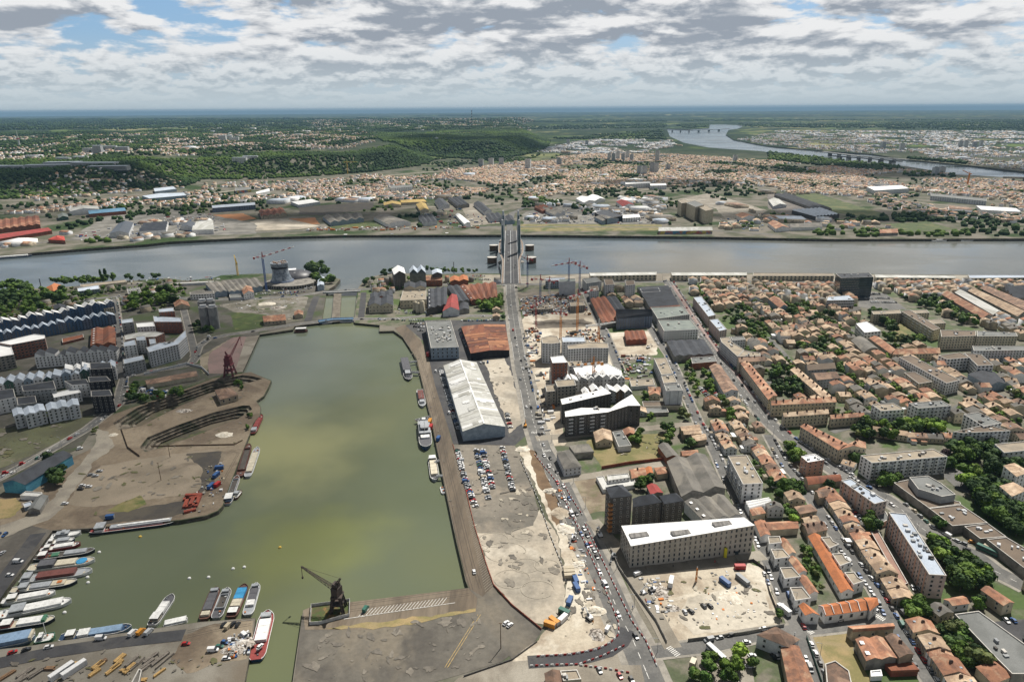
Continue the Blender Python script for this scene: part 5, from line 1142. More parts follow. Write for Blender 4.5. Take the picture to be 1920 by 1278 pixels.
B(SH,'grey hut with a lean-to near the turquoise hangar',"52,955 70,931 90,929 74,955",3.5,'conc','felt','gable',swap=True)
B(SH,'small pale blue hut beside the grey hut',"42,943 58,938 63,945 46,951",3,'steelblue','zinc')
B(SH,'grey roofed shelter at the head of the orange pipes yard',"245,1280 260,1252 266,1255 258,1290",3,'conc','grey')
B(HS,'low brown-roofed house at the bottom beside the closed road',"1022,1262 1050,1257 1054,1290 1026,1292",4,'cream','brown','gable',swap=True)
B(SH,'flat beige building with roof hatch beside the closed road',"1050,1256 1082,1254 1090,1272 1056,1275",4.5,'cream','gravel',clut=2)
# ---- far bank, industrial belt
FB=[(WH,'huge maroon sawtooth factory at the west end of the far bank',"-10,413 73,405 75,421 -10,431",9,'brick','rust','gable',6),
(WH,'long red brick hall below the maroon sawtooth factory',"-10,441 85,430 97,432 -10,449",8,'brick','red','gable',1),(WH,'bright red roofed boathouse on the far bank',"90,449 100,444 120,443 122,451",7,'brick',M('bright_red_roof',(.42,.06,.04),(.33,.05,.04),.1),'hip',1),
(WH,'white ridge warehouse behind the light blue roof',"128,391 183,386 186,392 132,396",11,'white','sheet','gable',1),(WH,'warehouse with a long light blue roof on the far bank',"165,396 232,391 236,395 167,401",9,'brick','blue','gable',1),
(WH,'green-walled shed beside the white ridge warehouse',"108,403 126,401 128,407 110,409",7,'green','greeng','gable',1),(WH,'dark solar-roofed boat hall on the far slipway, western',"205,438 222,419 250,417 241,437",9,'lgrey','solar','gable',1),
(WH,'white-walled hall with black solar strips, central on the slipway',"261,434 271,420 315,416 311,431",9,'white','solar','gable',3),(WH,'white twin-gabled shipyard hall on the far slipway',"360,431 371,416 399,413 400,430",10,'white','sheet','gable',2),
(WH,'small pale yard office between the solar and white shipyard halls',"338,425 345,418 366,417 362,427",7,'lgrey','solar','gable',1),(WH,'blue-grey striped warehouse group behind the green strip',"605,406 677,400 682,410 620,418",8,'steelblue','grey','gable',4),
(WH,'grey vaulted store with white sides by the far quay',"701,407 733,404 770,416 728,421",8,'white','grey','barrel',1),(WH,'western yellow-roofed depot on the far bank',"719,380 751,379 752,384 720,385",7,'cream','yellow','gable',1),(WH,'long thin yellow-roofed depot',"750,377 790,375 800,378 752,380",7,'cream','yellow','gable',1),
(WH,'squarest yellow-roofed depot on the far bank',"780,383 798,381 804,393 788,395",7,'cream','yellow','gable',1),(WH,'grey shed with white gable near the yellow depots',"815,376 830,372 843,384 823,388",8,'lgrey','dark','gable',1),(WH,'dark group of sheds behind the bare yard',"840,372 862,369 880,383 858,386",8,'conc','dark','gable',3),
(WH,'long dark ridge shed east of the bare yard',"888,381 903,379 922,395 908,398",8,'lgrey','dark','gable',1),(WH,'narrow white-roofed shed beside the bare yard',"854,402 862,401 882,417 871,420",7,'white','white','gable',1),(WH,'low grey sheds by the foot of the bridge',"911,402 936,399 945,410 918,412",7,'lgrey','dark','gable',3),(WH,'dark shed just left of the bridge pylons',"935,406 960,404 965,414 942,416",7,'steelblue','dark','gable',2),
(WH,'grey storage halls inland of the crane barges',"785,405 812,402 820,415 795,418",8,'lgrey','dark','gable',3),('factory','black modern factory on the far bank',"1115,398 1133,393 1168,404 1136,410",13,'black','dark','flat',1),(OB,'white striped office in front of the black factory',"1165,403 1198,401 1201,407 1168,409",10,'white','white','flat',1),
(WH,'long riverside shed with painted mural walls',"1235,428 1333,428 1336,432 1235,433",7,'mural','sheet','gable',1),('grain_silo','tall cream grain silo block, front half',"1304,385 1320,382 1338,392 1323,395",30,'cream','gravel','flat',1),('grain_silo','tall cream grain silo block, middle half with head house',"1287,380 1303,376 1320,384 1304,388",33,'cream','felt','flat',1),('grain_silo','tall cream grain silo, detached rear block',"1271,376 1285,373 1293,379 1278,381",32,'cream','gravel','flat',1),
(WH,'red-roofed white shed east of the grain silo',"1378,403 1402,400 1416,406 1392,409",8,'white','tile','gable',1),(WH,'long grey zigzag roof depot near the plane tree avenue',"1485,394 1540,390 1574,402 1530,406",9,'dark','zinc','gable',7),(WH,'orange-brown roofed shed on the east riverside',"1440,418 1457,415 1481,427 1455,429",7,'white','tile','gable',1),
(WH,'long grey roof with white walls on the east riverside',"1478,421 1538,418 1542,425 1483,427",7,'white','grey','gable',1),(WH,'low red roof among the far riverside trees',"1648,432 1680,431 1684,436 1650,437",6,'conc','tile','gable',1),(AB,'white block with red panels behind the factory belt',"1172,342 1218,340 1220,343 1173,345",15,'white','white','flat',1),(AB,'white zigzag block beside the red-panelled one',"1218,344 1248,343 1250,347 1220,348",13,'white','white','flat',1),
('sports_hall','large white star-roofed stadium hall',"1625,350 1690,347 1705,353 1640,357",13,'lgrey','white','flat',1),(AB,'white-grey slab behind the bare field',"732,348 773,346 774,350 733,353",14,'white','felt','flat',1),(WH,'long grey retail roofs beyond the motorway',"266,367 300,362 345,361 350,366 280,372",9,'steelblue','zinc','flat',1),(WH,'grey retail roof with white front near the motorway',"288,353 325,349 331,354 290,359",9,'steelblue','zinc','flat',1),
(AB,'row of slate-grey modern blocks behind the orange field',"397,385 478,379 479,384 398,390",12,'slate','zinc','flat',1),(WH,'red and yellow cubes of a retail hall by the motorway',"441,352 470,350 471,355 441,358",9,'mural','felt','flat',1),(WH,'white low blocks near the black field',"480,360 505,353 506,358 481,363",9,'white','white','flat',1),(WH,'white halls right of the rusty works',"545,378 585,373 600,378 560,384",8,'lgrey','white','flat',1),(WH,'ruined brown works beside the orange earth field',"485,395 530,390 537,400 490,406",7,'stone','rust','gable',4),
(WH,'grey sheds in the far yard between bridge and black factory',"1015,392 1035,388 1060,398 1040,403",7,'lgrey','grey','gable',2),(WH,'maroon roofed sheds in the far yard',"1002,388 1022,384 1040,392 1018,396",7,'brick','rust','gable',3),(WH,'white industrial hall near the far rail line',"1080,372 1120,366 1135,373 1095,380",8,'white','white','gable',2),(WH,'blue-grey industrial hall left of the black factory',"1115,407 1140,405 1160,410 1130,414",9,'steelblue','grey','gable',1),
(WH,'long dark rail shed east of the silo',"1452,365 1478,363 1560,392 1540,395",7,'conc','dark','gable',2),(WH,'pale sheds around the far rail yard',"1441,375 1460,373 1475,384 1450,387",7,'lgrey','sheet','gable',1),(WH,'red marked white shed in the far factory belt',"1155,378 1175,376 1190,384 1168,387",9,'white','red','gable',1),(AB,'long grey housing bar at the far east',"1745,362 1850,372 1850,377 1745,367",12,'lgrey','felt','flat',1),(WH,'white marquee-roofed hall among the far eastern trees',"1830,385 1905,390 1915,397 1840,393",8,'white','white','flat',1)]
for(nm,lab,s,h,wa,ro,st,n)in FB:
 B(nm,lab,s,h,wa,ro,st,n=n,swap=(st!='flat' and n==1 and False)or n>1,win=((3,6,2,1.6)if nm in(AB,OB)else None),cap=30)
 # ---- far tower blocks
TW="902,312,16,32 921,311,16,34 940,311,16,34 990,318,18,44 1048,310,18,30 1142,300,14,34 1150,302,14,36 1158,299,15,38 1168,302,14,34 1176,298,15,40 1184,302,14,32 1232,303,16,52 1199,328,16,34 1207,329,16,36 1222,325,15,42 1230,325,14,40 1252,320,14,26 1065,270,16,34 1100,272,16,30 1378,303,16,30 1753,328,16,28 1765,327,16,28 1655,279,20,40 1690,283,20,44 1800,276,18,40 1810,277,18,42 1826,278,18,36 1838,276,16,42"
for k,q in enumerate(TW.split()):
 px,py,wd,hh=[float(v)for v in q.split(',')];p=GH(px,py);ang=rnd.uniform(-.3,.3)
 root=thing('tower_block',p,f"pale {'white' if k % 2 else 'grey'} tower block, {nth(k + 1)} from the west among the far towers",'tower block','far tower blocks');mb=MB();mb.box((p.x,p.y,p.z-1),(wd*1.3,wd*.9,hh+1),ang);mb.build('wall',W['white' if k%2 else 'lgrey'],root)
 mb=MB();mb.box((p.x,p.y,p.z+hh+.02),(wd*.5,wd*.4,2.5),ang);mb.box((p.x,p.y,p.z+hh),(wd*1.34,wd*.94,.5),ang);mb.build('roof',T['felt'],root)
 mb=MB();ca,sa=math.cos(ang),math.sin(ang)
 for f in range(int(hh/3)):
  mb.box((p.x+sa*wd*.46,p.y-ca*wd*.46,p.z+1.5+3*f),(wd*1.15,.2,1.1),ang)
 mb.build('window_band',GLASS,root)
for k,(px,py,wd,dp,hh,wa)in enumerate(((185,288,40,16,34,'lgrey'),(168,286,50,14,18,'white'),(205,282,70,14,20,'white'),(230,284,60,14,20,'lgrey'),(152,298,50,30,10,'white'),(120,302,60,16,14,'white'),(60,297,50,20,12,'white'),(450,303,60,14,18,'white'),(470,300,60,14,16,'white'),(405,312,60,12,12,'lgrey'),(418,264,50,16,34,'white'),(428,263,60,16,30,'white'),(440,265,60,16,26,'white'),(20,318,120,30,14,'lgrey'),(90,316,140,40,14,'lgrey'),(120,312,120,40,16,'grey'),(180,312,160,40,14,'lgrey'),(205,318,130,30,12,'grey'))):
 p=GH(px,py);ang=rnd.uniform(-.2,.3);root=thing(AB,p,f"{nth(k + 1)} of the pale estate blocks on the wooded plateau, counted from the west cluster",'apartment building','plateau estate blocks')
 mb=MB();mb.box((p.x,p.y,p.z-3),(wd,dp,hh+3),ang);mb.build('wall',W[wa],root);mb=MB();mb.box((p.x,p.y,p.z+hh),(wd+.6,dp+.6,.6),ang);mb.build('roof',T['zinc'],root)
 mb=MB();ca,sa=math.cos(ang),math.sin(ang)
 for f in range(int(hh/3)):mb.box((p.x+sa*dp*.5,p.y-ca*dp*.5,p.z+1.2+3*f),(wd*.94,.3,1.1),ang)
 mb.build('window_band',GLASS,root)
def wall_stripes(key,n,w,mat,name='wall_stripe'):
 root=[o for o in ROOTS if o['label'].startswith(key)][0];wl=[c for c in root.children if c.name.startswith('wall')][0];V=[v.co.copy()for v in wl.data.vertices];k=len(V)//2;P=V[:k];z1=V[k].z;o=Vector(root['_o'])
 best=max((i for i in range(k)if Vector(((P[(i+1)%k]-P[i]).y,-(P[(i+1)%k]-P[i]).x,0)).dot(-(P[i]+o))>0),key=lambda i:(P[(i+1)%k]-P[i]).length);a,b_=P[best]+o,P[(best+1)%k]+o;d_=b_-a;nn=Vector((d_.y,-d_.x,0)).normalized()
 for q in range(n):p=a.lerp(b_,(q+.5)/n)+nn*.02;mb=MB();mb.box((p.x,p.y,.3),(w,.14,z1-1.2),math.atan2(d_.y,d_.x));mb.build(name,mat,root)
wall_stripes('longest slab block',9,1.5,W['pink']);wall_stripes('shorter slab block',5,1.5,W['pink']);wall_stripes('northern rose',6,1.4,W['pink']);wall_stripes('southern rose',4,1.4,W['pink']);wall_stripes('white slab block with gravel',9,1.3,W['grey']);wall_stripes('long grey chequered',12,.7,W['grey']);wall_stripes('tall blank pale',2,.5,W['grey'])
B(SH,'long thin white boatyard roof on the west riverbank',"326,530 400,526 401,528 327,532",4,'lgrey','sheet');B(WH,'low tan-roofed store on the west riverbank',"150,533 235,524 238,528 152,538",4,'cream','gravel');B(SH,'short grey shed beside the west riverbank railway',"100,574 122,571 124,578 102,581",4,'conc','dark','gable');B(SH,'rust-roofed huts at the foot of the navy block',"0,605 30,600 34,607 2,612",5,'brick','tile','gable',n=2)
B(WH,'dark-roofed hall tucked behind the navy block',"108,585 132,582 138,592 114,596",6,'conc','dark','gable');B(WH,'low workshop beside the round tree clumps',"325,566 352,566 356,574 328,575",4,'cream','tile','gable');B(SH,'white-roofed yard shed near the ridge warehouse',"430,552 462,550 463,556 431,558",4,'lgrey','felt')
B(AB,'pale block with blue-grey roof behind the long chequered block',"1053,631 1096,631 1098,640 1055,641",18,'lgrey','zinc',win=(6,3,1.3,1.4));B(AB,'pale low block between brick tower and curved roof',"1064,677 1090,676 1094,685 1067,686",14,'lgrey','gravel',win=(4,3,1.3,1.4),clut=3);B(AB,'pale plinth block below the orange brick tower',"1030,690 1062,688 1066,702 1033,704",12,'white','gravel',win=(4,3,1.3,1.4),clut=3)
B(SH,'low pale flat-roofed workshop left of the ochre-roofed slab',"1180,711 1224,709 1228,721 1184,724",4,'lgrey','gravel',clut=3);B(SH,'long low red-brown roof below the blank end block',"1204,752 1278,751 1280,760 1206,761",4,'cream','browng');B(SH,'grey flat shed in the garden plots below the blank end block',"1208,764 1250,763 1254,772 1211,774",3.5,'conc','felt')
B(AB,'half-built grey block west of the sawtooth rows',"1022,722 1040,720 1043,732 1025,734",15,'conc','gravel',win=(5,3,1.5,1.7));B(AB,'half-built concrete frame by the excavated pit',"1068,566 1094,565 1097,572 1070,574",9,'conc','gravel',win=(3,3,1.6,1.8));B(AB,'low half-built slab in the middle of the pit',"1000,572 1035,570 1037,578 1001,580",6,'conc','gravel',win=(2,3,1.6,1.8),clut=12)
# ------------------------------------------------------------------ terraces and infill houses
NH=0;HCAP=296
REST=[] # houses past the cap, merged
WL=['stone','cream','lgrey','white','stone','cream'];RL=['tan','tile','tan','brown','tan','tile','tan','grey']
CN={'tan':'tan','tile':'terracotta','brown':'brown','grey':'grey','orange':'orange','gravel':'beige','dark':'dark'}
WN_={'stone':'stone','cream':'cream','lgrey':'grey','white':'white'}
def put_house(c,ang,L,Wd,h,wa,ro,label,grp,rr,near):
 global NH
 occupy([Vector((c.x+x*math.cos(ang)-y*math.sin(ang),c.y+x*math.sin(ang)+y*math.cos(ang),0))for x,y in((-L/2,-Wd/2),(L/2,-Wd/2),(L/2,Wd/2),(-L/2,Wd/2))])
 if NH<HCAP:NH+=1;house(c.x,c.y,ang,L,Wd,h,wa,ro,label,grp,rr,near)
 else:REST.append((c.x,c.y,0,ang,L,Wd,h,Wd*.19,WL.index(wa)if wa in WL[:4]else 0,4+['tan','tile','brown','orange','grey'].index(ro if ro in('tan','tile','brown','orange','grey')else 'grey')))
def row(s,side,depth,wid,hr,phrase,seed,walls=WL,roofs=RL,gap=0.06,skip=0.0,from_='northernmost',check=False):
 L=GP(s);rr=random.Random(seed);k=0
 for a,b in zip(L,L[1:]):
  d=b-a;ln=d.length;d.normalize();nn=Vector((-d.y,d.x,0))*side;ang=math.atan2(d.y,d.x);t=0
  while t<ln-wid*.5:
   w_=min(rr.uniform(wid*.75,wid*1.25),ln-t)
   if w_<3:break
   dp=depth*rr.uniform(.88,1.1);c=a+d*(t+w_/2)+nn*(dp/2);t+=w_
   if rr.random()<skip:continue
   if check and(blocked(c.x,c.y,1.5)):continue
   k+=1;wa=rr.choice(walls);ro=rr.choice(roofs)
   put_house(c,ang,w_-gap,dp,rr.uniform(*hr),wa,ro,f"{CN[ro]}-roofed {WN_[wa]} house, {nth(k)} {phrase}",'houses '+phrase.split(' of ')[-1]if ' of ' in phrase else 'terrace '+phrase,rr,True)
row("1532,928 1562,968 1590,1012 1620,1058 1648,1098 1676,1143",-1 if False else 1,11,8,(4.2,5.6),"from the top of the long terrace",11,roofs=['tan','tan','brown','tile','tan'])
row("1694,1176 1716,1210 1742,1250 1775,1300",1,12,9,(5,6.5),"from the top of the terrace opposite the workshops",12,roofs=['tile','tile','tan'])
row("1430,845 1455,882 1478,915",-1,10,8,(4,6),"from the top of the row left of the fork street",13,roofs=['tan','brown','tile'])
row("1330,800 1342,826 1360,858",1,10,8,(4,6.5),"on the side street row above the beige-roofed block",14)
row("1408,800 1432,830 1465,880 1488,912",1,9,8,(3.5,5.5),"down the back row between fork street and side street",15,check=True)
row("1365,800 1390,838 1420,880",1,10,8,(4,6),"down the garden row behind the beige-roofed corner block",16,check=True)
row("1540,880 1575,878 1600,886",1,9,8,(4,5),"on the lane above the barrel shed",17,check=True)
row("1735,1150 1760,1170 1790,1150",1,9,9,(4,5),"in the car court below the slab",18,check=True)
row("1820,835 1700,828 1630,818",-1,9,10,(4,6),"along the low garden row above the white slab block",19,check=True)
# blocks of contiguous rows: (px polygon, street direction from two px points, seed, phrase)
def inpx(P,x,y):return inpoly(P,x,y)
def block(s,d0,d1,seed,phrase,per=29.0,depth=10.5,wid=8.0,hr=(4,7.5),skip=.06,trees=.95,roofs=RL,walls=WL,cap=True):
 P=[(p.x,p.y)for p in GP(s)];a=G(*d0);b=G(*d1);u=(b-a).normalized();v=Vector((-u.y,u.x,0));ang=math.atan2(u.y,u.x);rr=random.Random(seed);o=Vector((P[0][0],P[0][1],0))
 S=[((Vector((x,y,0))-o).dot(u),(Vector((x,y,0))-o).dot(v))for x,y in P];s0,s1=min(q[0]for q in S),max(q[0]for q in S);v0,v1=min(q[1]for q in S),max(q[1]for q in S)
 vv=v0;rown=0
 while vv<v1:
  for j,(dv,isrow)in enumerate(((0,1),(depth+6.5,1))):
   rown+=1;t=s0;k=0;jit=rr.uniform(-1.5,1.5)
   while t<s1:
    w_=rr.uniform(wid*.7,wid*1.5);dp=depth*rr.uniform(.8,1.2);c=o+u*(t+w_/2)+v*(vv+dv+dp/2+jit);t+=w_
    if rr.random()<skip:t+=rr.uniform(1,8);continue
    if not inpoly(P,c.x,c.y)or blocked(c.x,c.y,4.0):continue
    k+=1;wa=rr.choice(walls);ro=rr.choice(roofs);big_=rr.random()<.06;h_=rr.uniform(*hr)
    a2=ang+(math.pi/2 if rr.random()<.14 else 0)
    CAND.append((c,a2,w_-.06,dp*(1.3 if big_ else 1),h_,wa,ro,f"{CN[ro]}-roofed {WN_[wa]} house, {nth(k)} along {nth(rown)} row {phrase}",'houses '+phrase,rr.random()))
    occupy([c+u*(-w_/2)+v*(-dp/2),c+u*(w_/2)+v*(-dp/2),c+u*(w_/2)+v*(dp/2),c-u*(w_/2)+v*(dp/2)])
    # gardens between the backs
  t=s0
  while t<s1:
   t+=rr.uniform(3.5,10);c=o+u*t+v*(vv+depth+3.5+rr.uniform(-2,2))
   if rr.random()<trees and inpoly(P,c.x,c.y)and not blocked(c.x,c.y,1.0):TREES.append((c.x,c.y,rr.uniform(5,9),rr.choice(['green','dark','green','olive','bright']),None))
  vv+=per
CAND=[];TREES=[]
ST="1252,526 1283,575 1318,630 1350,675 1385,720 1431,780"
# green places first (tree groups) so that infill stays off them
GREENS=[ # px polygon, number, kinds, height range, phrase
("1470,585 1500,575 1560,595 1550,615 1490,610",12,'green dark',(9,13),"in the tree belt below the glass office"),
("1625,590 1670,595 1668,625 1650,612 1640,600",11,'dark green',(10,14),"in the dark grove beside the white villa block"),
("1670,620 1700,640 1755,645 1760,656 1690,656 1655,640 1650,628",16,'dark green olive',(8,13),"in the school park"),
("1710,555 1760,560 1800,590 1845,608 1830,618 1760,595 1715,575",34,'dark green',(8,12),"in the long tree belt of the eastern quarter"),
("1500,655 1545,640 1575,668 1545,672 1505,668",14,'green dark bright',(7,11),"in the garden south of the grey rear wall"),
("1440,690 1475,690 1510,735 1500,745 1455,742 1440,720",30,'green dark',(7,11),"in the leafy court inside the cream terraces"),
("1340,585 1400,580 1440,610 1430,640 1400,640 1360,615",34,'dark green',(7,10),"in the dark back gardens beside the rose slabs"),
("1560,790 1600,785 1680,800 1700,790 1760,800 1780,830 1700,830 1620,825",44,'green dark bright',(7,12),"in the garden jungle above the white slab block"),
("1770,850 1860,840 1865,862 1790,872",14,'green dark',(10,14),"in the grove between white slab and grey block"),
("1815,920 1850,905 1900,940 1925,975 1925,1010 1885,1000 1850,975",60,'green dark',(10,14),"in the wood behind the shopping hall"),
("1845,862 1905,860 1910,890 1880,905 1845,890",9,'dark',(11,15),"around the white towered houses"),
("1745,1015 1800,1060 1850,1050 1860,1080 1850,1105 1800,1110 1780,1080 1740,1035",44,'green dark bright',(9,13),"in the grove east of the longest slab"),
("1770,1120 1800,1135 1860,1118 1850,1140 1790,1145",7,'green dark',(7,10),"beside the houses under the salmon wall"),
("1690,1140 1740,1140 1760,1160 1700,1165",6,'green',(7,10),"by the car court"),
("1765,1200 1800,1175 1840,1205 1870,1240 1830,1262 1790,1250",36,'green dark olive',(7,11),"in the overgrown garden left of the big grey store"),
("1630,970 1650,990 1640,1005 1620,990",4,'dark green',(9,11),"beside the pinkish garage roof"),
("1465,905 1515,910 1520,940 1500,945 1470,935",7,'green dark',(9,12),"in the street corner garden left of the parked street"),
("1520,900 1570,895 1560,920 1530,915",5,'dark green',(8,11),"by the barrel shed"),
("1455,815 1480,820 1520,850 1500,865 1475,862",8,'bright green',(8,11),"on the triangle at the fork of the main street"),
("1640,895 1670,890 1690,905 1680,930 1655,915",5,'green',(8,11),"at the roundabout beside the shopping hall"),
("1690,930 1740,940 1800,985 1790,1005 1760,990 1700,960",16,'green dark',(7,10),"in the tree line between shopping hall and slabs"),
("1655,885 1665,868 1780,862 1790,880 1700,892",12,'green purple dark',(8,11),"in front of the white slab block"),
("1790,885 1830,885 1830,905 1800,915",5,'green bright',(9,12),"on the supermarket car park"),
("1590,852 1618,850 1620,872 1600,872",4,'green dark',(9,12),"at the west end of the white slab block"),
("1310,700 1325,700 1365,745 1350,755 1320,728",9,'bright green',(7,9),"in the double tree row of the court"),
("1280,705 1292,705 1310,745 1296,745",5,'bright',(6,8),"beside the side street below the factory"),
("1215,795 1262,805 1260,835 1245,850 1235,825",6,'green dark',(8,11),"at the east end of the weedy meadow"),
("1278,815 1325,820 1325,840 1290,842",6,'dark green',(8,10),"south of the pale double house"),
("1170,810 1200,812 1200,838 1175,835",5,'green',(7,9),"in the middle of the weedy meadow"),
("1190,893 1225,893 1215,925 1195,920",6,'green dark',(6,8),"in the garden behind the site cabins"),
("1500,1030 1515,1030 1545,1100 1540,1125 1515,1118 1500,1070",13,'green olive dark',(4,7),"in the gardens between the white houses"),
("1425,985 1440,1100 1470,1150 1480,1178 1460,1180 1440,1120",9,'green',(5,7),"along the kerb beside the cleared lot"),
("1325,1215 1400,1210 1415,1250 1340,1268 1315,1250",7,'green bright',(6,9),"around the lorry park"),
("1290,1268 1330,1250 1390,1262 1400,1278 1320,1285",5,'green',(6,8),"along the bottom fence of the lorry park"),
("892,558 935,550 950,572 940,584 895,582",17,'bright',(10,13),"in the bright plane grove at the avenue"),
("1130,700 1155,690 1170,700 1160,712 1140,715",4,'green',(5,7),"by the white curved building"),
("583,500 606,500 625,520 628,535 606,540 592,530",16,'dark green',(12,17),"in the dark grove right of the spiral museum"),
("572,498 590,498 596,512 578,514",6,'dark',(13,17),"standing tall behind the spiral museum"),
("690,525 735,508 738,512 715,524 682,536",9,'dark',(8,11),"at the lock mouth point"),
("800,505 905,510 905,515 800,512",24,'dark green',(6,9),"in the riverside hedge row by the old factories"),
("-20,540 55,535 60,548 120,540 125,570 60,590 -20,600",95,'dark green',(10,15),"in the dense riverside park of the west bank"),
("95,530 175,527 215,522 215,528 160,534 120,536",34,'dark green',(9,12),"along the west riverbank"),
("188,520 196,519 216,520 216,532 190,532",6,'poplar',(14,16),"standing as twin dark columns on the west bank"),
("235,522 300,518 305,523 240,527",12,'dark',(7,10),"on the riverbank above the square dark building"),
("243,556 282,550 286,578 250,582",12,'green bright',(13,17),"in the first big round clump of the west quarter"),
("288,550 328,548 330,572 296,576",12,'dark green',(13,17),"in the second big round clump of the west quarter"),
("140,550 175,548 175,562 140,562",8,'dark',(8,11),"by the low blue glass building"),
("110,575 150,572 150,588 110,592",6,'dark',(7,10),"behind the navy block"),
("355,605 410,600 400,625 362,628",14,'dark green',(6,9),"in the thicket below the concrete silos"),
("392,598 405,598 405,614 394,614",5,'green',(7,9),"growing up the foot of the silos"),
("230,715 255,720 270,745 340,735 350,745 280,755 232,757",24,'green dark',(6,9),"in the garden south of the long brown shed"),
("85,870 120,865 130,890 105,915 88,905",12,'dark',(9,12),"in the dark clump beside the turquoise hangar"),
("205,1203 226,1200 230,1215 208,1218",3,'dark',(8,9),"as the lone clump on the mooring road"),
("440,720 460,720 460,732 442,732",4,'green',(5,7),"near the derelict pump house"),
("455,780 470,775 475,800 458,810",5,'dark green',(3,5),"at the water's edge by the beached barges"),
("160,815 185,800 195,810 165,830",4,'olive',(3,4),"on the verge of the gravel track"),
]
MASS_TR=[]
for(s,n,kinds,hr,ph)in GREENS:
 P=[(p.x,p.y)for p in GP(s)];rr=random.Random(len(ph)+n);xs=[p[0]for p in P];ys=[p[1]for p in P];got=[];kk=kinds.split()
 for _ in range(n*14):
  if len(got)>=n:break
  x,y=rr.uniform(min(xs),max(xs)),rr.uniform(min(ys),max(ys))
  if not inpoly(P,x,y)or blocked(x,y,1.2):continue
  if any((x-g[0])**2+(y-g[1])**2<(hr[0]*.42)**2 for g in got):continue
  got.append((x,y))
 got.sort()
 for k,(x,y)in enumerate(got):
  kd=rr.choice(kk);TREES.append((x,y,rr.uniform(*hr)*.95,kd,f"{nth(k + 1)} {'tree' if kd != 'poplar' else 'column-shaped tree'} from the west {ph}",'trees '+ph))
 for(x,y)in got:occupy([Vector((x-3,y-3,0)),Vector((x+3,y-3,0)),Vector((x+3,y+3,0)),Vector((x-3,y+3,0))])
block("1325,745 1375,735 1432,800 1520,870 1500,910 1440,870 1395,850 1345,800",(1325,818),(1360,893),31,"in the wedge between main street and side street",wid=7.5,hr=(4,7))
block("1400,860 1450,860 1500,905 1540,985 1500,1000 1440,965 1415,925",(1470,870),(1545,972),32,"between the side street and the fork street",wid=8)
block("1440,600 1560,690 1640,760 1700,830 1600,820 1500,760 1400,690 1370,590",(1283,575),(1385,720),33,"across the main street from the rose slabs",hr=(4.5,9),skip=.07)
block("1560,690 1700,640 1780,690 1860,740 1925,790 1925,840 1760,780 1650,790",(1283,575),(1385,720),34,"around the long white stepped block",hr=(4.5,9))
block("1440,535 1560,540 1600,560 1610,600 1560,640 1480,650 1400,590 1330,545 1290,530",(1283,575),(1385,720),35,"behind the riverside hangars west of the office tower",hr=(5,10))
block("1640,525 1925,530 1925,640 1860,620 1760,590 1690,560 1650,545",(1815,545),(1908,593),36,"in the far eastern quarter behind the hangars",hr=(5,9),trees=.3)
block("1560,600 1640,610 1640,680 1560,690 1500,660",(1283,575),(1385,720),37,"left of the grey vaulted hall",hr=(4.5,8))
block("1800,690 1925,660 1925,800 1880,800 1820,740",(1815,545),(1908,593),38,"around the pale blue gymnasium",hr=(4.5,8))
block("1210,735 1300,735 1310,790 1190,790 1200,750",(1270,700),(1310,793),39,"in the gardens right of the dark brick zigzag blocks",hr=(3,5),skip=.45)
block("1130,545 1200,545 1215,575 1170,580 1140,565",(1110,580),(1150,662),40,"between the two white tower houses and the factory",hr=(5,8))
block("1290,545 1330,540 1440,580 1350,585 1310,560",(1252,526),(1318,630),41,"right of the main street near the river",hr=(5,9))
block("1260,680 1300,683 1330,735 1300,740 1280,720",(1270,700),(1310,793),42,"beside the long brown-roofed hall",hr=(4,6),skip=.4)
block("690,535 760,525 780,535 760,545 700,552",(692,560),(737,556),43,"in the old dock quarter by the lock",hr=(6,10),roofs=['dark' if 0 else 'grey','tile','brown'])
block("745,524 940,528 940,536 840,536 760,530",(784,519),(829,518),44,"between the brick halls and the riverside road",hr=(5,8),roofs=['grey','tile','brown'],skip=.3)
block("930,552 948,552 950,600 925,600",(930,530),(932,560),45,"beside the avenue at the plane grove",hr=(4,6),skip=.3)
block("1700,1165 1760,1165 1800,1200 1780,1240 1740,1215",(1690,1190),(1748,1282),46,"in the garden behind the opposite terrace",hr=(2.5,4),skip=.6)
block("120,545 215,540 330,530 350,545 340,580 230,590 215,560 130,560",(145,540),(185,534),47,"among the west bank yards",hr=(4,7),skip=.7,roofs=['grey','brown','gravel'])
block("0,570 130,555 180,562 90,590 0,600",(145,540),(185,534),48,"beside the west bank sidings",hr=(3,5),skip=.6,roofs=['grey','brown','gravel'])
CAND.sort(key=lambda c:c[0].length)
for(c,a,L_,D_,h_,wa,ro,lab,grp,q)in CAND:
 if NH<HCAP:NH+=1;house(c.x,c.y,a,L_,D_,h_,wa,ro,lab,grp,random.Random(int(q*1e6)),c.length<640)
 else:REST.append((c.x,c.y,0,a,L_,D_,h_,D_*.19,WL.index(wa),4+['tan','tile','brown','orange','grey'].index(ro if ro in('tan','tile','brown','orange','grey')else 'grey')))
HM=[W['stone'],W['cream'],W['lgrey'],W['white'],T['tan'],T['tile'],T['brown'],T['orange'],T['grey'],T['dark'],T['zinc'],T['white']]
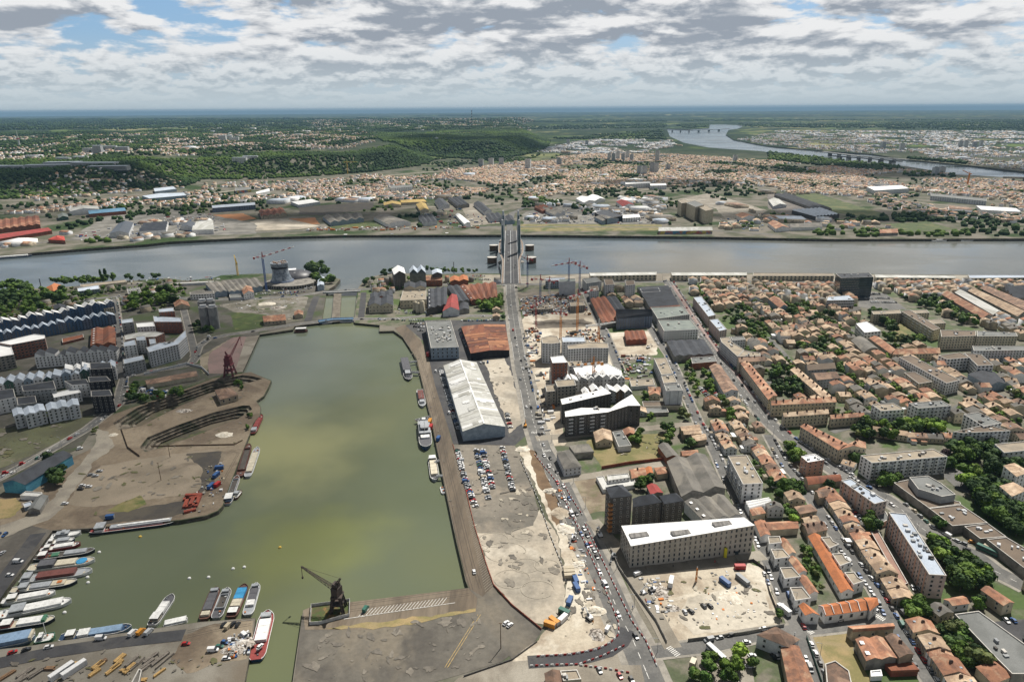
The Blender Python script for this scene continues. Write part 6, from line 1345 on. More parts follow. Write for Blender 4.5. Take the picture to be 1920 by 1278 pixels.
# ------------------------------------------------------------------ the town beyond the river
def scatter(s,dens,seed,onhill=False,gap=0.0):
 """points at random inside a px polygon, dens per hectare"""
 P=[(p.x,p.y)for p in GP(s)];A=abs(sum(P[i][0]*P[(i+1)%len(P)][1]-P[(i+1)%len(P)][0]*P[i][1]for i in range(len(P))))/2
 r=np.random.RandomState(seed);n=int(A/1e4*dens);Pn=np.array(P);out=[]
 x=r.uniform(Pn[:,0].min(),Pn[:,0].max(),n*3);y=r.uniform(Pn[:,1].min(),Pn[:,1].max(),n*3);m=poly_sd(Pn,x,y)>0
 x,y=x[m][:n],y[m][:n];return x,y,Harr(x,y)
RIVU=np.array([(p.x,p.y)for p in GP(UPRIV)]);RIVN=np.array([(p.x,p.y)for p in rivp])
FOCC=[np.array([(p.x,p.y)for p in GP(s)])for s in("383,404 455,400 482,410 400,421","541,410 590,408 600,420 560,422","482,412 540,410 600,424 560,430 480,432 440,424","560,388 700,378 700,392 600,404 560,402","1480,368 1530,362 1655,400 1645,412 1560,398 1500,388","1660,420 1740,415 1790,430 1700,434","865,385 890,380 945,418 880,424","975,420 1240,421 1240,432 975,434","610,420 690,414 715,424 620,428")]
BOCC=np.array([[(o[0]+o[1])/2,(o[2]+o[3])/2,max(o[1]-o[0],o[3]-o[2])/2]for o in OCC if o[2]>1350])
def patchy(x,y,L_=180.0):
 q=0
 for k in range(7):an=k*2.4+1;f=(1+.45*k)/L_;q=q+np.sin(x*f*math.cos(an)+y*f*math.sin(an)+1.7*k)
 return q
def clean(x,y,z,marg=6):
 m=(poly_sd(RIVU,x,y)<-25)&(poly_sd(RIVN,x,y)<-25)
 for f in FOCC:m&=poly_sd(f,x,y)<-2
 if len(BOCC):
  for bx,by,br in BOCC:m&=~((np.abs(x-bx)<br+marg)&(np.abs(y-by)<br+marg))
 return x[m],y[m],z[m]
def fhouses(s,dens,seed,walls=(0,2,3,1),roofs=(4,5,6,6,8,4,5),size=(9,15),h=(4,7),ang=None):
 x,y,z=clean(*scatter(s,dens*(2.1 if dens>4 and seed<9 else 1.5),seed));m=patchy(x,y)>(-1.5 if seed<9 else-.6);x,y,z=x[m],y[m],z[m];r=np.random.RandomState(seed+1);n=len(x)
 a=(np.round(r.uniform(0,1,n))*1.57+r.normal(0,.08,n)+.4*np.sin(x/260.)+.4*np.sin(y/310.));L_=r.uniform(*size,n);D_=L_*r.uniform(.6,.9,n);hh=r.uniform(*h,n)
 return list(zip(x,y,z,a,L_,D_,hh,D_*.2,r.choice(walls,n),r.choice(roofs,n)))
def fbig(s,dens,seed):
 it=fhouses(s,dens*1.0,seed,(0,2,2,3),(8,10,8,11,6,10,8),(22,60),(6,11));return[(*q[:7],.6,*q[8:])for q in it]
far=[]
far+=fhouses("-60,432 0,400 200,376 350,362 480,352 640,342 780,325 850,318 960,316 960,400 860,372 700,378 560,372 400,384 250,392 130,398 -60,404",17,1)
far+=fhouses("850,322 1000,300 1100,290 1250,290 1420,300 1560,315 1640,330 1640,365 1500,372 1440,350 1250,352 1050,366 960,380 860,370",18,2,(0,1,3),(4,5,4,6,2+2))
far+=fhouses("1440,310 1700,318 1925,345 1925,372 1800,368 1640,350 1500,345",17,3);far+=fhouses("1560,345 1925,365 1925,420 1760,412 1640,385",11,4)
far+=fhouses("980,395 1060,372 1240,372 1250,418 980,418",9,5,(0,2,3),(4,8,11,10,8),size=(10,24));far+=fhouses("1350,395 1480,400 1600,410 1700,432 1500,436 1350,432",5,6,size=(10,24))
far+=fhouses("-60,440 130,430 200,405 330,400 480,436 330,448 130,458 -60,470",5,7,size=(10,26))
far+=fhouses("-60,372 0,368 150,352 340,345 350,352 200,366 0,384 -60,392",8,8);far+=fhouses("380,345 600,338 780,320 800,325 640,345 480,354 380,360",10,9)
# plateau suburbs
far+=fhouses("-200,325 300,300 480,290 620,285 640,296 480,306 350,318 100,330 -200,340",7,10);far+=fhouses("-200,300 450,272 640,268 650,280 400,296 -200,322",5,11);far+=fhouses("300,262 900,262 900,275 640,278 300,282",3,12,size=(10,20));far+=fhouses("560,292 700,272 740,285 640,300",5,13)
far+=fhouses("-300,285 300,262 300,268 -300,296",2,14,size=(12,24));far+=fhouses("560,232 1000,228 1000,245 600,250",1.2,15,size=(12,26))
far+=fhouses("1000,285 1100,262 1250,262 1260,285 1100,290",9,16,(0,2,3),(4,8,11,10));far+=fhouses("1380,262 1440,277 1640,292 1925,325 1925,290 1640,262 1440,250",6.5,17,(0,2,3),(4,6,8,10));far+=fhouses("1440,246 1925,246 1925,300 1640,266",3.4,18,(0,2,3),(4,8,11,10),size=(12,26))
for(s,d,sd_)in(("850,330 1100,300 1500,330 1500,362 1000,380",.35,21),("980,395 1060,372 1240,372 1250,418 980,418",1.6,22),("-60,440 130,430 200,405 480,436 130,458 -60,470",.9,23),("1000,285 1100,262 1250,262 1300,285 1100,290",.9,24),("1440,252 1925,250 1925,315 1640,285",.28,25),("-200,325 300,300 480,290 400,300 100,322",.45,26),("1350,372 1480,380 1600,405 1700,420 1500,430 1350,420",.9,27),("1560,345 1925,365 1925,400 1760,402",.5,28),("130,398 350,380 560,372 560,400 300,405 140,412",.6,29),("560,372 860,366 880,395 700,400 600,400",1.6,30),("130,400 560,376 600,400 300,405 140,412",1.2,32),("1240,372 1440,360 1500,400 1440,425 1250,420",1.0,33),("780,398 860,392 945,405 940,420 790,424",1.6,34),("350,256 1000,240 1000,262 400,275",.10,31)):
 far+=fbig(s,d,sd_)
REST+=fhouses('1945,545 2500,580 3000,1500 1960,1500 1945,1280 1945,900',22,51);REST+=fhouses('-600,640 -30,600 -30,800 -80,880 -800,1050',12,52)  # outlying houses out of view right and left, merged into the same mass
house_mass('row_houses',REST,HM,label='packed tile-roofed houses of the quarter near the riverside hangars and unseen outlying houses')
house_mass('distant_town',far,HM,label='tile-roofed town spreading beyond the river')
print('far houses',len(far),'rest',len(REST),'cand',len(CAND),'houses',NH)
# ------------------------------------------------------------------ woods beyond the river, merged
def fwood(s,dens,seed,r0=(4,7.5),cl=1):
 x,y,z=clean(*scatter(s,dens*(2.3 if dens<8 else 1),seed),marg=2)
 if dens<8:m=patchy(x,y)<.9;x,y,z=x[m],y[m],z[m]
 r=np.random.RandomState(seed);rad=r.uniform(*r0,len(x));return list(zip(x,y,z,rad))
wd=[]
wd+=fwood("-400,398 0,374 130,369 250,358 345,350 375,340 385,326 300,330 230,325 150,326 0,330 -400,345",62,1,(5,8));wd+=fwood("370,336 480,337 600,330 700,322 790,311 815,301 795,290 760,292 700,300 640,305 500,312 380,318",58,2,(5,8))
wd+=fwood("790,291 840,297 900,299 980,292 1025,280 1032,264 1000,256 900,255 800,262 700,270 720,288",52,3,(6,10));wd+=fwood("-400,345 0,330 300,322 620,300 800,262 900,255 1000,240 0,262 -400,275",5.0,4,(6,10))
wd+=fwood("-60,398 350,366 480,356 480,392 130,425 -60,420",5.0,5);wd+=fwood("480,355 800,328 960,380 860,420 600,400 480,400",4.0,6);wd+=fwood("850,322 1420,300 1640,345 1500,375 1250,360 1000,400",4.5,7);wd+=fwood("1000,290 1420,300 1640,330 1925,350 1925,400 1640,372 1200,330",3.0,9)
for(s,d,r0)in(("980,372 1060,372 1110,392 1120,412 1090,420 1060,400 980,392",30,(5,8)),("1040,350 1180,350 1190,366 1060,366",14,(4,7)),("1175,362 1245,365 1240,378 1180,378",30,(5,8)),("1230,372 1280,376 1270,392 1230,390",18,(4,7)),("1060,322 1080,324 1110,345 1090,348 1040,335",16,(4,6)),("1135,318 1200,320 1200,332 1150,334",22,(5,7)),("1190,308 1240,310 1235,324 1195,322",12,(5,7)),
("1560,405 1660,403 1665,416 1570,420",62,(5,7.5)),("1672,402 1830,398 1832,412 1680,418",60,(5,7.5)),("1500,425 1560,428 1700,436 1925,430 1925,444 1700,446 1565,447 1500,445",34,(4,7.5)),("1440,395 1480,400 1475,418 1440,416",22,(4,7)),("1760,412 1925,400 1925,428 1800,428",26,(4,7)),("1640,372 1700,378 1760,392 1740,398 1640,390",22,(4,7)),("1440,336 1560,340 1600,345 1590,350 1440,345",20,(5,8)),
("1440,286 1530,292 1620,302 1700,318 1640,322 1440,300",20,(6,10)),("1690,322 1800,322 1790,332 1700,332",14,(6,9)),("1700,296 1815,305 1815,311 1700,302",26,(7,11)),("1265,235 1300,232 1328,230 1330,238 1290,241",8,(9,14)),("1030,260 1240,243 1250,262 1100,262",3,(7,12)),("1260,225 1925,225 1925,245 1400,238",1.1,(9,15)),("-400,226 1250,226 1250,240 -400,262",1.0,(9,15)),
("140,440 205,435 205,455 150,462",22,(5,8)),("0,446 75,440 75,450 0,456",60,(4,6)),("85,405 160,400 160,420 95,425",12,(4,7)),("230,398 300,392 380,385 400,400 300,402 240,408",16,(4,7)),("325,378 400,376 480,385 475,392 400,390",18,(4,7)),("215,402 235,400 230,425 215,428",26,(5,7)),("555,374 700,368 760,366 760,374 640,384 560,382",22,(4,6)),("755,395 790,392 795,425 770,428",18,(5,8)),("855,380 885,378 880,398 860,396",22,(5,7)),("960,402 1000,402 1010,418 965,420",16,(4,7)),("1110,380 1140,375 1160,385 1130,392",18,(4,7)),("1560,380 1640,385 1720,400 1560,398",9,(4,7)),("1250,405 1310,412 1350,425 1250,422",10,(4,6)),("1380,412 1450,418 1450,436 1385,430",14,(4,7)),("1340,366 1440,380 1470,395 1440,396 1330,372",12,(4,6)),("1040,425 1050,425 1050,428 1040,428",4,(4,6))):
 wd+=fwood(s,d,int(d*7)+len(s),r0)
wd+=fwood('770,296 840,296 1000,292 1020,282 1000,300 860,312 800,324',7,41);wd+=fwood('0,384 350,362 480,352 480,358 350,370 0,394',7,42);wd+=fwood('-60,425 130,428 200,402 560,372 560,380 210,408 140,432',6,43)
WOODM=M('far_foliage',(0.034,0.066,0.016),(0.018,0.038,0.012),0.006,rough=.8,c3=(0.070,0.115,0.02),fine=.12,spec=.1)
tree_mass('woodland',wd,WOODM,label='dense woods on the slopes and along the far bank');print('wood',len(wd))
# ------------------------------------------------------------------ individual trees: the 300 that show largest, the rest merged
TREES.sort(key=lambda t:math.hypot(t[0],t[1])/t[2])
gt=random.Random(3);kk=0;massed=[]
for t in TREES:
 if kk<297:
  kk+=1;lab,grp=(t[4],t[5])if len(t)>5 else(f"small garden tree, {nth(kk)} in size order among the back gardens",'back garden trees')
  if len(t)<=5:lab=f"{t[3]} back-garden tree between house rows, {nth(kk)} nearest"
  tree(t[0],t[1],t[2],t[3],lab,grp,gt)
 else:massed.append(t)
CMESH={}
def crown_mass(name,items,label):
 """leafy crowns with their trunks, merged: what nobody would count"""
 groups={}
 for t in items:groups.setdefault(t[3],[]).append(t)
 for kd,L_ in groups.items():
  Vs=[];Fs=[];n0=0
  me=get_crown(kd,0);n=len(me.vertices);co=np.empty(n*3,np.float32);me.vertices.foreach_get('co',co);co=co.reshape(-1,3)
  nl=2*42*0+0
  faces=[p.vertices[:]for p in me.polygons];sel=faces[:10*80]+faces[10*80::3]
  tri=np.array([(f[0],f[1],f[2],f[3]if len(f)>3 else f[2])for f in sel])
  for t in L_:
   a=(t[0]*7.3)%6.28;s=t[2];c_,s_=math.cos(a),math.sin(a);wide=.42 if kd=='poplar' else 1
   X=np.stack([(co[:,0]*c_-co[:,1]*s_)*s*1.25*wide+t[0],(co[:,0]*s_+co[:,1]*c_)*s*1.25*wide+t[1],co[:,2]*s*1.05-s*.08],1);Vs.append(X);Fs.append(tri+n0);n0+=n
  V=np.concatenate(Vs);Fq=np.concatenate(Fs);q=Fq[Fq[:,2]!=Fq[:,3]];tr=Fq[Fq[:,2]==Fq[:,3]][:,:3]
  m2=bpy.data.meshes.new(name);loops=np.concatenate([q.ravel(),tr.ravel()]).astype(np.int32);m2.vertices.add(len(V));m2.vertices.foreach_set('co',V.astype(np.float32).ravel());m2.loops.add(len(loops));m2.loops.foreach_set('vertex_index',loops)
  m2.polygons.add(len(q)+len(tr));m2.polygons.foreach_set('loop_start',np.concatenate([np.arange(len(q))*4,len(q)*4+np.arange(len(tr))*3]).astype(np.int32));m2.materials.append(me.materials[0]);m2.update(calc_edges=True);m2.validate()
  o=bpy.data.objects.new(name,m2);COL.objects.link(o);tag(o,kd+' '+label,kind='stuff')
_x,_y,_z=scatter('1950,560 2500,590 3000,1500 1960,1500 1945,900',9,53);massed+=[(x,y,7.5,'green',None)for x,y in zip(_x.tolist()[:900],_y.tolist()[:900])]
crown_mass('tree_foliage',massed,'tree crowns filling gardens and banks further off');print('trees',kk,'massed',len(massed))
# ------------------------------------------------------------------ lift bridge over the river
STEEL=M('bridge_steel',(0.50,0.52,0.53),(0.40,0.42,0.43),.1);BCON=M('bridge_concrete',(0.33,0.33,0.32),(0.25,0.25,0.24),.1);TEAL=M('teal_glass_panel',(0.05,0.10,0.12),(0.035,0.075,0.09),.1,rough=.2)
def lift_bridge():
 y0,y1=G(958,532).y,G(958,433).y;yn,yf=G(958,486).y,G(958,463).y
 xc=lambda y:(958.3-960)/F*(y*math.cos(PITCH))*1.07-0.2
 xa,xb=G(958.6,532).x,G(957.8,433).x;X=lambda y:xa+(xb-xa)*(y-y0)/(y1-y0);Z=lambda y:.6+11.5*math.sin(math.pi*min(1,max(0,(y-y0)/(y1-y0))))**.7
 root=thing('lift_bridge',(X((y0+y1)/2),(y0+y1)/2,0),'pale lift bridge with four slender pylons crossing the river','bridge');n=36;ys=[y0+(y1-y0)*k/n for k in range(n+1)]
 def ribbon(name,mat,f0,f1,t,dz=0.0):
  mb=MB()
  for a,b in zip(ys,ys[1:]):
   mb.slab([(X(a)+f0(a),a,Z(a)+dz-t),(X(a)+f1(a),a,Z(a)+dz-t),(X(b)+f1(b),b,Z(b)+dz-t),(X(b)+f0(b),b,Z(b)+dz-t)],t)
  return mb.build(name,mat,root)
 c=lambda v:(lambda y:v);ribbon('deck',BCON,c(-11.5),c(11.5),2.2);ribbon('roadway',ASPHD,c(-10.5),c(10.5),.12,.14);ribbon('central_strip',STEEL,c(-.9),c(-.2),.5,.55);ribbon('tram_track',M('tram_track',(.2,.2,.2),(.15,.15,.15),1),c(3.5),c(4.1),.06,.2)
 for s in(-1,1):
  bul=lambda y:14.2+8*math.exp(-((y-(yn+yf)/2)/85.0)**4)*1.0-1.2
  for(m_,off,w_,h_,nm)in((WOODW,0,3.0,.4,'footway'),(STEEL,1.7,.35,1.3,'railing')):
   a_=(lambda y,o=off,w=w_:s*(bul(y)+o)-w/2);b_=(lambda y,o=off,w=w_:s*(bul(y)+o)+w/2);ribbon(nm,m_,a_,b_,h_,.9 if nm=='railing' else.2)
  ribbon('railing',STEEL,(lambda y:s*11.3-.2),(lambda y:s*11.3+.2),1.3,1.1)
  for yy in(yn,yf):
   mb=MB();x=X(yy)+s*14.2;zt=69
   prof=[(-2.7,-4.6),(2.7,-4.6),(3.0,0),(2.7,4.6),(-2.7,4.6),(-3.0,0)]
   for(za,ka),(zb,kb)in(((-9,1.25),(8,1.05)),((8,1.05),(zt-8,.8)),((zt-8,.8),(zt,.45))):
    V=[(x+p*ka,yy+q*ka,za)for p,q in prof]+[(x+p*kb,yy+q*kb,zb)for p,q in prof];mb.faces(V,[(k,(k+1)%6,6+(k+1)%6,6+k)for k in range(6)]+[(6,7,8,9,10,11)])
   mb.build('pylon',STEEL,root)
   t=MB();t.faces([(x-1.7,yy-5.6,12),(x+1.7,yy-5.6,12),(x+1.2,yy-3.9,zt-9),(x-1.2,yy-3.9,zt-9),(x-1.7,yy-4.2,12),(x+1.7,yy-4.2,12),(x+1.2,yy-3,zt-9),(x-1.2,yy-3,zt-9)],[(0,1,2,3),(0,3,7,4),(1,5,6,2),(3,2,6,7)]);t.build('glazed_panel',TEAL,root)
   b=MB();b.lathe((x,yy,-9),[(9,0),(9,4.5),(7,6)],16);b.build('pylon_footing',W['conc'],root)
  for yy in np.linspace(y0+25,y1-25,6):
   if abs(yy-yn)>30 and abs(yy-yf)>30 and not(yn<yy<yf):mb=MB();mb.box((X(yy)+s*7,yy,-9),(4,3,9+Z(yy)-2.2));mb.build('pier',W['conc'],root)
 for(px,py,lab)in((926,464,'far western'),(922.5,487,'near western'),(993,464,'far eastern'),(996.5,487,'near eastern')):
  p=G(px,py,0);mb=MB();mb.lathe((p.x,p.y,-9),[(8.3,0),(8.3,13)],20,sx=1,sy=.8);r=thing('mooring_islet',(p.x,p.y,-9),lab+' round brown islet guarding the lift bridge','mooring islet','islets beside the bridge');mb.build('islet_wall',W['wood'],r);mb=MB();mb.lathe((p.x,p.y,4.0),[(8.7,0),(8.7,.9)],20,sx=1,sy=.8);mb.build('islet_cap',TRIM,r)
WOODW=M('footway_boards',(0.24,0.19,0.15),(0.17,0.13,0.10),.3)
lift_bridge()
def beam_bridge(name,label,s,w,z,mat,piers=0,zb=-6,depth=1.6,rail=True,cat='bridge'):
 L=GP(s);c=L[len(L)//2];root=thing(name,(c.x,c.y,0),label,cat);A,Bq=strip_pts(L,w);mb=MB();mr=MB()
 for k in range(len(L)-1):
  mb.slab([(*Bq[k][:2],z-depth),(*Bq[k+1][:2],z-depth),(*A[k+1][:2],z-depth),(*A[k][:2],z-depth)],depth)
  for S in(A,Bq):mr.beam((*S[k][:2],z+.5),(*S[k+1][:2],z+.5),.2,0,1.0)
 mb.build('deck',mat,root);mr.build('railing',STEEL,root)
 tot=L[0].lerp(L[-1],0)
 for k in range(piers):
  t=(k+1)/(piers+1);q=t*(len(L)-1);i=min(int(q),len(L)-2);p=L[i].lerp(L[i+1],q-i);d=(L[i+1]-L[i]);mb=MB();mb.box((p.x,p.y,zb),(5,w*.9,z-zb-depth),math.atan2(d.y,d.x));mb.build('pier',W['conc'],root)
beam_bridge('swing_bridge','blue swing bridge over the two locks at the dock end',"598,604 625,600 662,599",9,1.2,M('blue_bridge_paint',(0.07,0.16,0.27),(0.06,0.12,0.2),.5));beam_bridge('swing_bridge','grey swing bridge over the two locks at the river end',"606,549 640,548 676,546",8,1.0,BCON)
beam_bridge('river_bridge','far motorway bridge crossing the distant upstream river bend',"1245,246 1300,247 1366,244",26,14,BCON,6,depth=4);beam_bridge('river_bridge','road bridge on paired piers across the eastern upstream reach',"1540,288 1610,297 1700,304",24,12,BCON,7,depth=3.5);beam_bridge('river_bridge','rail bridge with truss sides beside the paired-pier bridge',"1560,296 1620,301 1690,307",14,12,W['dark'],6,depth=4)
beam_bridge('river_bridge','old stone arch bridge entering at the eastern edge',"1880,338 1950,340 2030,342",16,12,W['stone'],6,depth=5)
# ------------------------------------------------------------------ spiral museum tower
def museum():
 p=G(530,533);q=G(556,524);root=thing('museum',(p.x,p.y,0),'half-built round tower of the museum with its domed ring by the river','museum')
 mb=MB();mb.lathe((p.x,p.y,0),[(17.5,0),(16.5,5),(14,11),(12.2,18),(11.6,25),(11.8,27),(12.6,30),(12.8,33.5)],30,lean=(-.05,0));mb.build('tower',M('glass_scaffold_skin',(0.20,0.235,0.27),(0.10,0.12,0.15),.35,rough=.35,c3=(0.30,0.33,0.36)),root,True)
 mb=MB();mb.lathe((p.x-1.7,p.y,0),[(12.2,25.5),(12.3,28.5)],30);mb.build('dark_band',W['black'],root)
 mb=MB();mb.lathe((p.x,p.y,0),[(19,0),(18.2,4),(16.5,7.5)],30);mb.build('dark_base',W['slate'],root)
 mb=MB();mb.lathe((q.x,q.y,0),[(27,0),(27.5,3),(25,8),(19,12),(10,14.5),(.5,15.2)],34,sx=1,sy=.9);mb.build('ring_dome',M('dark_dome_skin',(0.075,0.075,0.085),(0.05,0.052,0.06),.2,rough=.45),root,True)
 mb=MB();mb.box((q.x-8,q.y+6,13),(13,11,2.2),.2);mb.build('roof_opening',T['white'],root)
 for k,(dx,dy)in enumerate(((9,-2),(8,-9),(12,4),(2,-11))):mb=MB();mb.box((q.x+dx,q.y+dy,11.5+.2*k),(3,1.6,1.8),.3);mb.build('skylight',T['white'],root)
 c=G(545,534);mb=MB();mb.lathe((c.x,c.y,0),[(37,0),(37,5),(36,5.6),(30,5.6)],40,sx=1.02,sy=.8);mb.build('podium',W['conc'],root)
 mb=MB();rr=random.Random(2)
 for k in range(46):a=rr.uniform(0,6.28);d_=rr.uniform(4,11);mb.box((p.x-1.7+d_*math.cos(a),p.y+d_*math.sin(a),33.2),(rr.uniform(.8,3),rr.uniform(.6,1.6),rr.uniform(.5,2.4)),a)
 mb.build('rooftop_formwork',M('site_clutter',(0.5,0.45,0.4),(0.25,0.12,0.06),.5),root)
 for k in range(22):
  a=-2.9+k*.115;mb=MB();mb.box((c.x+37.3*math.cos(a),c.y+29.8*math.sin(a),.8),(1.5,.5,3.4),a+1.57);mb.build('podium_opening',W['black'],root)
museum()
g_=G(601,541);B(AB,'tall pale blue temporary hall beside the dark grove at the locks',"597,520 608,519 607,534 595,536",8,'metal','pale','gable',swap=True)
# concrete silos
for k,(px,py,lab)in enumerate(((387,615,'front western'),(404,615,'front eastern'),(385,603,'rear western'),(400,602,'rear eastern'))):
 p=G(px,py);r=thing('concrete_silo',(p.x,p.y,0),lab+' of the four tall cylindrical concrete silos','silo','concrete silos');mb=MB();mb.lathe((p.x,p.y,0),[(5.6,0),(5.6,27)],24);mb.build('silo_shell',M('streaked_silo_concrete',(0.26,0.26,0.255),(0.17,0.17,0.17),.12,stretch=(3,0)),r,True);mb=MB();mb.box((p.x,p.y,27.05),(7,3,2.4),.3);mb.cyl((p.x+2,p.y,27.05),1.3,1.3,1.6);mb.build('silo_head',W['lgrey'],r)
for k,(px,py,h_)in enumerate(((779,583,12),(784,585,12),(792,586,15))):
 p=G(px,py);r=thing('storage_tank',(p.x,p.y,0),('western','middle','tallest eastern')[k]+' cream silo beside the cream factory','tank','cream tanks');mb=MB();mb.lathe((p.x,p.y,0),[(3.3,0),(3.3,h_),(1,h_+1.5)],18);mb.build('tank_shell',W['cream'],r,True);mb=MB();mb.cyl((p.x,p.y,h_+1.5),.5,.5,1.2);mb.build('tank_vent',W['grey'],r)
 # ------------------------------------------------------------------ tower cranes
CR={'blue':M('crane_blue',(0.06,0.12,0.30),(0.05,0.09,0.22),1),'orange':M('crane_orange',(0.62,0.24,0.04),(0.5,0.2,0.04),1),'red':M('crane_red',(0.36,0.045,0.04),(0.27,0.04,0.04),1),'white':M('crane_white',(0.7,0.7,0.68),(0.55,0.55,0.54),1),'yellow':M('crane_yellow',(0.6,0.42,0.08),(0.5,0.34,0.07),1),'rust':M('crane_dark_rust',(0.045,0.038,0.035),(0.075,0.055,0.045),.6),'maroon':M('crane_maroon',(0.16,0.04,0.05),(0.11,0.035,0.04),.6)}
def lattice(mb,a,b,w,nseg,t,mi=lambda k:0,w2=None):
 a=Vector(a);b=Vector(b);d=(b-a).normalized();s=d.cross(Vector((0,0,1)))
 if s.length<.1:s=Vector((1,0,0))
 s.normalize();q=d.cross(s);w2=w2 if w2 is not None else w;P=lambda k,i:a.lerp(b,k/nseg)+(s*(1 if i in(0,1)else-1)+q*(1 if i in(0,3)else-1))*((w+(w2-w)*k/nseg)/2)
 for k in range(nseg):
  m=mi(k)
  for i in range(4):
   mb.beam(P(k,i),P(k+1,i),t,m);j=(i+1)%4
   mb.beam(P(k,i),P(k+1,j)if k%2 else P(k+1,j),t*.7,m);mb.beam(P(k,i),P(k,j),t*.7,m)
def tower_crane(px,py,h,az,L,col,label,luff=4,cl=12,jc=('red','white'),mw=2.0,t=.34):
 p=G(px,py);r=thing('tower_crane',(p.x,p.y,0),label,'tower crane','tower cranes');az=R(az)
 mb=MB();lattice(mb,p,p+Vector((0,0,h)),mw,int(h/3),t);mb.build('mast',CR[col],r)
 u=Vector((math.cos(az)*math.cos(R(luff)),math.sin(az)*math.cos(R(luff)),math.sin(R(luff))));top=p+Vector((0,0,h+1));mb=MB();n=max(5,int(L/4.5));lattice(mb,top,top+u*L,1.5,n,t*.9,lambda k:k%2,.8);mb.build('jib',[CR[jc[0]],CR[jc[1]]],r)
 v=Vector((-math.cos(az),-math.sin(az),0));mb=MB();lattice(mb,top,top+v*cl,1.5,3,t*.9,lambda k:k%2);mb.build('counter_jib',[CR[jc[1]],CR[jc[0]]],r);mb=MB();e=top+v*(cl-1.5);mb.box((e.x,e.y,e.z-2.6),(2.4,2.4,2.8),az);mb.build('counterweight',CR[jc[0]],r)
 mb=MB();mb.box((p.x+1.2,p.y-1.2,h-2.2),(1.6,1.6,2.2),az);mb.build('cab',CR['white'],r);mb=MB();ap=top+Vector((0,0,7));lattice(mb,top,ap,1.4,3,t*.9,lambda k:0,.3);mb.beam(ap,top+u*(L*.6),.12);mb.beam(ap,e,.12);mb.build('apex_tower',CR[jc[0]],r)
for a in((500,546,50,22,46,'blue','blue-masted tower crane with red and white jib beside the round museum tower',14,13),(446,516,20,120,15,'yellow','small yellow crane on the west riverbank',40,5,('yellow','yellow')),(1066,551,44,205,28,'blue','blue-masted tower crane in front of the pale concrete hall',-3,12),(1086,558,44,140,16,'blue','blue-masted tower crane beside the site street',10,13),(1082,622,44,40,30,'orange','tall orange tower crane in the centre of the building site',4,14),(989,538,40,215,14,'blue','blue tower crane right of the bridge end',30,10),
(1013,578,38,330,26,'blue','slim blue tower crane over the excavated pit',3,14),(1005,616,28,30,12,'red','short red tower crane beside the avenue',20,8),(1051,634,28,200,12,'orange','orange crane mast behind the chequered block',10,8),(1122,642,20,15,20,'orange','low orange crane with white jib at the site street',4,16,('white','white')),(1112,724,22,200,18,'orange','orange crane rising out of the sawtooth-roofed building',3,10,('orange','white')),(652,326,46,0,44,'yellow','yellow tower crane far off below the wooded spur',0,12,('yellow','yellow'),3,.7),(1813,350,40,200,36,'orange','orange crane far off by the upstream river',20,8,('orange','orange'),3,.7),(1030,560,24,160,14,'white','white crane with short jib in the excavated pit',10,8)):tower_crane(*a)
def dock_crane(px,py,h,az,L,luff,col,label,w=8):
 p=G(px,py);r=thing('dock_crane',(p.x,p.y,0),label,'dock crane');m=CR[col];az=R(az);mb=MB()
 for sx in(-1,1):
  for sy in(-1,1):mb2=MB();lattice(mb2,p+Vector((sx*w/2,sy*w/2,0)),p+Vector((sx*w*.28,sy*w*.28,h*.5)),1.1,4,.35);mb2.build('leg',m,r)
 for z in(h*.25,h*.5):mb.box((p.x,p.y,z-.4),(w*.9,w*.9,.8))
 mb.build('portal_frame',m,r);mb=MB();mb.box((p.x,p.y,h*.5),(w*.62,w*.7,h*.28),az);mb.box((p.x,p.y,h*.78),(w*.5,w*.5,h*.12),az);mb.build('machine_house',m,r)
 u=Vector((math.cos(az),math.sin(az),0));top=p+Vector((0,0,h*.85));mb=MB();lattice(mb,p+u*(w*.3)+Vector((0,0,h*.72)),p+u*(w*.3+L*math.cos(R(luff)))+Vector((0,0,h*.72+L*math.sin(R(luff)))),1.9,9,.2,w2=.5);mb.build('boom',m,r)
 tip=p+u*(w*.3+L*math.cos(R(luff)))+Vector((0,0,h*.72+L*math.sin(R(luff))));mb=MB();mb.beam(tip,tip+Vector((0,0,-h*.35)),.25);mb.box((tip.x,tip.y,tip.z-h*.35-1),(.8,.8,1.2));mb.build('hoist_cable',m,r)
 mb=MB();lattice(mb,top,top-u*3.2+Vector((0,0,h*.25)),1.4,3,.3,w2=.6);mb.beam(top-u*3.2+Vector((0,0,h*.25)),tip,.1);mb.build('back_mast',m,r)
dock_crane(635,1143,19,158,21,22,'rust','old dark dockside crane inside the fenced corner of the quay',6.5);dock_crane(432,704,24,84,30,28,'maroon','old maroon dockside crane on the red slipway paving',9)
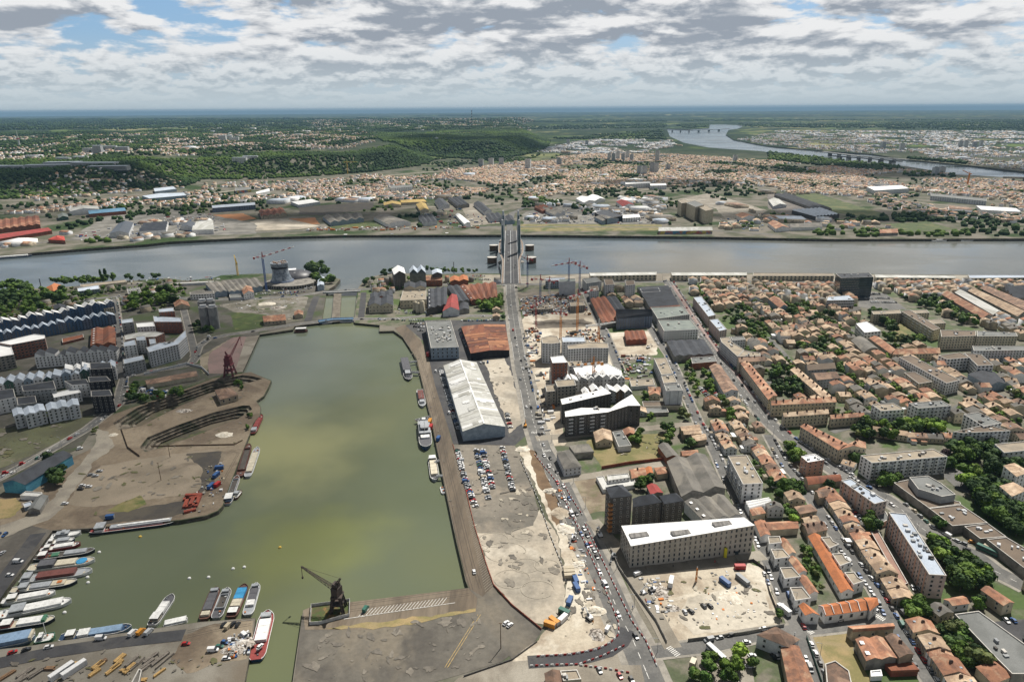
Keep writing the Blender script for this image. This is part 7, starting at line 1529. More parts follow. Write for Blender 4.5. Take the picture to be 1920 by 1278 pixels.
# fence round the old crane
def fence(s,h,label,mat,closed=False,post=4.0,name='fence',t=.12):
 L=GP(s);L=L+[L[0]]if closed else L;c=sum(L,Vector())/len(L);r=thing(name,(c.x,c.y,0),label,'fence');mb=MB();ps=[]
 for a,b in zip(L,L[1:]):
  mb.beam(a+Vector((0,0,h/2+.05)),b+Vector((0,0,h/2+.05)),t,0,h);n=int((b-a).length/post)
  ps+=[a.lerp(b,k/max(n,1))for k in range(n)]
 mb.build('fence_panel',mat,r);mp=MB();mp.box((0,0,0),(.2,.2,h+.25));me=mp.mesh('post',mat)
 for p in ps[:100]:inst('post',me,r,(p.x-c.x,p.y-c.y,0))
fence("584,1137 624,1132 656,1127 655,1155 600,1170 581,1171",2.0,'white fence enclosing the old dark dock crane',M('white_fence',(0.5,0.5,0.48),(0.36,0.36,0.35),.5),True)
surf('weedy_crane_ground',M('weed_bed',(0.075,0.065,0.03),(0.05,0.075,0.02),.2,c3=(0.2,0.11,0.04)),"586,1138 655,1129 654,1154 600,1168 583,1169",6)
fence("1128,879 1180,870 1250,862",2.4,'rust-red wall along the south edge of the weedy meadow',W['rustm'],t=.3,name='garden_wall');fence("1290,1202 1330,1197 1400,1188 1470,1174",1.8,'grey fence along the bottom of the cleared lot',W['conc'],t=.2);fence("1378,1058 1412,1052 1432,1066 1442,1110 1462,1160",1.8,'dark mesh fence up the east side of the cleared lot',W['dark'])
fence("1512,1196 1540,1280 1546,1300",1.8,'green mesh fence beside the straw-coloured lot',W['green']);fence("0,903 60,864 150,808",1.6,'low pale barrier along the west road',TRIM,name='barrier_fence',t=.3);fence("226,800 240,840 262,856",1.6,'dark fence beside the gravel track',W['wood'],t=.05);fence("284,838 340,836 440,834 455,826",1.1,'dark fence dividing the peninsula yard from the docks',W['wood'],t=.05)
fence("1145,1030 1160,1065 1190,1110 1230,1165 1250,1205",1.8,'grey hoarding along the site access road',W['conc'],t=.25);fence("270,703 350,683 378,690 392,703",2.2,'pale wall round the long brown-roofed shed',W['lgrey'],name='garden_wall',t=.4);fence("870,1268 960,1237 1007,1203",.9,'dark kerb rail along the curved light road',W['dark'],t=.4);fence("926,1098 960,1135 1015,1180",1.2,'rusty rail fence at the end of the hatched quay',W['rustm'],t=.3)
fence("849,833 870,905 890,988 911,1055 926,1098",.7,'rusty kerb line between hatched quay and car park',W['rustm'],t=.4)
# ------------------------------------------------------------------ boats
BW=lambda n,c:M(n,c,tuple(v*.8 for v in c),.4,rough=.45)
BC=dict(white=BW('boat_white',(.74,.74,.72)),black=BW('boat_black',(.03,.035,.045)),navy=BW('boat_navy',(.03,.06,.12)),red=BW('boat_red',(.24,.05,.045)),grey=BW('boat_grey',(.34,.36,.38)),lblue=BW('boat_light_blue',(.22,.32,.45)),beige=BW('boat_beige',(.56,.51,.40)),brown=BW('boat_brown',(.13,.065,.05)),blue=BW('boat_bright_blue',(.05,.28,.52)),green=BW('boat_green',(.07,.2,.12)),hold=BW('boat_hold',(.09,.08,.07)),orange=BW('boat_orange',(.5,.17,.05)),dgrey=BW('boat_dark_grey',(.11,.11,.12)),rroof=BW('boat_maroon_roof',(.16,.06,.05)))
def boat(stern,bow,wd,hull,deck,items,label,zw=-2.6,fb=1.6,group='boats moored in the dock',name='barge',cat='barge',mast=0):
 a=G(*stern,zw+fb);b=G(*bow,zw+fb);d=b-a;L=d.length;ang=math.atan2(d.y,d.x);c=(a+b)/2;r=thing(name,(c.x,c.y,zw),label,cat,group);ca,sa=math.cos(ang),math.sin(ang)
 W_=lambda x,y,z:(c.x+x*ca-y*sa,c.y+x*sa+y*ca,zw+z)
 st=[(-.5,.62,1.15),(-.46,.86,1.1),(-.38,1,1),(0,1,1),(.30,1,1.02),(.40,.84,1.12),(.46,.5,1.25),(.5,.06,1.4)];mb=MB();V=[]
 for(t,k,s)in st:hw=wd/2*k;V+=[W_(t*L,-hw,fb*s),W_(t*L,hw,fb*s),W_(t*L*.985,hw*.82,-.7),W_(t*L*.985,-hw*.82,-.7)]
 Fq=[]
 for k in range(len(st)-1):i=4*k;Fq+=[(i,i+3,i+7,i+4),(i+1,i+5,i+6,i+2)]
 Fq+=[(0,1,2,3),(28,31,30,29)];mb.faces(V,Fq);mb.build('hull',BC[hull],r)
 md=MB();V=[]
 for(t,k,s)in st:hw=wd/2*k*.96;V+=[W_(t*L,-hw,fb*s-.18),W_(t*L,hw,fb*s-.18)]
 md.faces(V,[(2*k,2*k+2,2*k+3,2*k+1)for k in range(7)]);md.build('deck',BC[deck],r)
 mr=MB()
 for k in range(7):
  for s_ in(-1,1):t0,k0,s0=st[k];t1,k1,s1=st[k+1];mr.beam(W_(t0*L,s_*wd/2*k0,fb*s0+.12),W_(t1*L,s_*wd/2*k1,fb*s1+.12),.22)
 mr.build('gunwale',BC['white']if hull in('white','grey','lblue','black','navy')else BC[hull],r)
 for(nm,t0,t1,wf,h,col)in items:
  mb=MB();x=(t0+t1)/2*L;l=(t1-t0)*L;w_=wd*wf;z0=fb-.15;cc=W_(x,0,z0)
  if nm=='pool':mb.cyl(cc,w_/2,w_/2,h,18)
  elif nm in('wheelhouse','cabin'):
   mb.box(cc,(l,w_,h),ang);p_=mb.build(nm,BC[col],r);g=MB();g.box(W_(x,0,z0+h*.45),(l*1.01+.04,w_*1.01+.04,h*.32),ang);g.build('window_band',GLASS,p_);g=MB();g.box(W_(x,0,z0+h+.02),(l*1.1,w_*1.1,.14),ang);g.build('cabin_roof',BC['white']if col!='white' else BC['grey'],p_);continue
  elif nm=='hatch_cover':
   n=max(2,int(l/5));mb.box(cc,(l,w_,h),ang)
   for k in range(n+1):q=W_((t0+(t1-t0)*k/n)*L,0,z0+h);mb.box(q,(.18,w_,.1),ang)
  elif nm=='open_hold':
   for s_ in(-1,1):q=W_(x,s_*w_/2,z0);mb.box(q,(l,.35,h),ang)
   for t in(t0,t1):q=W_(t*L,0,z0);mb.box(q,(.35,w_,h),ang)
   mb.build('coaming',BC[hull if hull!='black' else 'dgrey'],r);mb=MB();mb.box(W_(x,0,z0+.05),(l,w_-.4,.12),ang);mb.build('hold_floor',BC['hold'],r);continue
  else:mb.box(cc,(l,w_,h),ang)
  mb.build(nm,BC[col],r)
 rr=random.Random(int(c.x*7));
 for k in range(5):t=rr.choice((rr.uniform(-.44,-.3),rr.uniform(.32,.42),rr.uniform(-.4,.4)));mb=MB();mb.box(W_(t*L,rr.uniform(-.3,.3)*wd,fb-.1),(rr.uniform(.4,1.3),rr.uniform(.4,1),rr.uniform(.3,.9)),rr.random());mb.build('deck_gear',BC[rr.choice(['grey','dgrey','orange','white','beige'])],r)
 if mast:mb=MB();mb.beam(W_(.1*L,0,fb),W_(.1*L,0,fb+mast),.22);mb.beam(W_(.1*L,0,fb+mast*.3),W_(-.3*L,0,fb+mast*.22),.18);mb.build('mast',BC['white'],r)
HC,WHs,CB='hatch_cover','wheelhouse','cabin'
boat((96,1005),(152,997),5,'white','white',[(CB,-.3,.1,.7,1.8,'white'),(WHs,-.12,.0,.5,2.8,'white')],'white motor yacht, topmost of the boats in the western mooring row',name='motor_yacht',cat='yacht')
boat((87,1017),(140,1010),4.6,'navy','white',[(CB,-.1,.3,.7,1.3,'white'),(WHs,-.4,-.25,.6,1.9,'beige')],'white-decked dark-hulled boat, second in the western mooring row')
boat((75,1030),(151,1018),5,'red','white',[(HC,-.15,.32,.7,1.2,'white'),(WHs,-.38,-.25,.6,2,'beige')],'dark red-hulled barge with white cabin, third in the western mooring row')
boat((65,1045),(178,1030),5.6,'black','hold',[(HC,.0,.36,.7,1.2,'grey'),(WHs,-.42,-.3,.7,2.4,'red'),('planter',-.22,-.1,.6,.9,'green')],'black barge with red wheelhouse and green planter, fourth in the mooring row')
boat((53,1064),(178,1048),6.8,'white','beige',[('awning',-.34,-.1,.86,2.4,'dgrey'),(HC,-.08,.22,.8,1.3,'beige'),('pool',.24,.36,.85,.6,'blue')],'white houseboat with grey awning and round blue pool')
boat((38,1086),(173,1068),7,'white','grey',[(HC,-.26,.27,.8,1.9,'rroof'),(WHs,-.45,-.34,.7,2.6,'white')],'white barge with a long red-brown roof below the blue pool boat')
boat((20,1106),(145,1088),5.6,'black','beige',[(HC,-.2,.1,.75,1.2,'grey'),(HC,.12,.32,.75,1.1,'beige'),(WHs,-.36,-.24,.7,2.4,'white'),('deck_table',.2,.27,.4,1.5,'orange')],'dark barge with beige hatches and orange deck table')
boat((3,1127),(104,1109),5.4,'white','white',[(HC,-.18,.36,.75,1.4,'white'),(WHs,-.38,-.22,.7,2.4,'beige')],'plain white barge with beige wheelhouse below the orange table boat')
boat((-8,1153),(134,1124),7,'white','white',[(HC,-.12,.38,.8,1.5,'white'),(CB,-.3,-.12,.85,2.4,'white')],'widest all-white river barge near the lower end of the mooring row')
boat((-12,1175),(103,1158),6,'black','beige',[(HC,-.1,.3,.78,1.5,'white'),(CB,-.36,-.2,.7,2.2,'red'),('awning',.3,.36,.7,1.8,'green')],'dark barge with white roof and lime green bow awning')
boat((-20,1208),(66,1191),8,'lblue','lblue',[(HC,-.45,.4,.85,2.4,'lblue'),('cabin_block',.4,.46,.8,2.2,'beige')],'pale blue roofed pontoon in the lowest left corner of the dock',name='pontoon',cat='pontoon')
boat((66,1198),(103,1191),6,'green','white',[(WHs,-.3,-.1,.6,2.2,'grey')],'small green and white fishing boat beside the pale blue pontoon',mast=9)
boat((170,994),(338,973),8,'black','red',[(HC,-.28,.4,.5,1.3,'grey'),(WHs,-.44,-.34,.75,3.2,'white'),('pipe_rack',-.2,.38,.18,1.8,'white')],'long red and black tanker barge with white pipes along its deck',name='tanker_barge')
boat((112,1195),(247,1174),6.4,'lblue','navy',[(HC,-.08,.36,.7,1.2,'lblue'),(HC,-.24,-.09,.75,1.8,'white'),(WHs,-.4,-.29,.6,2.4,'beige')],'slate blue barge moored along the lower quay')
boat((284,1172),(323,1114),5.8,'white','dgrey',[(HC,-.14,.2,.7,1.7,'white'),(CB,-.38,-.18,.7,2.2,'beige')],'white barge lying at an angle with its bow into the dock')
boat((307,1170),(352,1160),4.6,'white','white',[(HC,-.44,.44,.8,1.3,'white')],'small boat wholly covered by a white tarpaulin',name='covered_boat',cat='boat')
boat((382,1160),(406,1101),6,'brown','brown',[(HC,-.26,.28,.75,1.4,'dgrey'),(WHs,.32,.4,.6,2,'white'),('cabin_block',-.42,-.3,.7,1.4,'beige')],'brown barge with dark grey hatches, leftmost of the four at the lower quay')
boat((405,1158),(427,1102),5.8,'grey','dgrey',[('open_hold',-.2,.25,.75,1.1,'hold'),(WHs,.3,.38,.6,2,'white')],'grey barge with open dark hold, second of the four at the lower quay')
boat((433,1156),(459,1095),6.2,'brown','brown',[(HC,.0,.34,.8,1.5,'blue'),(HC,-.22,0,.8,1.4,'beige'),(CB,-.42,-.28,.7,1.6,'brown')],'brown barge under bright blue and cream covers')
boat((464,1152),(481,1093),5.6,'grey','grey',[(HC,-.05,.3,.7,1.2,'dgrey'),(HC,-.24,-.08,.7,1.3,'white'),(WHs,.33,.4,.6,2,'white')],'grey barge with mixed covers, rightmost of the four at the lower quay')
boat((480,1236),(503,1144),8,'navy','red',[(HC,-.16,.28,.72,1.6,'white'),(WHs,.3,.38,.6,2.6,'white')],'large navy barge with white covers beside the narrow passage')
boat((450,892),(467,832),6,'brown','brown',[('open_hold',-.34,.32,.8,1.4,'hold')],'rusty brown open barge beside the peninsula quay',name='barge')
boat((464,893),(483,838),5.6,'grey','grey',[(HC,-.36,.28,.75,1.2,'beige'),],'pale grey covered barge outside the rusty brown one')
boat((426,944),(445,892),5.6,'grey','brown',[('open_hold',-.16,.36,.75,1.1,'hold'),(WHs,-.42,-.24,.8,2.6,'lblue')],'workboat with light blue wheelhouse and red-brown hold')
boat((439,933),(450,919),4.6,'brown','white',[(WHs,-.2,.1,.6,2.2,'white')],'small red tug beside the blue-housed workboat',name='tugboat',cat='boat')
boat((474,812),(490,777),5.4,'brown','red',[(HC,-.2,.3,.7,1.1,'red'),(CB,-.42,-.28,.7,1.8,'white')],'dark red barge below the peninsula point')
boat((758,674),(767,712),8.4,'black','dgrey',[(HC,-.48,.14,.92,3.2,'dgrey'),(WHs,.18,.32,.55,3.4,'white')],'black-roofed floating venue moored beside the cobbled quay',name='floating_venue',cat='boat')
boat((787,730),(793,762),6.4,'grey','grey',[(HC,-.35,.15,.8,2.2,'rroof'),(WHs,.2,.32,.6,2,'white')],'grey boat with brown awning moored mid quay',mast=7)
boat((794,785),(799,839),10,'navy','dgrey',[(CB,-.3,.08,.85,2.6,'white'),(CB,-.22,.0,.6,5.2,'white'),('deck_house',.08,.2,.7,1.4,'white'),('funnel',-.36,-.3,.3,5,'white')],'large white retired ship with dark hull beside the cobbled quay',name='museum_ship',cat='ship',mast=14,fb=2.8)
boat((810,856),(816,900),6.4,'grey','dgrey',[(HC,-.28,.3,.75,1.6,'beige'),(WHs,-.44,-.32,.7,2.6,'grey')],'slim grey barge with beige cover south of the white ship')
boat((552,620),(577,619),7,'brown','brown',[(CB,-.36,.36,.8,3.2,'brown')],'dark timber houseboat moored under the north quay',name='houseboat',cat='boat')
boat((829,912),(832,925),3,'white','grey',[],'tiny workboat by the quay ladder',name='dinghy',cat='boat',fb=.8)
RB='boats on the river'
for(a,b,w,hu,de,it,lab,ms)in(((205,464),(219,463),5,'white','white',[(CB,-.2,.2,.6,1.6,'white')],'western white sailing yacht off the far slipway',20),((245,461),(258,460),5,'white','white',[(CB,-.2,.2,.6,1.6,'white')],'middle white sailing yacht off the far slipway',24),((266,459),(281,459),5.5,'white','white',[(CB,-.3,.2,.7,2.4,'white')],'white motor launch off the far slipway',0),
((642,443),(672,442),12,'green','beige',[(CB,-.4,-.2,.6,4,'green'),('gravel_heap',-.1,.3,.6,2,'beige')],'green dredging barge below the far quay, western',0),((818,441),(843,440),11,'green','beige',[(CB,.2,.4,.6,4,'orange'),('gravel_heap',-.3,.1,.6,2,'beige')],'green crane barge below the far quay, nearer the bridge',12),((728,442),(744,441),8,'grey','grey',[(WHs,-.2,.1,.6,4,'white')],'small grey tug between the two dredging barges',0),((681,442),(706,441),9,'dgrey','brown',[('gravel_heap',-.3,.3,.6,1,'hold')],'dark flat barge beside the western dredging barge',0),
((1748,451),(1775,450),7,'white','white',[(CB,-.2,.2,.6,2,'grey')],'white landing pontoon, western, below the far riverside trees',0),((1801,450),(1856,449),6,'white','white',[('rail',-.4,.4,.1,1,'white')],'long white landing pontoon below the far riverside trees',0),((-20,484),(60,478),10,'navy','dgrey',[(HC,-.4,.4,.7,2,'white')],'long navy ferry pontoon at the west end of the far bank',0),((64,475),(128,470),8,'navy','navy',[(HC,-.4,.4,.7,1.2,'dgrey')],'long dark blue barge at the west end of the far bank',0),((488,446),(512,446),8,'brown','brown',[('open_hold',-.3,.3,.7,2,'hold')],'rusty barge lying under the far bank grass',0)):
 boat(a,b,w,hu,de,it,lab,zw=-5.2,fb=2.2,group=RB,mast=ms)
def jetty(s,w,label):
 beam_bridge('gangway',label,s,w,.2,WOODW,0,cat='gangway',depth=.3)
jetty("768,680 782,678",2,'upper gangway to the black-roofed floating venue');jetty("770,698 786,699",3,'lower gangway to the black-roofed floating venue');jetty("779,789 806,782",2.5,'timber jetty ahead of the white ship');jetty("815,868 824,864",1.4,'gangway from the quay to the slim grey barge');jetty("818,893 830,893",1.4,'lower gangway to the slim grey barge')
bm=MB();bm.lathe((0,0,-.4),[(.9,0),(1.0,.5),(.8,1.1),(.25,1.3)],12);BUOY=bm.mesh('mooring_buoy',BC['white'],smooth_=True);BUOYY=bm.mesh('mooring_buoy',CR['yellow'],smooth_=True)
for k,(px,py,lab)in enumerate(((186,1035,'off the black barge with red wheelhouse'),(164,1082,'off the red-brown roofed barge, upper of two'),(165,1092,'off the red-brown roofed barge, lower of two'),(121,1148,'off the widest white barge'),(355,1084,'westernmost of four off the lower quay'),(391,1082,'second of four off the lower quay'),(437,1066,'third of four off the lower quay'),(458,1063,'easternmost of four off the lower quay'),(263,1006,'pale yellow, off the tanker barge'),(525,1026,'yellow, alone in mid dock'),(610,1144,'white, under the old crane'))):
 p=G(px,py,-2.6);o=inst('mooring_buoy',BUOYY if 'yellow' in lab else BUOY,None,(p.x,p.y,-2.6));tag(o,'round mooring buoy '+lab,'buoy','mooring buoys')
 # ------------------------------------------------------------------ vehicles
def paint(n,c):return M(n,c,tuple(v*.9 for v in c),1,rough=.35,spec=.5)
CP=dict(white=paint('car_white',(.66,.66,.66)),grey=paint('car_grey',(.22,.23,.24)),silver=paint('car_silver',(.42,.43,.44)),black=paint('car_black',(.018,.018,.02)),red=paint('car_red',(.36,.02,.02)),blue=paint('car_blue',(.03,.09,.24)),green=paint('car_green',(.03,.12,.09)),beige=paint('car_beige',(.42,.36,.26)),orange=paint('car_orange',(.55,.24,.03)))
TYRE=M('tyre',(.015,.015,.015),(.025,.025,.025),1)
def car_mesh(col,kind='car'):
 mb=MB();L,Wd,H1,H2={'car':(4.2,1.78,.82,1.42),'van':(5.2,1.95,1.1,2.2),'estate':(4.6,1.8,.85,1.5),'lorry':(8.5,2.4,1.2,3.2),'bus':(11.5,2.5,1.2,3.1)}[kind];hw=Wd/2
 def loft(secs,mi):
  V=[]
  for x,z0,z1,w_ in secs:V+=[(x,-w_,z0),(x,w_,z0),(x,w_*.97,z1),(x,-w_*.97,z1)]
  n=len(secs);Fq=[(3,2,1,0),(4*n-4,4*n-3,4*n-2,4*n-1)]
  for k in range(n-1):
   i=4*k
   for a,b in((0,1),(1,2),(2,3),(3,0)):Fq.append((i+a,i+b,i+4+b,i+4+a))
  mb.faces(V,Fq,mi)
 loft([(-L/2,.35,H1*.85,hw*.88),(-L/2+.25,.25,H1,hw),(L/2-1.1,.25,H1,hw),(L/2-.2,.28,H1*.8,hw*.95),(L/2,.38,H1*.66,hw*.8)],0)
 if kind in('car','estate'):
  r0=-L*.46 if kind=='estate' else-L*.42;V=[(r0,-hw*.93,H1),(L*.24,-hw*.93,H1),(L*.24,hw*.93,H1),(r0,hw*.93,H1),(r0+.35,-hw*.74,H2),(L*.07,-hw*.74,H2),(L*.07,hw*.74,H2),(r0+.35,hw*.74,H2)]
  mb.faces(V,[(0,1,5,4),(1,2,6,5),(2,3,7,6),(3,0,4,7)],1);mb.box((r0/2+.17+L*.035,0,H2-.01),(L*.07-r0-.38,hw*1.46,.06),0,0)
 elif kind=='van':loft([(-L/2+.02,H1,H2,hw*.97),(L*.18,H1,H2,hw*.97)],0);loft([(L*.18,H1,H2*.98,hw*.92),(L*.34,H1,H1+.1,hw*.92)],1)
 elif kind=='lorry':mb.box((-1.2,0,H1),(6,2.4,2.2),0,0);mb.box((3.1,0,.6),(1.9,2.3,2.1),0,0);mb.box((3.6,0,1.7),(.95,2.32,.7),0,1)
 else:mb.box((0,0,H1),(L*.97,Wd*.98,2.0),0,0);mb.box((0,0,1.7),(L*.975,Wd*.99,.85),0,1)
 for x in(-L*.31,L*.31):
  for s in(-1,1):mb.box((x,s*(hw-.08),0),(.62,.2,.6),0,2)
 return mb.mesh({'car':'car_body','estate':'car_body'}.get(kind,kind+'_body'),[CP[col],GLASS,TYRE])
CM={}
def get_car(col,kind):
 if(col,kind)not in CM:CM[(col,kind)]=car_mesh(col,kind)
 return CM[(col,kind)]
CARS=[]
def ccol(rr):return rr.choices(['white','grey','silver','black','red','blue','green','beige'],[26,18,16,20,7,9,2,2])[0]
def carrow(s,phrase,pitch=2.6,perp=True,prob=.93,seed=0,skew=0.0):
 L=GP(s);rr=random.Random(seed+len(phrase));k=0
 for a,b in zip(L,L[1:]):
  d=b-a;n=int(d.length/pitch);ang=math.atan2(d.y,d.x)
  for q in range(n):
   k+=1
   if rr.random()>prob:continue
   p=a.lerp(b,(q+.5)/n);kd=rr.choices(['car','estate','van'],[6,3,1])[0];CARS.append((p.x+rr.uniform(-.3,.3),p.y+rr.uniform(-.3,.3),ang+(math.pi/2+skew if perp else 0)+(math.pi if rr.random()<.4 else 0)+rr.uniform(-.04,.04),ccol(rr),kd,f"{nth(k)} slot from the north {phrase}",'cars '+phrase))
def roadcars(key,off,phrase,pitch=6.0,prob=.7,t0=0.0,t1=1.0,seed=1):
 L=ROADS[key];tot=sum((b-a).length for a,b in zip(L,L[1:]));s=0;rr=random.Random(seed);k=0;nxt=t0*tot
 for a,b in zip(L,L[1:]):
  d=b-a;ln=d.length;d.normalize();nn=Vector((-d.y,d.x,0));ang=math.atan2(d.y,d.x)
  while nxt<s+ln and nxt<t1*tot:
   k+=1;p=a+d*(nxt-s)+nn*off;nxt+=pitch
   if rr.random()<prob:kd=rr.choices(['car','estate','van'],[6,3,1])[0];CARS.append((p.x,p.y,ang+(math.pi if off>0 else 0),ccol(rr),kd,f"{nth(k)} along {phrase}",'cars along '+phrase))
  s+=ln
def car1(px,py,col,kind,ang,phrase,grp='single cars'):p=G(px,py);CARS.append((p.x,p.y,R(ang),col,kind,phrase,grp))
carrow("857,843 873,902 892,952",'in the row along the rusty kerb line',2.5,seed=2);carrow("893,843 903,888 917,937",'in the western double row of the dust car park',2.5,seed=3);carrow("905,843 914,880 925,917",'in the eastern double row of the dust car park',2.5,seed=4);carrow("941,836 951,878 962,922",'in the row near the avenue of the dust car park',2.5,seed=5)
carrow("826,692 838,735 860,806",'in the row on the quay side of the white hangar',2.6,seed=6);carrow("882,819 936,814",'before the open end of the white hangar',3.2,seed=7,prob=.5);carrow("950,775 958,803",'behind the east wall of the white hangar',3,seed=8,prob=.7)
carrow("753,601 796,601",'in the first rank beside the cluttered flat roof',2.7,seed=9);carrow("768,607 796,608",'in the second rank beside the cluttered flat roof',2.7,seed=10);carrow("774,613 797,614",'in the third rank beside the cluttered flat roof',2.7,seed=11);carrow("782,620 799,620",'in the fourth rank beside the cluttered flat roof',2.7,seed=12)
carrow("864,602 938,601",'in the rank behind the rust-red roof',2.7,seed=13);carrow("862,617 872,642 884,662",'against the west wall of the rust-red roofed warehouse',2.7,seed=14);carrow("898,681 918,680",'below the rust-red roofed warehouse',2.8,seed=15);carrow("700,601 750,599",'on the lock side road by the twin gables',4.9,False,.6,seed=16)
roadcars('R7',2.9,'the east kerb of the fork street',prob=.85,t0=.04,seed=21);roadcars('R7',-2.9,'the west kerb of the fork street',prob=.45,t0=.08,seed=22);roadcars('R6',2.9,'the east kerb of the side street',prob=.6,t0=.1,seed=23);roadcars('R6',-2.9,'the west kerb of the side street',prob=.4,t0=.2,seed=24)
roadcars('R4',7.0,'the east kerb of the main street',prob=.7,t0=.02,t1=.95,seed=25);roadcars('R4',-7.0,'the west kerb of the main street',prob=.5,t0=.0,t1=.7,seed=26);roadcars('R4',2.0,'the northbound lane of the main street',38,.6,seed=27);roadcars('R4',-2.2,'the southbound lane of the main street',45,.6,seed=28);roadcars('R5',3.2,'the building-site street',prob=.6,seed=29)
roadcars('R13',3.3,'the east kerb of the west street',prob=.7,seed=30);roadcars('R13',-3.3,'the west kerb of the west street',prob=.6,seed=31);roadcars('R12b',3.2,'the bend of the west road',prob=.35,seed=32);roadcars('R12',-3,'the dock head road',22,.5,seed=33);roadcars('R8',3.2,'the cross street at the bottom',prob=.4,seed=34);roadcars('R15',2,'the riverside road',30,.6,seed=35)
carrow("1613,553 1650,552",'in the first rank of the office car park',2.7,seed=41);carrow("1621,560 1668,560",'in the second rank of the office car park',2.7,seed=42);carrow("1632,567 1682,568",'in the third rank of the office car park',2.7,seed=43);carrow("1812,884 1838,900 1866,918",'in the rank on the supermarket car park',2.8,seed=44);carrow("1785,868 1830,888",'in the upper rank on the supermarket car park',2.9,seed=45,prob=.6)
carrow("1592,956 1612,972 1634,990",'in the rank behind the shorter slab block',2.7,seed=46);carrow("1868,1165 1905,1163",'in the court behind the grey flat-roofed store',2.9,seed=47,prob=.8);carrow("1590,894 1618,912",'beside the main street below the corner terrace',2.8,seed=48);carrow("1684,1150 1712,1148",'at the end of the fork street by the pale house',3,seed=49);carrow("1705,1103 1728,1105",'at the foot of the long slab',3,seed=50);carrow("984,668 992,700 1000,735",'at the kerb of the building site',5.5,False,.6,seed=51);carrow("1395,1062 1430,1068 1442,1100 1455,1150",'outside the mesh fence of the cleared lot',5.5,False,.6,seed=52)
carrow("1312,727 1340,757",'in the shaded court, western',2.8,seed=53);carrow("1325,722 1355,752",'in the shaded court, eastern',2.8,seed=54);carrow("882,518 910,518",'on the bridgehead parking, upper',2.8,seed=55);carrow("880,524 936,525",'on the bridgehead parking, lower',2.8,seed=56);carrow("196,545 215,547",'on the west bank parking',3,seed=57);carrow("283,545 286,560",'between the round tree clumps',3,seed=58)
carrow("-8,1003 15,1003",'at the far left mooring yard, upper',3,seed=59,prob=.8);carrow("-5,1045 14,1030",'at the far left mooring yard, lower',5,False,.9,seed=60)
carrow('470,553 520,550 560,548','below the museum podium',3,seed=61,prob=.8);carrow('150,812 100,842 60,866','along the boatyard hangar',7,False,.35,seed=62);carrow('392,636 372,648 366,662','at the bend above the red slipway',4.9,False,.8,seed=63)
AVD=108
for(px,py,c_,k_,ph)in((1124,1258,'grey','car','on the bottom road'),(1162,1268,'red','car','on the bottom road'),(1184,1275,'black','car','on the bottom road behind the red one'),(1159,1153,'white','car','where the branch road leaves the avenue'),(1192,1194,'black','estate','alone below the junction'),(1135,1098,'white','van','in mid roadworks'),(1124,1073,'white','car','just north of the white van in the roadworks'),(1119,1045,'black','car','beside the cleared lot head'),(1114,1033,'silver','car','ahead of the black one by the lot head'),(1107,1022,'red','car','dark red in the avenue queue'),(1101,1024,'blue','car','blue in the avenue queue'),(1095,992,'white','car','level with the school corner'),(1090,1002,'blue','car','dark blue level with the school corner'),(1101,1005,'black','car','black level with the school corner'),(1072,965,'white','van','level with the black housing tower'),(1081,964,'black','car','beside the van at the housing tower'),(1067,936,'blue','car','level with the dug lot'),(1058,936,'white','car','opposite the dug lot'),(1056,912,'white','car','at the head of the barrier line'),(1045,906,'red','car','red near the white lane sign'),(1044,886,'black','car','by the blue corner house'),(1029,875,'white','car','north of the blue corner house'),(1032,860,'black','car','beside the trench soil'),(1020,855,'white','car','at the zebra crossing'),(1019,835,'silver','car','beyond the zebra crossing'),(1011,815,'black','car','at the upper zebra crossing'),(996,765,'black','car','west of the dark brick blocks'),(987,764,'white','car','by the dusty lot'),(981,692,'white','car','level with the chequered block'),(976,712,'grey','car','just south of the chequered block'),(977,677,'black','car','beside the chequered block head'),(969,650,'white','car','level with the excavated pit'),(962,620,'red','lorry','red lorry level with the site soil'),(966,634,'black','car','south of the red lorry'),(958,575,'white','van','north of the plane grove'),(955,600,'silver','car','by the plane grove')):
 car1(px,py,c_,k_,-72 if px>1000 else-80,ph+' of the avenue' if 'avenue' not in ph and 'bottom' not in ph else ph,'traffic on the avenue')
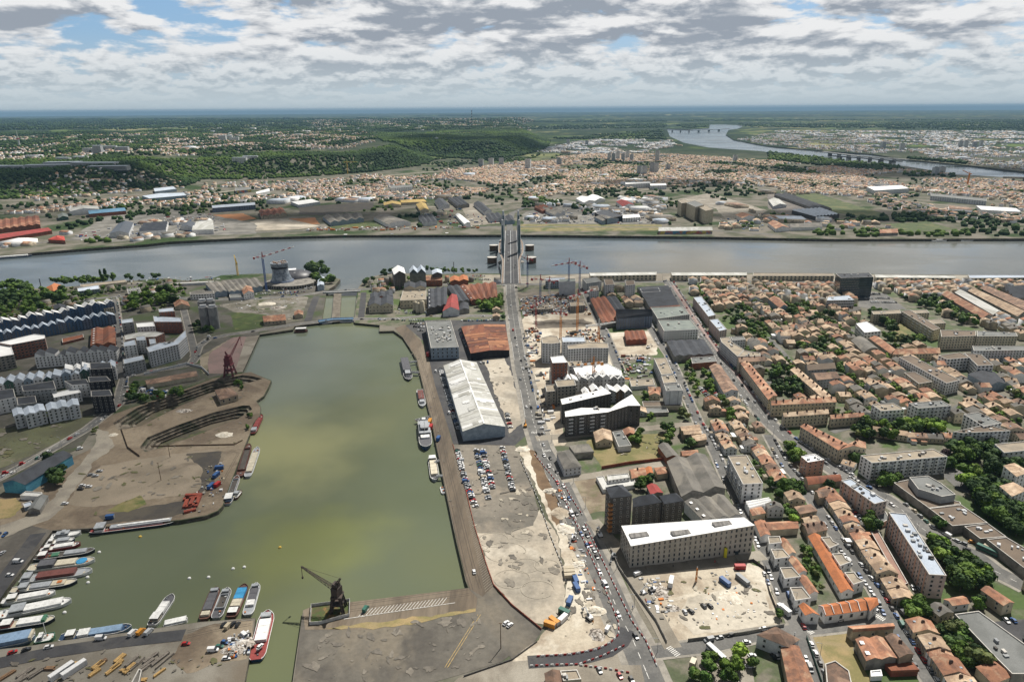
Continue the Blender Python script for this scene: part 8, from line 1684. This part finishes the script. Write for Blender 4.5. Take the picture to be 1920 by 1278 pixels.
for(px,py,c_,k_,a_,ph)in((1196,1077,'white','van',30,'parked before the school front'),(1319,1137,'black','car',110,'black, left of a pair on the cleared lot'),(1331,1137,'black','car',115,'black, right of a pair on the cleared lot'),(1284,1148,'silver','car',100,'silver, below the pair on the cleared lot'),(1295,1147,'black','car',120,'black, beside the silver car on the cleared lot'),(1258,1094,'white','lorry',70,'flatbed on the cleared lot'),(187,884,'silver','car',5,'topmost on the peninsula yard'),(171,891,'grey','car',25,'upper left on the peninsula yard'),(179,893,'silver','estate',10,'upper middle on the peninsula yard'),(155,911,'white','car',5,'middle left on the peninsula yard'),(167,913,'white','car',5,'middle right on the peninsula yard'),(151,918,'black','car',0,'lowest of the cluster on the peninsula yard'),(122,945,'white','car',5,'alone on the gravel track'),(35,1054,'white','van',0,'by the mooring road'),(19,1079,'white','car',0,'beside the mooring path'),(24,1224,'red','car',35,'on the lower mooring road'),(50,1219,'black','car',35,'on the lower mooring road'),(92,1214,'white','car',20,'on the lower mooring verge'),(190,1198,'white','van',5,'by the lone tree clump'),(250,1188,'white','van',75,'left of three above the lower quay'),(265,1186,'orange','van',75,'middle of three above the lower quay'),(280,1186,'silver','van',75,'right of three above the lower quay'),(420,1172,'black','car',75,'first behind the covered barges'),(429,1175,'beige','van',75,'second behind the covered barges'),(437,1171,'black','car',75,'third behind the covered barges'),(446,1172,'black','car',85,'fourth behind the covered barges'),(349,1208,'red','car',5,'at the corner of the timber yard'),(400,1220,'white','van',5,'beside the scrap heaps'),(422,1205,'blue','car',-15,'above the scrap heaps'),(412,1213,'green','car',0,'dark green by the scrap heaps'),(425,1235,'white','car',5,'below the scrap heaps'),(460,1194,'white','van',-40,'right of the scrap heaps'),(889,1073,'white','car',100,'on the hatched quay'),(686,1143,'green','van',75,'in the striped parking bays'),(949,1169,'white','car',50,'left of a pair at the quay corner'),(956,1173,'white','car',50,'right of a pair at the quay corner'),(488,1213,'white','car',70,'carried on the stern of the navy barge'),(1342,1228,'silver','bus',118,'coach in the lorry park'),(1400,1205,'white','car',0,'by the bottom fence'),(1410,1230,'white','car',10,'in the lorry park, upper'),(1405,1250,'white','car',0,'in the lorry park, lower'),(1450,1232,'black','car',100,'left of a pair below the hipped house'),(1456,1231,'white','car',100,'right of a pair below the hipped house'),(1469,1147,'white','lorry',115,'white lorry at the kerb of the side street'),(1823,1017,'orange','estate',-10,'orange estate in the loading yard'),(1850,1035,'green','bus',125,'green and white bus in the loading yard'),(1862,1037,'beige','bus',125,'yellow bus in the loading yard'),(842,775,'white','van',90,'near the hangar end'),(817,697,'white','van',95,'near the quay at the hangar head'),(505,547,'white','bus',8,'coach below the museum podium'),(392,632,'white','bus',15,'bus on the dock head bend'),(10,888,'red','lorry',35,'leading lorry with red cab on the west road'),(42,871,'red','lorry',35,'second lorry with red cab on the west road'),(150,842,'white','lorry',40,'white lorry beside the turquoise hangar'),(1140,1180,'white','van',60,'behind the barriers'),(952,452,'white','van',90,'on the lift bridge, far'),(953,486,'white','car',90,'on the lift bridge, middle'),(953,499,'silver','car',90,'on the lift bridge, near'),(966,510,'black','car',90,'on the lift bridge, east lane'),(945,536,'white','car',0,'on the bridgehead square'),(968,540,'black','van',0,'on the bridgehead crossing')):
 car1(px,py,c_,k_,a_,ph)
CARS.sort(key=lambda c:math.hypot(c[0],c[1]));nC=0;restC=[];seenl={}
for(x,y,a,c_,k_,ph,grp)in CARS:
 zz=.25
 if 'lift bridge' in ph:zz=11.0
 if 'navy barge' in ph:zz=.2
 if nC<298:
  nC+=1;nmk={'car':'parked_car','estate':'parked_car','van':'van','lorry':'lorry','bus':'bus'}[k_]
  kw={'estate':'estate car'}.get(k_,k_);lab=f"{c_} {kw}, {ph}"
  if lab in seenl:seenl[lab]+=1;lab=lab+f', {nth(seenl[lab])} such'
  else:seenl[lab]=1
  o=inst(nmk,get_car(c_,k_),None,(x,y,zz),a);tag(o,lab,'car' if 'car' in nmk else nmk,grp)
 else:restC.append((x,y,a,c_,zz,k_))
mb=MB();cols=list(CP)
for(x,y,a,c_,zz,k_)in restC:
 h=2.1 if k_ in('van','lorry','bus')else 1.4;mb.box((x,y,zz+.3),(4.3,1.8,.6),a,cols.index(c_));mb.box((x-.3*math.cos(a),y-.3*math.sin(a),zz+.9),(2.5,1.5,h-.9),a,len(cols)if h<2 else cols.index(c_));mb.box((x-.3*math.cos(a),y-.3*math.sin(a),zz+h),(1.9,1.4,.08),a,cols.index(c_))
tag(mb.build('distant_parked_cars',[CP[c]for c in cols]+[GLASS]),'cars lining the streets further off',kind='stuff');print('cars',nC,'rest',len(restC))
# ------------------------------------------------------------------ roadwork barriers
bb=MB();bb.prism([(-.75,-.25),(.75,-.25),(.75,.25),(-.75,.25)],0,.3,bot=True);bb.prism([(-.7,-.12),(.7,-.12),(.7,.12),(-.7,.12)],.3,.85);BRED=bb.mesh('barrier',CR['red']);BWHT=bb.mesh('barrier',CR['white']);BBLK=bb.mesh('barrier',CP['black'])
BAR=[]
def barriers(s,phrase,cols=(0,1),pitch=2.1):
 L=GP(s);k=0
 for a,b in zip(L,L[1:]):
  d=b-a;n=int(d.length/pitch);ang=math.atan2(d.y,d.x)
  for q in range(n):k+=1;p=a.lerp(b,(q+.5)/n);BAR.append((p.x,p.y,ang,cols[k%2],phrase))
barriers("1002,852 1042,902 1077,975 1110,1048 1135,1106 1160,1168 1160,1190 1145,1205 1120,1218 1072,1227 1005,1231",'in the line between avenue and sandy roadworks');barriers("1056,905 1072,935 1092,966",'in the short line by the dug lot',(0,1));barriers("1096,980 1115,1020 1150,1093 1185,1165 1210,1200 1232,1250",'in the line down the east side of the avenue');barriers("992,1249 1040,1247 1085,1246 1130,1230 1172,1210",'along the lower side of the branch road');barriers("1085,1247 1140,1254 1182,1262",'in the lowest line by the bottom road');barriers("975,860 1010,940 1032,1005 1055,1062 1062,1095",'in the black and white line beside the dust car park',(1,2),2.4)
BAR.sort(key=lambda q:math.hypot(q[0],q[1]));BN={0:'red',1:'white',2:'black'}
for k,(x,y,a,c_,ph)in enumerate(BAR[:295]):tag(inst('traffic_barrier',(BRED,BWHT,BBLK)[c_],None,(x,y,.26),a),f"{BN[c_]} plastic road barrier {ph}",'traffic barrier',f"{BN[c_]} barriers {ph}")
if len(BAR)>295:
 mb=MB()
 for(x,y,a,c_,ph)in BAR[295:]:mb.box((x,y,.26),(1.8,.4,1),a,c_)
 tag(mb.build('distant_traffic_barriers',[CR['red'],CR['white'],CP['black']]),'further roadwork barriers in a line',kind='stuff')
print('barriers',len(BAR))
# ------------------------------------------------------------------ site plant, containers, heaps, timber
def container(px,py,ang,col,label,L=6.1,h=2.6,wd=2.45,stack=0):
 p=G(px,py);r=thing('shipping_container',(p.x,p.y,.2),label,'container');mb=MB();a=R(ang);n=int(L/.5)
 mb.box((p.x,p.y,.3),(L,wd,h),a);ca,sa=math.cos(a),math.sin(a)
 for k in range(n):
  x=-L/2+(k+.5)*L/n
  for s in(-1,1):mb.box((p.x+x*ca-s*(wd/2+.03)*sa,p.y+x*sa+s*(wd/2+.03)*ca,.5),(.22,.1,h-.4),a)
 mb.build('container_shell',CP[col]if col in CP else T[col],r);mb=MB();q=(p.x+(L/2+.05)*ca,p.y+(L/2+.05)*sa,.45)
 mb.box(q,(.08,wd*.9,h*.88),a);mb.build('container_door',CP['grey'],r)
for a in((1066,1070,5,'beige','pale ribbed cabin stack at the edge of the car park, upper'),(1067,1076,5,'beige','pale ribbed cabin stack at the edge of the car park, middle'),(1068,1083,5,'beige','pale ribbed cabin stack at the edge of the car park, lower'),(1079,1090,100,'blue','blue container in the roadworks, upper'),(1081,1104,105,'blue','blue container in the roadworks, lower'),(1068,1130,70,'blue','blue compressor box near the bend'),(1058,1150,-35,'green','green skip container by the corner depot'),(1055,1163,50,'white','white container by the corner depot'),(1031,1174,-25,'orange','yellow container by the corner depot, left'),(1039,1168,-50,'orange','yellow container by the corner depot, right'),(1359,1094,118,'blue','pale blue site container on the cleared lot',7),(1392,1090,115,'grey','long grey container in the fenced corner',9),(1387,1066,0,'red','red container in the fenced corner'),(1299,1246,60,'beige','timber crate stack by the zebra crossing',4),(412,880,15,'lblue','x'),):
 if a[4]=='x':continue
 container(*a)
for a in((412,879,10,'blue','light blue container cluster at the quay yard, upper'),(406,893,80,'blue','light blue container at the quay yard, middle'),(396,914,80,'blue','bright blue container beside the rusty cabin'),(408,911,75,'red','rusty cabin in the quay yard',5),(207,972,10,'blue','blue cabin behind the tanker barge',5),(806,793,85,'orange','orange hut on the quay by the white ship',7,3),(808,803,85,'red','red hut on the quay by the white ship',6,3),(822,825,80,'blue','blue cabin on the quay by the white ship',5,3),(803,667,85,'red','red kiosk beside the cluttered flat-roofed warehouse',6,4)):container(*a)
def excavator(px,py,ang,col,label):
 p=G(px,py);r=thing('excavator',(p.x,p.y,.2),label,'excavator');a=R(ang);ca,sa=math.cos(a),math.sin(a);W2=lambda x,y,z:(p.x+x*ca-y*sa,p.y+x*sa+y*ca,z)
 for s in(-1,1):mb=MB();mb.box(W2(0,s*1.1,.2),(3.6,.6,.9),a);mb.build('track',TYRE,r)
 mb=MB();mb.box(W2(-.4,0,1.1),(3.2,2.3,1.2),a);mb.build('engine_body',CP[col],r);mb=MB();mb.box(W2(.5,.6,2.3),(1.4,1.1,1.0),a);mb.build('cab',GLASS,r)
 mb=MB();mb.beam(W2(1.2,-.3,1.8),W2(4.2,-.3,4.6),.5);mb.beam(W2(4.2,-.3,4.6),W2(6.2,-.3,2.2),.4);mb.build('boom',CP[col],r);mb=MB();mb.box(W2(6.3,-.3,1.0),(1.1,1.1,1.2),a);mb.build('bucket',CP['grey'],r)
for a in((1075,1012,250,'white','white excavator at the head of the pipe trench'),(1105,1160,120,'white','white excavator on the wide sandy junction'),(1222,1108,200,'white','excavator among the debris on the cleared lot'),(1150,1045,250,'grey','grey machine on the access road below the housing tower'),(1125,1005,100,'white','white machine at the foot of the black tower'),(1010,640,20,'orange','orange excavator beside the chequered block'),(1030,755,60,'red','red telehandler west of the dark brick blocks'),(1018,745,20,'black','dark machine west of the dark brick blocks'),(1105,590,200,'orange','orange excavator on the pit rim'),(1215,653,40,'white','white machine in the sandy court'),(985,800,90,'orange','yellow machine by the avenue crossing'),(647,433,30,'orange','orange loader on the far quay, western'),(725,431,30,'orange','orange loader on the far quay, eastern'),(582,433,0,'orange','orange loader on the far quay by the orange field')):excavator(*a)
def heap(px,py,rx,ry,h,mat,label,name='rubble_heap',seed=0):
 p=G(px,py);rr=random.Random(seed+int(px));mb=MB();n=16;V=[]
 for(k,z)in((1,0.1),(.8,.3),(.55,.7),(.25,.95)):
  for q in range(n):a=2*math.pi*q/n;j=rr.uniform(.82,1.15);V.append((p.x+rx*k*j*math.cos(a),p.y+ry*k*j*math.sin(a),.2+h*z*rr.uniform(.85,1.1)-.15))
 V.append((p.x,p.y,.2+h));mb.faces(V,[(j*n+q,j*n+(q+1)%n,(j+1)*n+(q+1)%n,(j+1)*n+q)for j in range(3)for q in range(n)]+[(3*n+q,3*n+(q+1)%n,4*n)for q in range(n)]);tag(mb.build(name,mat),label,'heap','heaps')
CHALK=M('white_chalk',(0.60,0.56,0.48),(0.46,0.41,0.33),.5,fine=1.5);DEB=M('mixed_debris',(0.35,0.31,0.27),(0.10,0.085,0.07),.7,c3=(0.5,0.47,0.43),fine=3,lo=.47,hi=.53)
for a in((1031,921,4.5,3.5,2.2,CHALK,'round white gravel heap beside the brown trench soil'),(1051,962,6,7,1.6,SAND,'pale sand heap further down the trench'),(1061,993,5.5,6,2,CHALK,'white chalk heap west of the school corner'),(1116,1145,5.5,4,2,CHALK,'white chalk heap behind the barrier bend'),(1085,1058,4,3.5,1.4,CHALK,'low chalk heap by the pale cabins'),(980,842,6,5,1.5,CHALK,'grey stone heap at the avenue crossing'),(1120,1190,4,5,1.3,DEB,'pipe and debris heap inside the bend'),(1370,1120,7,6,1,CHALK,'low white rubble patch on the cleared lot, eastern'),(1240,1110,5,6,1.2,DEB,'mixed debris heap at the west side of the cleared lot'),(1262,1140,4,3,.9,DEB,'small debris heap near the access road'),(440,1218,7,4,1.6,DEB,'scrap heap of mixed junk above the passage quay, left'),(455,1207,6,4.5,1.7,DEB,'scrap heap of mixed junk above the passage quay, right'),(1040,606,26,8,4,M('site_pit_soil',(0.09,0.075,0.06)),'long dark soil mound across the building site'),(1090,606,14,7,3.4,M('site_pit_soil',(0.09,0.075,0.06)),'dark soil mound at the right of the building site'),(500,570,12,9,2,CHALK,'pale rubble heap in the lockside field'),(520,577,10,8,1.6,DEB,'grey rubble heap in the lockside field'),(1190,672,10,5,1.5,DEB,'debris heap below the rusty striped shed'),(345,770,7,4,1.2,DEB,'stone heap on the peninsula strip between the docks'),(420,815,8,5,1.5,CHALK,'pale rubble on the peninsula near the open barges'),(212,815,4,3,1,CHALK,'small pale rubble by the dock entrance')):heap(*a)
# the building pit: rows of small formwork and cabins, counted one by one where they read as things
rr=random.Random(77)
MIX=[CP['white'],W['conc'],W['lgrey'],W['conc'],CP['silver'],CP['grey'],W['dark'],CP['beige'],W['lgrey'],CP['black'],W['conc'],CP['white'],CP['blue'],W['rustm'],M('orange_mesh',(.6,.2,.05),(.5,.18,.05),1)]
def clutter(s,n,label,name='site_materials',size=(1,6),hh=(.4,2.4),mats=MIX,seed=1):
 P=[(p.x,p.y)for p in GP(s)];rr=random.Random(seed);mb=MB();xs=[p[0]for p in P];ys=[p[1]for p in P];k=0
 while k<n:
  x,y=rr.uniform(min(xs),max(xs)),rr.uniform(min(ys),max(ys))
  if not inpoly(P,x,y):n-=.25;continue
  k+=1;l=rr.uniform(*size);mb.box((x,y,.15),(l,rr.uniform(.4,1+l*.35),rr.uniform(*hh)),rr.choice((.1,1.67))+rr.uniform(-.15,.15),rr.randrange(len(mats)))
 tag(mb.build(name,mats),label,kind='stuff')
clutter("975,560 1060,550 1095,572 1105,582 985,594 975,590",520,'formwork, steel and cabins strewn over the building pit',seed=1,size=(.8,4.5));clutter("980,612 1015,620 1015,640 1000,700 990,700",90,'materials beside the chequered blocks',seed=2);clutter("1060,622 1120,618 1140,640 1065,642",90,'materials behind the long chequered block',seed=3);clutter("1005,700 1035,690 1045,770 1025,830 1008,800",70,'materials west of the dark brick blocks',seed=4);clutter("1160,668 1215,665 1225,700 1175,720",110,'debris and materials right of the curved roof',seed=5)
clutter("1195,1085 1240,1080 1260,1130 1245,1165 1215,1140",60,'rubble and planks at the west side of the cleared lot','lot_rubble',(.5,3),(.2,.8),seed=6);clutter("1290,1080 1400,1065 1440,1160 1300,1180",60,'scattered stones and planks over the cleared lot','lot_rubble',(.3,1.6),(.1,.5),seed=7);clutter("1028,900 1045,900 1085,990 1110,1060 1130,1120 1105,1130 1060,1010",120,'pipes, planks and stones along the trench','trench_rubble',(.4,3.4),(.2,.9),seed=8);clutter("430,1195 470,1185 468,1225 430,1235",130,'junk heaped above the passage quay','scrap_rubble',(.4,2),(.3,1.6),seed=9);clutter("385,870 425,862 425,930 380,965 350,965 380,900",60,'odd gear on the overgrown quay yard','yard_rubble',(.4,2.4),(.3,1.2),seed=10)
clutter("140,440 330,405 400,400 430,432 330,440 150,455",260,'boats, cars and crates in the far shipyards','shipyard_rubble',(3,9),(1,2.6),[CP['white'],CP['white'],CP['silver'],CP['blue'],W['lgrey'],CP['red'],CP['black']],seed=11);clutter("980,400 1200,385 1230,420 1000,420",260,'vehicles and crates in the far yards','far_yard_rubble',(3,10),(1,3),[CP['white'],CP['white'],CP['silver'],CP['blue'],W['lgrey'],CP['red'],CP['black']],seed=12);clutter("570,428 900,424 900,430 570,434",90,'orange machinery and gravel on the far quay','far_quay_rubble',(3,12),(1,4),[MIX[-1],CP['beige'],W['rustm'],CP['white']],seed=13);clutter("1350,412 1440,405 1440,432 1360,430",90,'trucks and crates right of the silo','far_yard_rubble',(3,10),(1,3),[CP['white'],CP['white'],CP['silver'],CP['blue'],CP['black']],seed=14);clutter("780,398 860,392 940,420 790,424",90,'trucks in the far depot yards','far_yard_rubble',(3,10),(1,3),[CP['white'],CP['silver'],CP['blue'],CP['black'],CP['red']],seed=15)
clutter("500,555 560,520 600,530 560,556",70,'site materials round the museum podium',seed=16,size=(1,4));clutter("760,556 800,556 805,590 740,590",60,'pipes and tanks behind the cream factory',seed=17,size=(1,4),mats=[W['lgrey'],W['conc'],W['dark'],CP['white'],CP['silver']]);clutter("410,572 480,560 560,560 560,590 500,588",60,'stones on the lockside field','field_rubble',(1,4),(.2,.8),[W['conc'],W['lgrey'],W['stone']],seed=18)
clutter('235,522 330,520 420,520 405,530 330,534 240,534',70,'boatyard gear on the west riverbank','boatyard_rubble',(1,6),(.4,2),seed=19);clutter('0,582 130,566 150,572 30,596 0,598',60,'railway sleepers and scrap by the sidings','siding_rubble',(1,6),(.3,1.2),[W['conc'],W['wood'],W['rustm'],W['lgrey']],seed=20);clutter('235,722 270,726 340,735 300,748 240,740',50,'market vans and stalls under the trees','market_rubble',(1.5,5),(1,2),[CP['white'],CP['white'],CP['blue'],CP['silver'],CP['red']],seed=21);clutter('95,672 165,662 165,672 100,684',60,'materials on the plot between the white rows','plot_rubble',(1,5),(.4,2),seed=22)
# timber stacks on the lower left quay
TIM=[M('yellow_timber',(.46,.30,.12),(.36,.23,.09),.8),M('grey_timber',(.22,.195,.165),(.15,.13,.11),.8),M('brown_timber',(.25,.15,.08),(.17,.11,.07),.8)]
def timber(px,py,L,ang,n,mi,label):
 p=G(px,py);a=R(ang);ca,sa=math.cos(a),math.sin(a);r=thing('timber_stack',(p.x,p.y,.2),label,'timber stack','timber stacks in the lower left yard')
 for j in range(2):
  for k in range(n):mb=MB();o=(k-(n-1)/2)*.62;mb.box((p.x-o*sa+rnd.uniform(-.4,.4)*ca,p.y+o*ca,.2+.52*j),(L*rnd.uniform(.85,1),.5,.5),a+rnd.uniform(-.03,.03));mb.build('beam',TIM[mi],r)
 mb=MB();
 for t in(-.35,.35):mb.box((p.x+t*L*ca,p.y+t*L*sa,.1),(.3,n*.65,.14),a)
 mb.build('bearer',TIM[1],r)
for k,(px,py,L,ang,n,mi,w_)in enumerate(((225,1235,6,70,4,0,'yellow'),(220,1247,7,68,3,0,'yellow'),(213,1255,8,66,3,0,'yellow'),(185,1248,6,65,5,0,'yellow'),(178,1262,6,62,3,0,'yellow'),(192,1243,5,65,3,2,'brown'),(248,1240,8,68,3,1,'grey'),(244,1254,7,66,4,0,'yellow'),(258,1246,9,70,2,1,'grey'),(283,1234,8,60,3,1,'grey'),(276,1246,8,62,3,1,'grey'),(270,1256,7,62,2,1,'grey'),(300,1236,10,62,3,1,'grey'),(310,1240,12,66,1,1,'grey'),(299,1262,6,60,2,0,'yellow'),(94,1254,5,0,3,2,'brown'),(143,1244,5,10,2,0,'yellow'),(70,1262,8,60,3,1,'grey'),(48,1262,8,62,4,1,'grey'),(40,1275,7,62,4,1,'grey'),(12,1268,8,60,3,2,'brown'),(266,1276,5,0,3,0,'yellow'),(234,1258,4,-5,2,0,'yellow'))):
 timber(px,py,L,ang,n,mi,f"{w_} timber stack, {nth(k + 1)} in the yard counting from the yellow pile")
for(px,py,ang,lab)in((117,1262,62,'white truck trailer in the timber yard, left'),(140,1258,60,'white truck trailer with dark cab in the timber yard, right')):container(px,py,ang,'white',lab,11,2.8,2.5)
# rusty pontoon frames on the quay
r=thing('steel_pontoon',tuple(G(358,948)),'stack of rust-red steel pontoon sections on the quay corner','pontoon sections')
for(x0,y0,x1,y1)in((345,962,368,956),(348,952,371,946),(344,938,377,932),(348,930,379,929),(346,953,353,935),(356,952,364,933),(367,951,375,932)):mb=MB();a,b=G(x0,y0),G(x1,y1);mb.beam(a+Vector((0,0,.9)),b+Vector((0,0,.9)),2.3,0,1.5);mb.build('pontoon_section',CR['red']if 0 else M('rust_red_paint',(.26,.055,.03),(.19,.045,.03),.4),r)
# ------------------------------------------------------------------ masts, lamps, water tower
def mast(px,py,h,w,label,cols=('white',),name='radio_mast',n=12):
 p=GH(px,py);r=thing(name,p,label,'mast');mb=MB();lattice(mb,p-Vector((0,0,3)),p+Vector((0,0,h)),w,n,w*.22,lambda k:k%len(cols),w*.5);mb.build('mast_lattice',[CR[c]for c in cols],r);mb=MB();mb.beam(p+Vector((0,0,h)),p+Vector((0,0,h*1.12)),w*.25);mb.build('antenna',CR['white'],r)
mast(885,238,175,9,'very tall thin television mast on the far plateau',('white','rust'))
p=GH(37,275);r=thing('radio_tower',p,'red and white concrete radio tower on the western plateau','radio tower');mb=MB();mb.lathe(p,[(7,0),(4.5,20),(3.6,60)],14);mb.build('shaft',CR['white'],r);mb=MB();mb.lathe(p+Vector((0,0,42)),[(8,0),(9,2),(8,5)],14);mb.build('gallery',CR['red'],r);mb=MB();mb.lathe(p+Vector((0,0,60)),[(1.6,0),(1,30)],8);mb.build('antenna',CR['white'],r)
p=GH(819,272);r=thing('water_tower',p,'pale mushroom-shaped water tower above the dark wooded hill','water tower');mb=MB();mb.lathe(p,[(5,0),(4,14),(11,26),(11.5,30),(3,32)],16);mb.build('tower_bowl',W['lgrey'],r,True);mb=MB();mb.cyl(p+Vector((0,0,32)),1,.6,3);mb.build('roof_hatch',W['grey'],r)
for(px,py,h,w,lab)in((851,509,16,1.2,'thin dark mast on the riverbank behind the brick halls'),(78,542,16,1,'slim lighting mast in the west riverside park')):mast(px,py,h,w,lab,('rust',),n=6)
mast(1305,1090,9,.9,'small orange drilling rig on the cleared lot',('orange',),'drilling_rig',4)
lm=MB();lm.cyl((0,0,0),.14,.09,8.5,6);lm.beam((0,0,8.4),(1.8,0,8.8),.12);lm.box((2.1,0,8.7),(.9,.3,.16));LAMP=lm.mesh('street_lamp',W['grey'])
def lamps(key,off,pitch,phrase,t0=0,t1=1):
 L=ROADS[key];tot=sum((b-a).length for a,b in zip(L,L[1:]));s=0;nxt=t0*tot;k=0
 for a,b in zip(L,L[1:]):
  d=b-a;ln=d.length;d.normalize();nn=Vector((-d.y,d.x,0))
  while nxt<s+ln and nxt<t1*tot:k+=1;p=a+d*(nxt-s)+nn*off;tag(inst('street_lamp',LAMP,None,(p.x,p.y,.1),math.atan2(-nn.y*off,-nn.x*off)),f"slim street lamp, {nth(k)} from the north along {phrase}",'street lamp','street lamps along '+phrase);nxt+=pitch
  s+=ln
lamps('av',9.2,32,'the east side of the avenue');lamps('R4',-8.2,30,'the west side of the main street');lamps('R7',4.2,34,'the fork street');lamps('R6',4.2,36,'the side street');lamps('R12b',5,40,'the west road bend')
for(px,py,h,lab)in((302,900,14,'tall wooden pole standing alone in the peninsula yard'),(319,857,11,'shorter pole at the upper edge of the peninsula yard'),(939,1215,15,'tall lamp pole beside the striped quay corner'),(248,800,9,'lamp pole at the head of the dry dock')):
 p=G(px,py);mb=MB();mb.cyl((p.x,p.y,0),.25,.16,h,7);mb.box((p.x,p.y,h),(1.6,.3,.25));tag(mb.build('utility_pole',W['wood']),lab,'pole')
 # people on the cleared lot and pavements, a few pixels tall
def person(px,py,col,label,ang=0):
 p=G(px,py);mb=MB();z=.25
 mb.lathe((p.x-.11,p.y,z),[(.09,0),(.1,.45),(.13,.85)],7);mb.lathe((p.x+.11,p.y,z),[(.09,0),(.1,.45),(.13,.85)],7);mb.lathe((p.x,p.y,z+.8),[(.19,0),(.17,.2),(.22,.5),(.2,.62),(.07,.68),(.065,.74),(.1,.8),(.11,.9),(.06,1.0)],9)
 for s in(-1,1):mb.beam((p.x+s*.24,p.y,z+1.4),(p.x+s*.3,p.y-.05,z+.85),.09)
 tag(mb.build('person',col),label,'person')
for(px,py,c_,lab)in((1186,1140,CP['blue'],'person in blue walking along the east barriers'),(1262,1063,CP['black'],'person in dark clothes on the school forecourt'),(1340,1055,CP['red'],'person in red before the yellow school entrance'),(1112,1168,CR['orange'],'worker in orange beside the white excavator'),(1078,1030,CR['yellow'],'worker in yellow at the pipe trench'),(1490,1190,CP['white'],'person in white crossing at the hipped house')):person(px,py,c_,lab)
# ------------------------------------------------------------------ cumulus drifting above and behind the camera: the shade on the land below is theirs
def cloud_mat(K):
 m=bpy.data.materials.new('cloud_vapour');m.use_nodes=True;t=m.node_tree;t.nodes.clear();o=t.nodes.new('ShaderNodeOutputMaterial');mx=t.nodes.new('ShaderNodeMixShader');tr=t.nodes.new('ShaderNodeBsdfTransparent');df=t.nodes.new('ShaderNodeBsdfDiffuse');df.inputs[0].default_value=(.85,.86,.88,1)
 tc=t.nodes.new('ShaderNodeTexCoord');lw=t.nodes.new('ShaderNodeVectorMath');lw.operation='MULTIPLY';lw.inputs[1].default_value=(1,1,0)
 sub=t.nodes.new('ShaderNodeVectorMath');sub.operation='SUBTRACT';sub.inputs[1].default_value=(.5,.5,0);t.links.new(tc.outputs['Generated'],sub.inputs[0]);t.links.new(sub.outputs[0],lw.inputs[0]);ln=t.nodes.new('ShaderNodeVectorMath');ln.operation='LENGTH';t.links.new(lw.outputs[0],ln.inputs[0])
 f=mth(t,'ADD',smooth(t,ln.outputs['Value'],.22,.5,1,0),mth(t,'MULTIPLY',mth(t,'SUBTRACT',noise(t,tc.outputs['Generated'],5,5,.6),.5),.9));f=mth(t,'MULTIPLY',smooth(t,f,.2,.85),K);t.links.new(f,mx.inputs[0]);t.links.new(tr.outputs[0],mx.inputs[1]);t.links.new(df.outputs[0],mx.inputs[2]);t.links.new(mx.outputs[0],o.inputs[0]);return m
CLM=cloud_mat(.2);CLD=cloud_mat(.5)
def cloud(px,py,rx,ry,label,alt=1300.0,mt=None):
 p=G(px,py);k=alt/math.tan(SUN_EL);c=Vector((p.x+math.sin(SUN_AZ)*k,p.y+math.cos(SUN_AZ)*k,alt));V=IV2*(1+np.random.RandomState(int(px+9999)).uniform(-.07,.07,(len(IV2),1)))*np.array([rx,ry,min(rx,ry)*.22]);V[:,2]=np.where(V[:,2]<0,V[:,2]*.3,V[:,2])
 me=np_mesh('cumulus_cloud',V+np.array(c)[None],IF2,mt or CLM);me.polygons.foreach_set('use_smooth',[True]*len(me.polygons));o=bpy.data.objects.new('cumulus_cloud',me);COL.objects.link(o);tag(o,label,'cloud','clouds overhead');
for a in CLOUDS if 'CLOUDS' in globals()else((190,860,330,420,'wide cumulus shading the west quarter and mooring row'),(120,640,480,300,'cumulus shading the navy housing rows'),(560,395,560,240,'long cumulus shading the far bank fields'),(40,400,420,260,'cumulus shading the western far bank'),(1100,560,210,130,'small cumulus shading the building pit'),(1130,392,330,120,'cumulus shading the black factory')):cloud(*a)
for a in((900,280,900,620,'broad cumulus shading the dark wooded hill'),(120,352,620,260,'broad cumulus shading the western wooded slope'),(640,408,420,130,'cumulus shading the far quay'),(1240,345,420,160,'cumulus shading part of the far town'),(1560,405,420,150,'cumulus shading the plane tree avenue'),(1700,320,900,420,'cumulus shading the upstream town')):cloud(*a,1300.0,CLD)
# ------------------------------------------------------------------ air
def build_haze():
 mb=MB();P=[(-48000,-600),(48000,-600),(48000,48000),(-48000,48000)];mb.prism(P,-13.0,300.0,bot=True)
 m=bpy.data.materials.new('haze_air');m.use_nodes=True;t=m.node_tree;t.nodes.clear()
 o=t.nodes.new('ShaderNodeOutputMaterial');v=t.nodes.new('ShaderNodeVolumePrincipled');v.inputs['Color'].default_value=(0.25,0.43,0.62,1)
 v.inputs['Density'].default_value=HAZE;v.inputs['Anisotropy'].default_value=0.0
 t.links.new(v.outputs[0],o.inputs['Volume']);tag(mb.build('haze',m),kind='stuff',label='thin blue summer air fading the far country')
HAZE=3.0e-5
build_haze()
